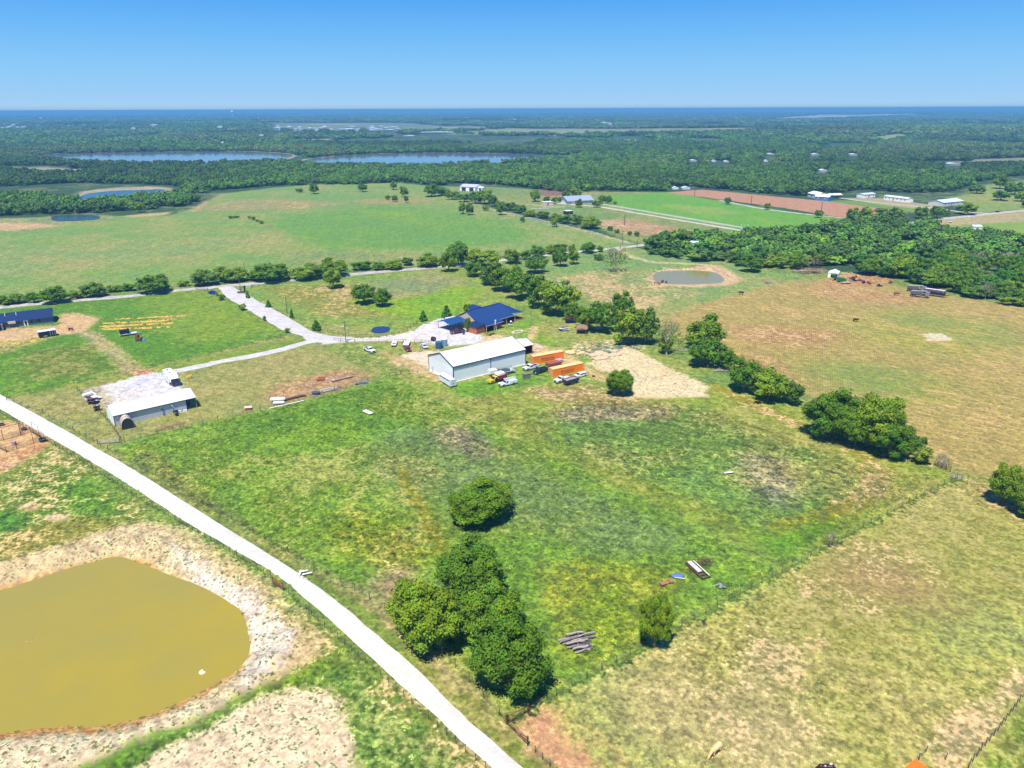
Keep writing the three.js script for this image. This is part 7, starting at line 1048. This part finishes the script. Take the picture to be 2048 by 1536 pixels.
yard('dug_soil', 'yellowish soil lumps left of the sandy pad behind the containers', 'soil heap', 1154, 706, (t) => { srand(22); mesh('heap', Array.from({ length: 14 }, () => new THREE.IcosahedronGeometry(rr(0.5, 1.1), 2).scale(1.4, 0.5, 1).translate(rr(-3, 4), 0.1, rr(-4, 2))), mat([216, 186, 126], 1), t); mesh('stone', Array.from({ length: 16 }, () => new THREE.DodecahedronGeometry(rr(0.15, 0.35)).translate(rr(-4, 4), 0.3, rr(-4, 3))), plankM, t); }, 0.5);
yard('tire', 'lone tyre on the sandy track right of the station wagon', 'tyre', 1187, 753, (t) => { mesh('tread', [new THREE.TorusGeometry(0.4, 0.17, 8, 18).rotateX(Math.PI / 2).translate(0, 0.17, 0)], rubber, t); mesh('rim', [new THREE.TorusGeometry(0.24, 0.03, 5, 14).rotateX(Math.PI / 2).translate(0, 0.2, 0)], steelGrey, t); });
yard('dead_branches', 'pale dead branches lying under the trees right of the sandy pad', 'branches', 1440, 742, (t) => { srand(33); for (let i = 0; i < 22; i++) mesh('branch', [bar(V3(rr(-3, 3), rr(0.1, 0.5), rr(-1.5, 1.5)), V3(rr(-3.6, 3.6), rr(0.2, 1.1), rr(-2, 2)), 0.09, 4, 0.03)], deadMat, t); });
yard('dead_branches', 'pale fallen limbs at the foot of the half dead tree', 'branches', 1364, 702, (t) => { srand(34); for (let i = 0; i < 14; i++) mesh('branch', [bar(V3(rr(-2.5, 2.5), rr(0.1, 0.4), rr(-1, 1)), V3(rr(-3, 3), rr(0.2, 0.9), rr(-1.5, 1.5)), 0.11, 4, 0.04)], deadMat, t); });
yard('dead_bush', 'grey leafless bush lying in the pasture right of the upper pond', 'bush', 1538, 567, (t) => { srand(35); for (let i = 0; i < 40; i++) mesh('branch', [bar(V3(rr(-0.5, 0.5), 0, rr(-0.4, 0.4)), V3(rr(-3.4, 3.4), rr(0.4, 1.6), rr(-1.6, 1.6)), 0.07, 4, 0.02)], mat([150, 132, 140], 1), t); });

// ------------------------------------------------------------------ animals: one continuous body each
function bodyGeo(bones, lo, size, res = 56) {               // bones: [ax,ay,az,bx,by,bz,ra,rb]; a smooth union of tapered capsules
  const mc = new MarchingCubes(res, deadMat, false, false, 40000), half = res / 2, p = V3(), a = V3(), d = V3();
  for (let k = 0; k < res; k++) for (let j = 0; j < res; j++) for (let i = 0; i < res; i++) {
    p.set(lo[0] + size * i / res, lo[1] + size * j / res, lo[2] + size * k / res); let s = 1e3;
    for (const b of bones) { a.set(b[0], b[1], b[2]); d.set(b[3] - b[0], b[4] - b[1], b[5] - b[2]); const t = clamp(p.clone().sub(a).dot(d) / d.lengthSq(), 0, 1), q = p.distanceTo(a.addScaledVector(d, t)) - (b[6] + (b[7] - b[6]) * t), h = clamp(0.5 + 0.5 * (s - q) / 0.09, 0, 1); s = s + (q - s) * h - 0.09 * h * (1 - h); }
    mc.field[i + j * res + k * res * res] = -s;
  }
  mc.isolation = 0; mc.update();
  const n = mc.count, pos = new Float32Array(n * 3), nor = new Float32Array(n * 3);
  for (let i = 0; i < n; i++) for (let c = 0; c < 3; c++) { pos[i * 3 + c] = lo[c] + (mc.positionArray[i * 3 + c] * half + half) / res * size; nor[i * 3 + c] = mc.normalArray[i * 3 + c]; }
  let g = new THREE.BufferGeometry(); g.setAttribute('position', new THREE.BufferAttribute(pos, 3)); g = mergeVertices(g, 1e-4); g.computeVertexNormals(); return g;
}
const legs = (fx, hx, top, w) => [1, -1].flatMap((s) => [[fx, top - 0.15, s * w, fx + 0.03, 0.52, s * w, 0.13, 0.075], [fx + 0.03, 0.52, s * w, fx, 0.06, s * w, 0.07, 0.06], [hx, top - 0.05, s * w, hx + 0.1, top - 0.45, s * w, 0.2, 0.13], [hx + 0.1, top - 0.45, s * w, hx - 0.14, 0.5, s * w, 0.12, 0.075], [hx - 0.14, 0.5, s * w, hx - 0.08, 0.06, s * w, 0.065, 0.06]]);
const horseBones = [[-0.62, 1.2, 0, 0.1, 1.14, 0, 0.34, 0.33], [0.1, 1.14, 0, 0.62, 1.16, 0, 0.33, 0.3], ...legs(0.55, -0.62, 1.15, 0.19), [0.66, 1.24, 0, 1.0, 0.86, 0.03, 0.23, 0.17], [1.0, 0.86, 0.03, 1.3, 0.45, 0.05, 0.16, 0.12], [1.28, 0.46, 0.05, 1.46, 0.1, 0.06, 0.13, 0.08], [1.26, 0.56, 0.12, 1.2, 0.68, 0.14, 0.035, 0.02], [1.26, 0.56, -0.02, 1.2, 0.68, -0.04, 0.035, 0.02]];
const cowBones = [[-0.7, 1.05, 0, 0.1, 1, 0, 0.36, 0.4], [0.1, 1, 0, 0.6, 1.02, 0, 0.4, 0.34], ...legs(0.5, -0.66, 1, 0.22).map((b) => b.map((v, i) => i === 1 || i === 4 ? v * 0.92 : v)), [0.66, 1.1, 0, 1.0, 1.0, 0, 0.26, 0.2], [0.98, 1.0, 0, 1.34, 0.8, 0, 0.18, 0.1], [1.02, 1.1, 0.1, 1.0, 1.14, 0.26, 0.05, 0.02], [1.02, 1.1, -0.1, 1.0, 1.14, -0.26, 0.05, 0.02]];
const horseG = bodyGeo(horseBones, [-1.3, -0.5, -1.45], 2.9), cowG = bodyGeo(cowBones, [-1.35, -0.5, -1.4], 2.8, 44);
function animal(name, label, cat, g, m, hair, rear, front, k = 1, o = {}) {
  const t = thing(name, label, cat, o.group); mesh('body', g, m, t); mesh('tail', [bar(V3(-0.92, 1.28, 0), V3(-1.06, 1, 0), 0.06, 6, 0.08), bar(V3(-1.06, 1, 0), V3(-1.05, 0.5, 0), 0.08, 6, 0.03)], hair, t);
  if (o.mane) mesh('mane', [bar(V3(0.62, 1.5, 0), V3(1.0, 1.06, 0.03), 0.05, 5), bar(V3(1.0, 1.06, 0.03), V3(1.24, 0.66, 0.05), 0.05, 5)], hair, t);
  if (o.blaze) { mesh('marking', [new THREE.SphereGeometry(0.16, 8, 6).scale(1.3, 0.3, 1).translate(-0.5, 1.52, 0.1), new THREE.SphereGeometry(0.12, 8, 6).scale(1, 0.4, 1).translate(0.2, 1.44, -0.12)], mat([206, 190, 186], 0.6), t); }
  const len = seat(t, rear, front), d = V3(Math.cos(t.rotation.y), 0, -Math.sin(t.rotation.y)); t.position.addScaledVector(d, len / 2 - 0.2); t.position.y = groundH(t.position.x, t.position.z) - 0.02; t.scale.setScalar(k); return t;
}
animal('horse', 'cream horse grazing head down in the lower right pasture', 'horse', horseG, mat([226, 190, 132], 0.7), mat([40, 30, 26], 0.9), [1437, 1503], [1421, 1517], 1.12, { mane: true });
animal('horse', 'dark brown horse grazing at the bottom edge of the pasture', 'horse', horseG, mat([58, 30, 24], 0.35), mat([20, 16, 18], 0.8), [1664, 1549], [1630, 1547], 1.12, { mane: true, blaze: true });
const blackHide = mat([34, 26, 26], 0.6), brownHide = mat([150, 82, 46], 0.7);
animal('cow', 'dark cow broadside at the left shore of the upper pond', 'cow', cowG, blackHide, blackHide, [1328, 566.5], [1320, 566.8], 1.1); animal('cow', 'dark cow standing right of the broadside one at the pond shore', 'cow', cowG, blackHide, blackHide, [1331, 566], [1334, 567], 1.1);
[[1309, 567.4], [1314.5, 567.6], [1319, 569]].forEach(([x, y], i) => animal('calf', `${['leftmost', 'middle', 'rightmost'][i]} of three small brown calves at the upper pond shore`, 'calf', cowG, brownHide, brownHide, [x + 1, y], [x - 1, y + 0.6], 0.7));
animal('cow', 'lone black cow on the green pasture below the upper pond', 'cow', cowG, blackHide, blackHide, [1484, 589], [1478, 588.5], 1.1); animal('cow', 'dark brown cow with pale face alone on the brown pasture', 'cow', cowG, mat([70, 36, 26], 0.7), mat([220, 200, 180], 0.8), [1708, 643], [1716, 643.5], 1.05); animal('cow', 'brown cow on the pasture left of the dark machines', 'cow', cowG, mat([120, 66, 40], 0.7), blackHide, [1790, 590.5], [1797, 591], 1.1);
renderer.render(scene, camera);
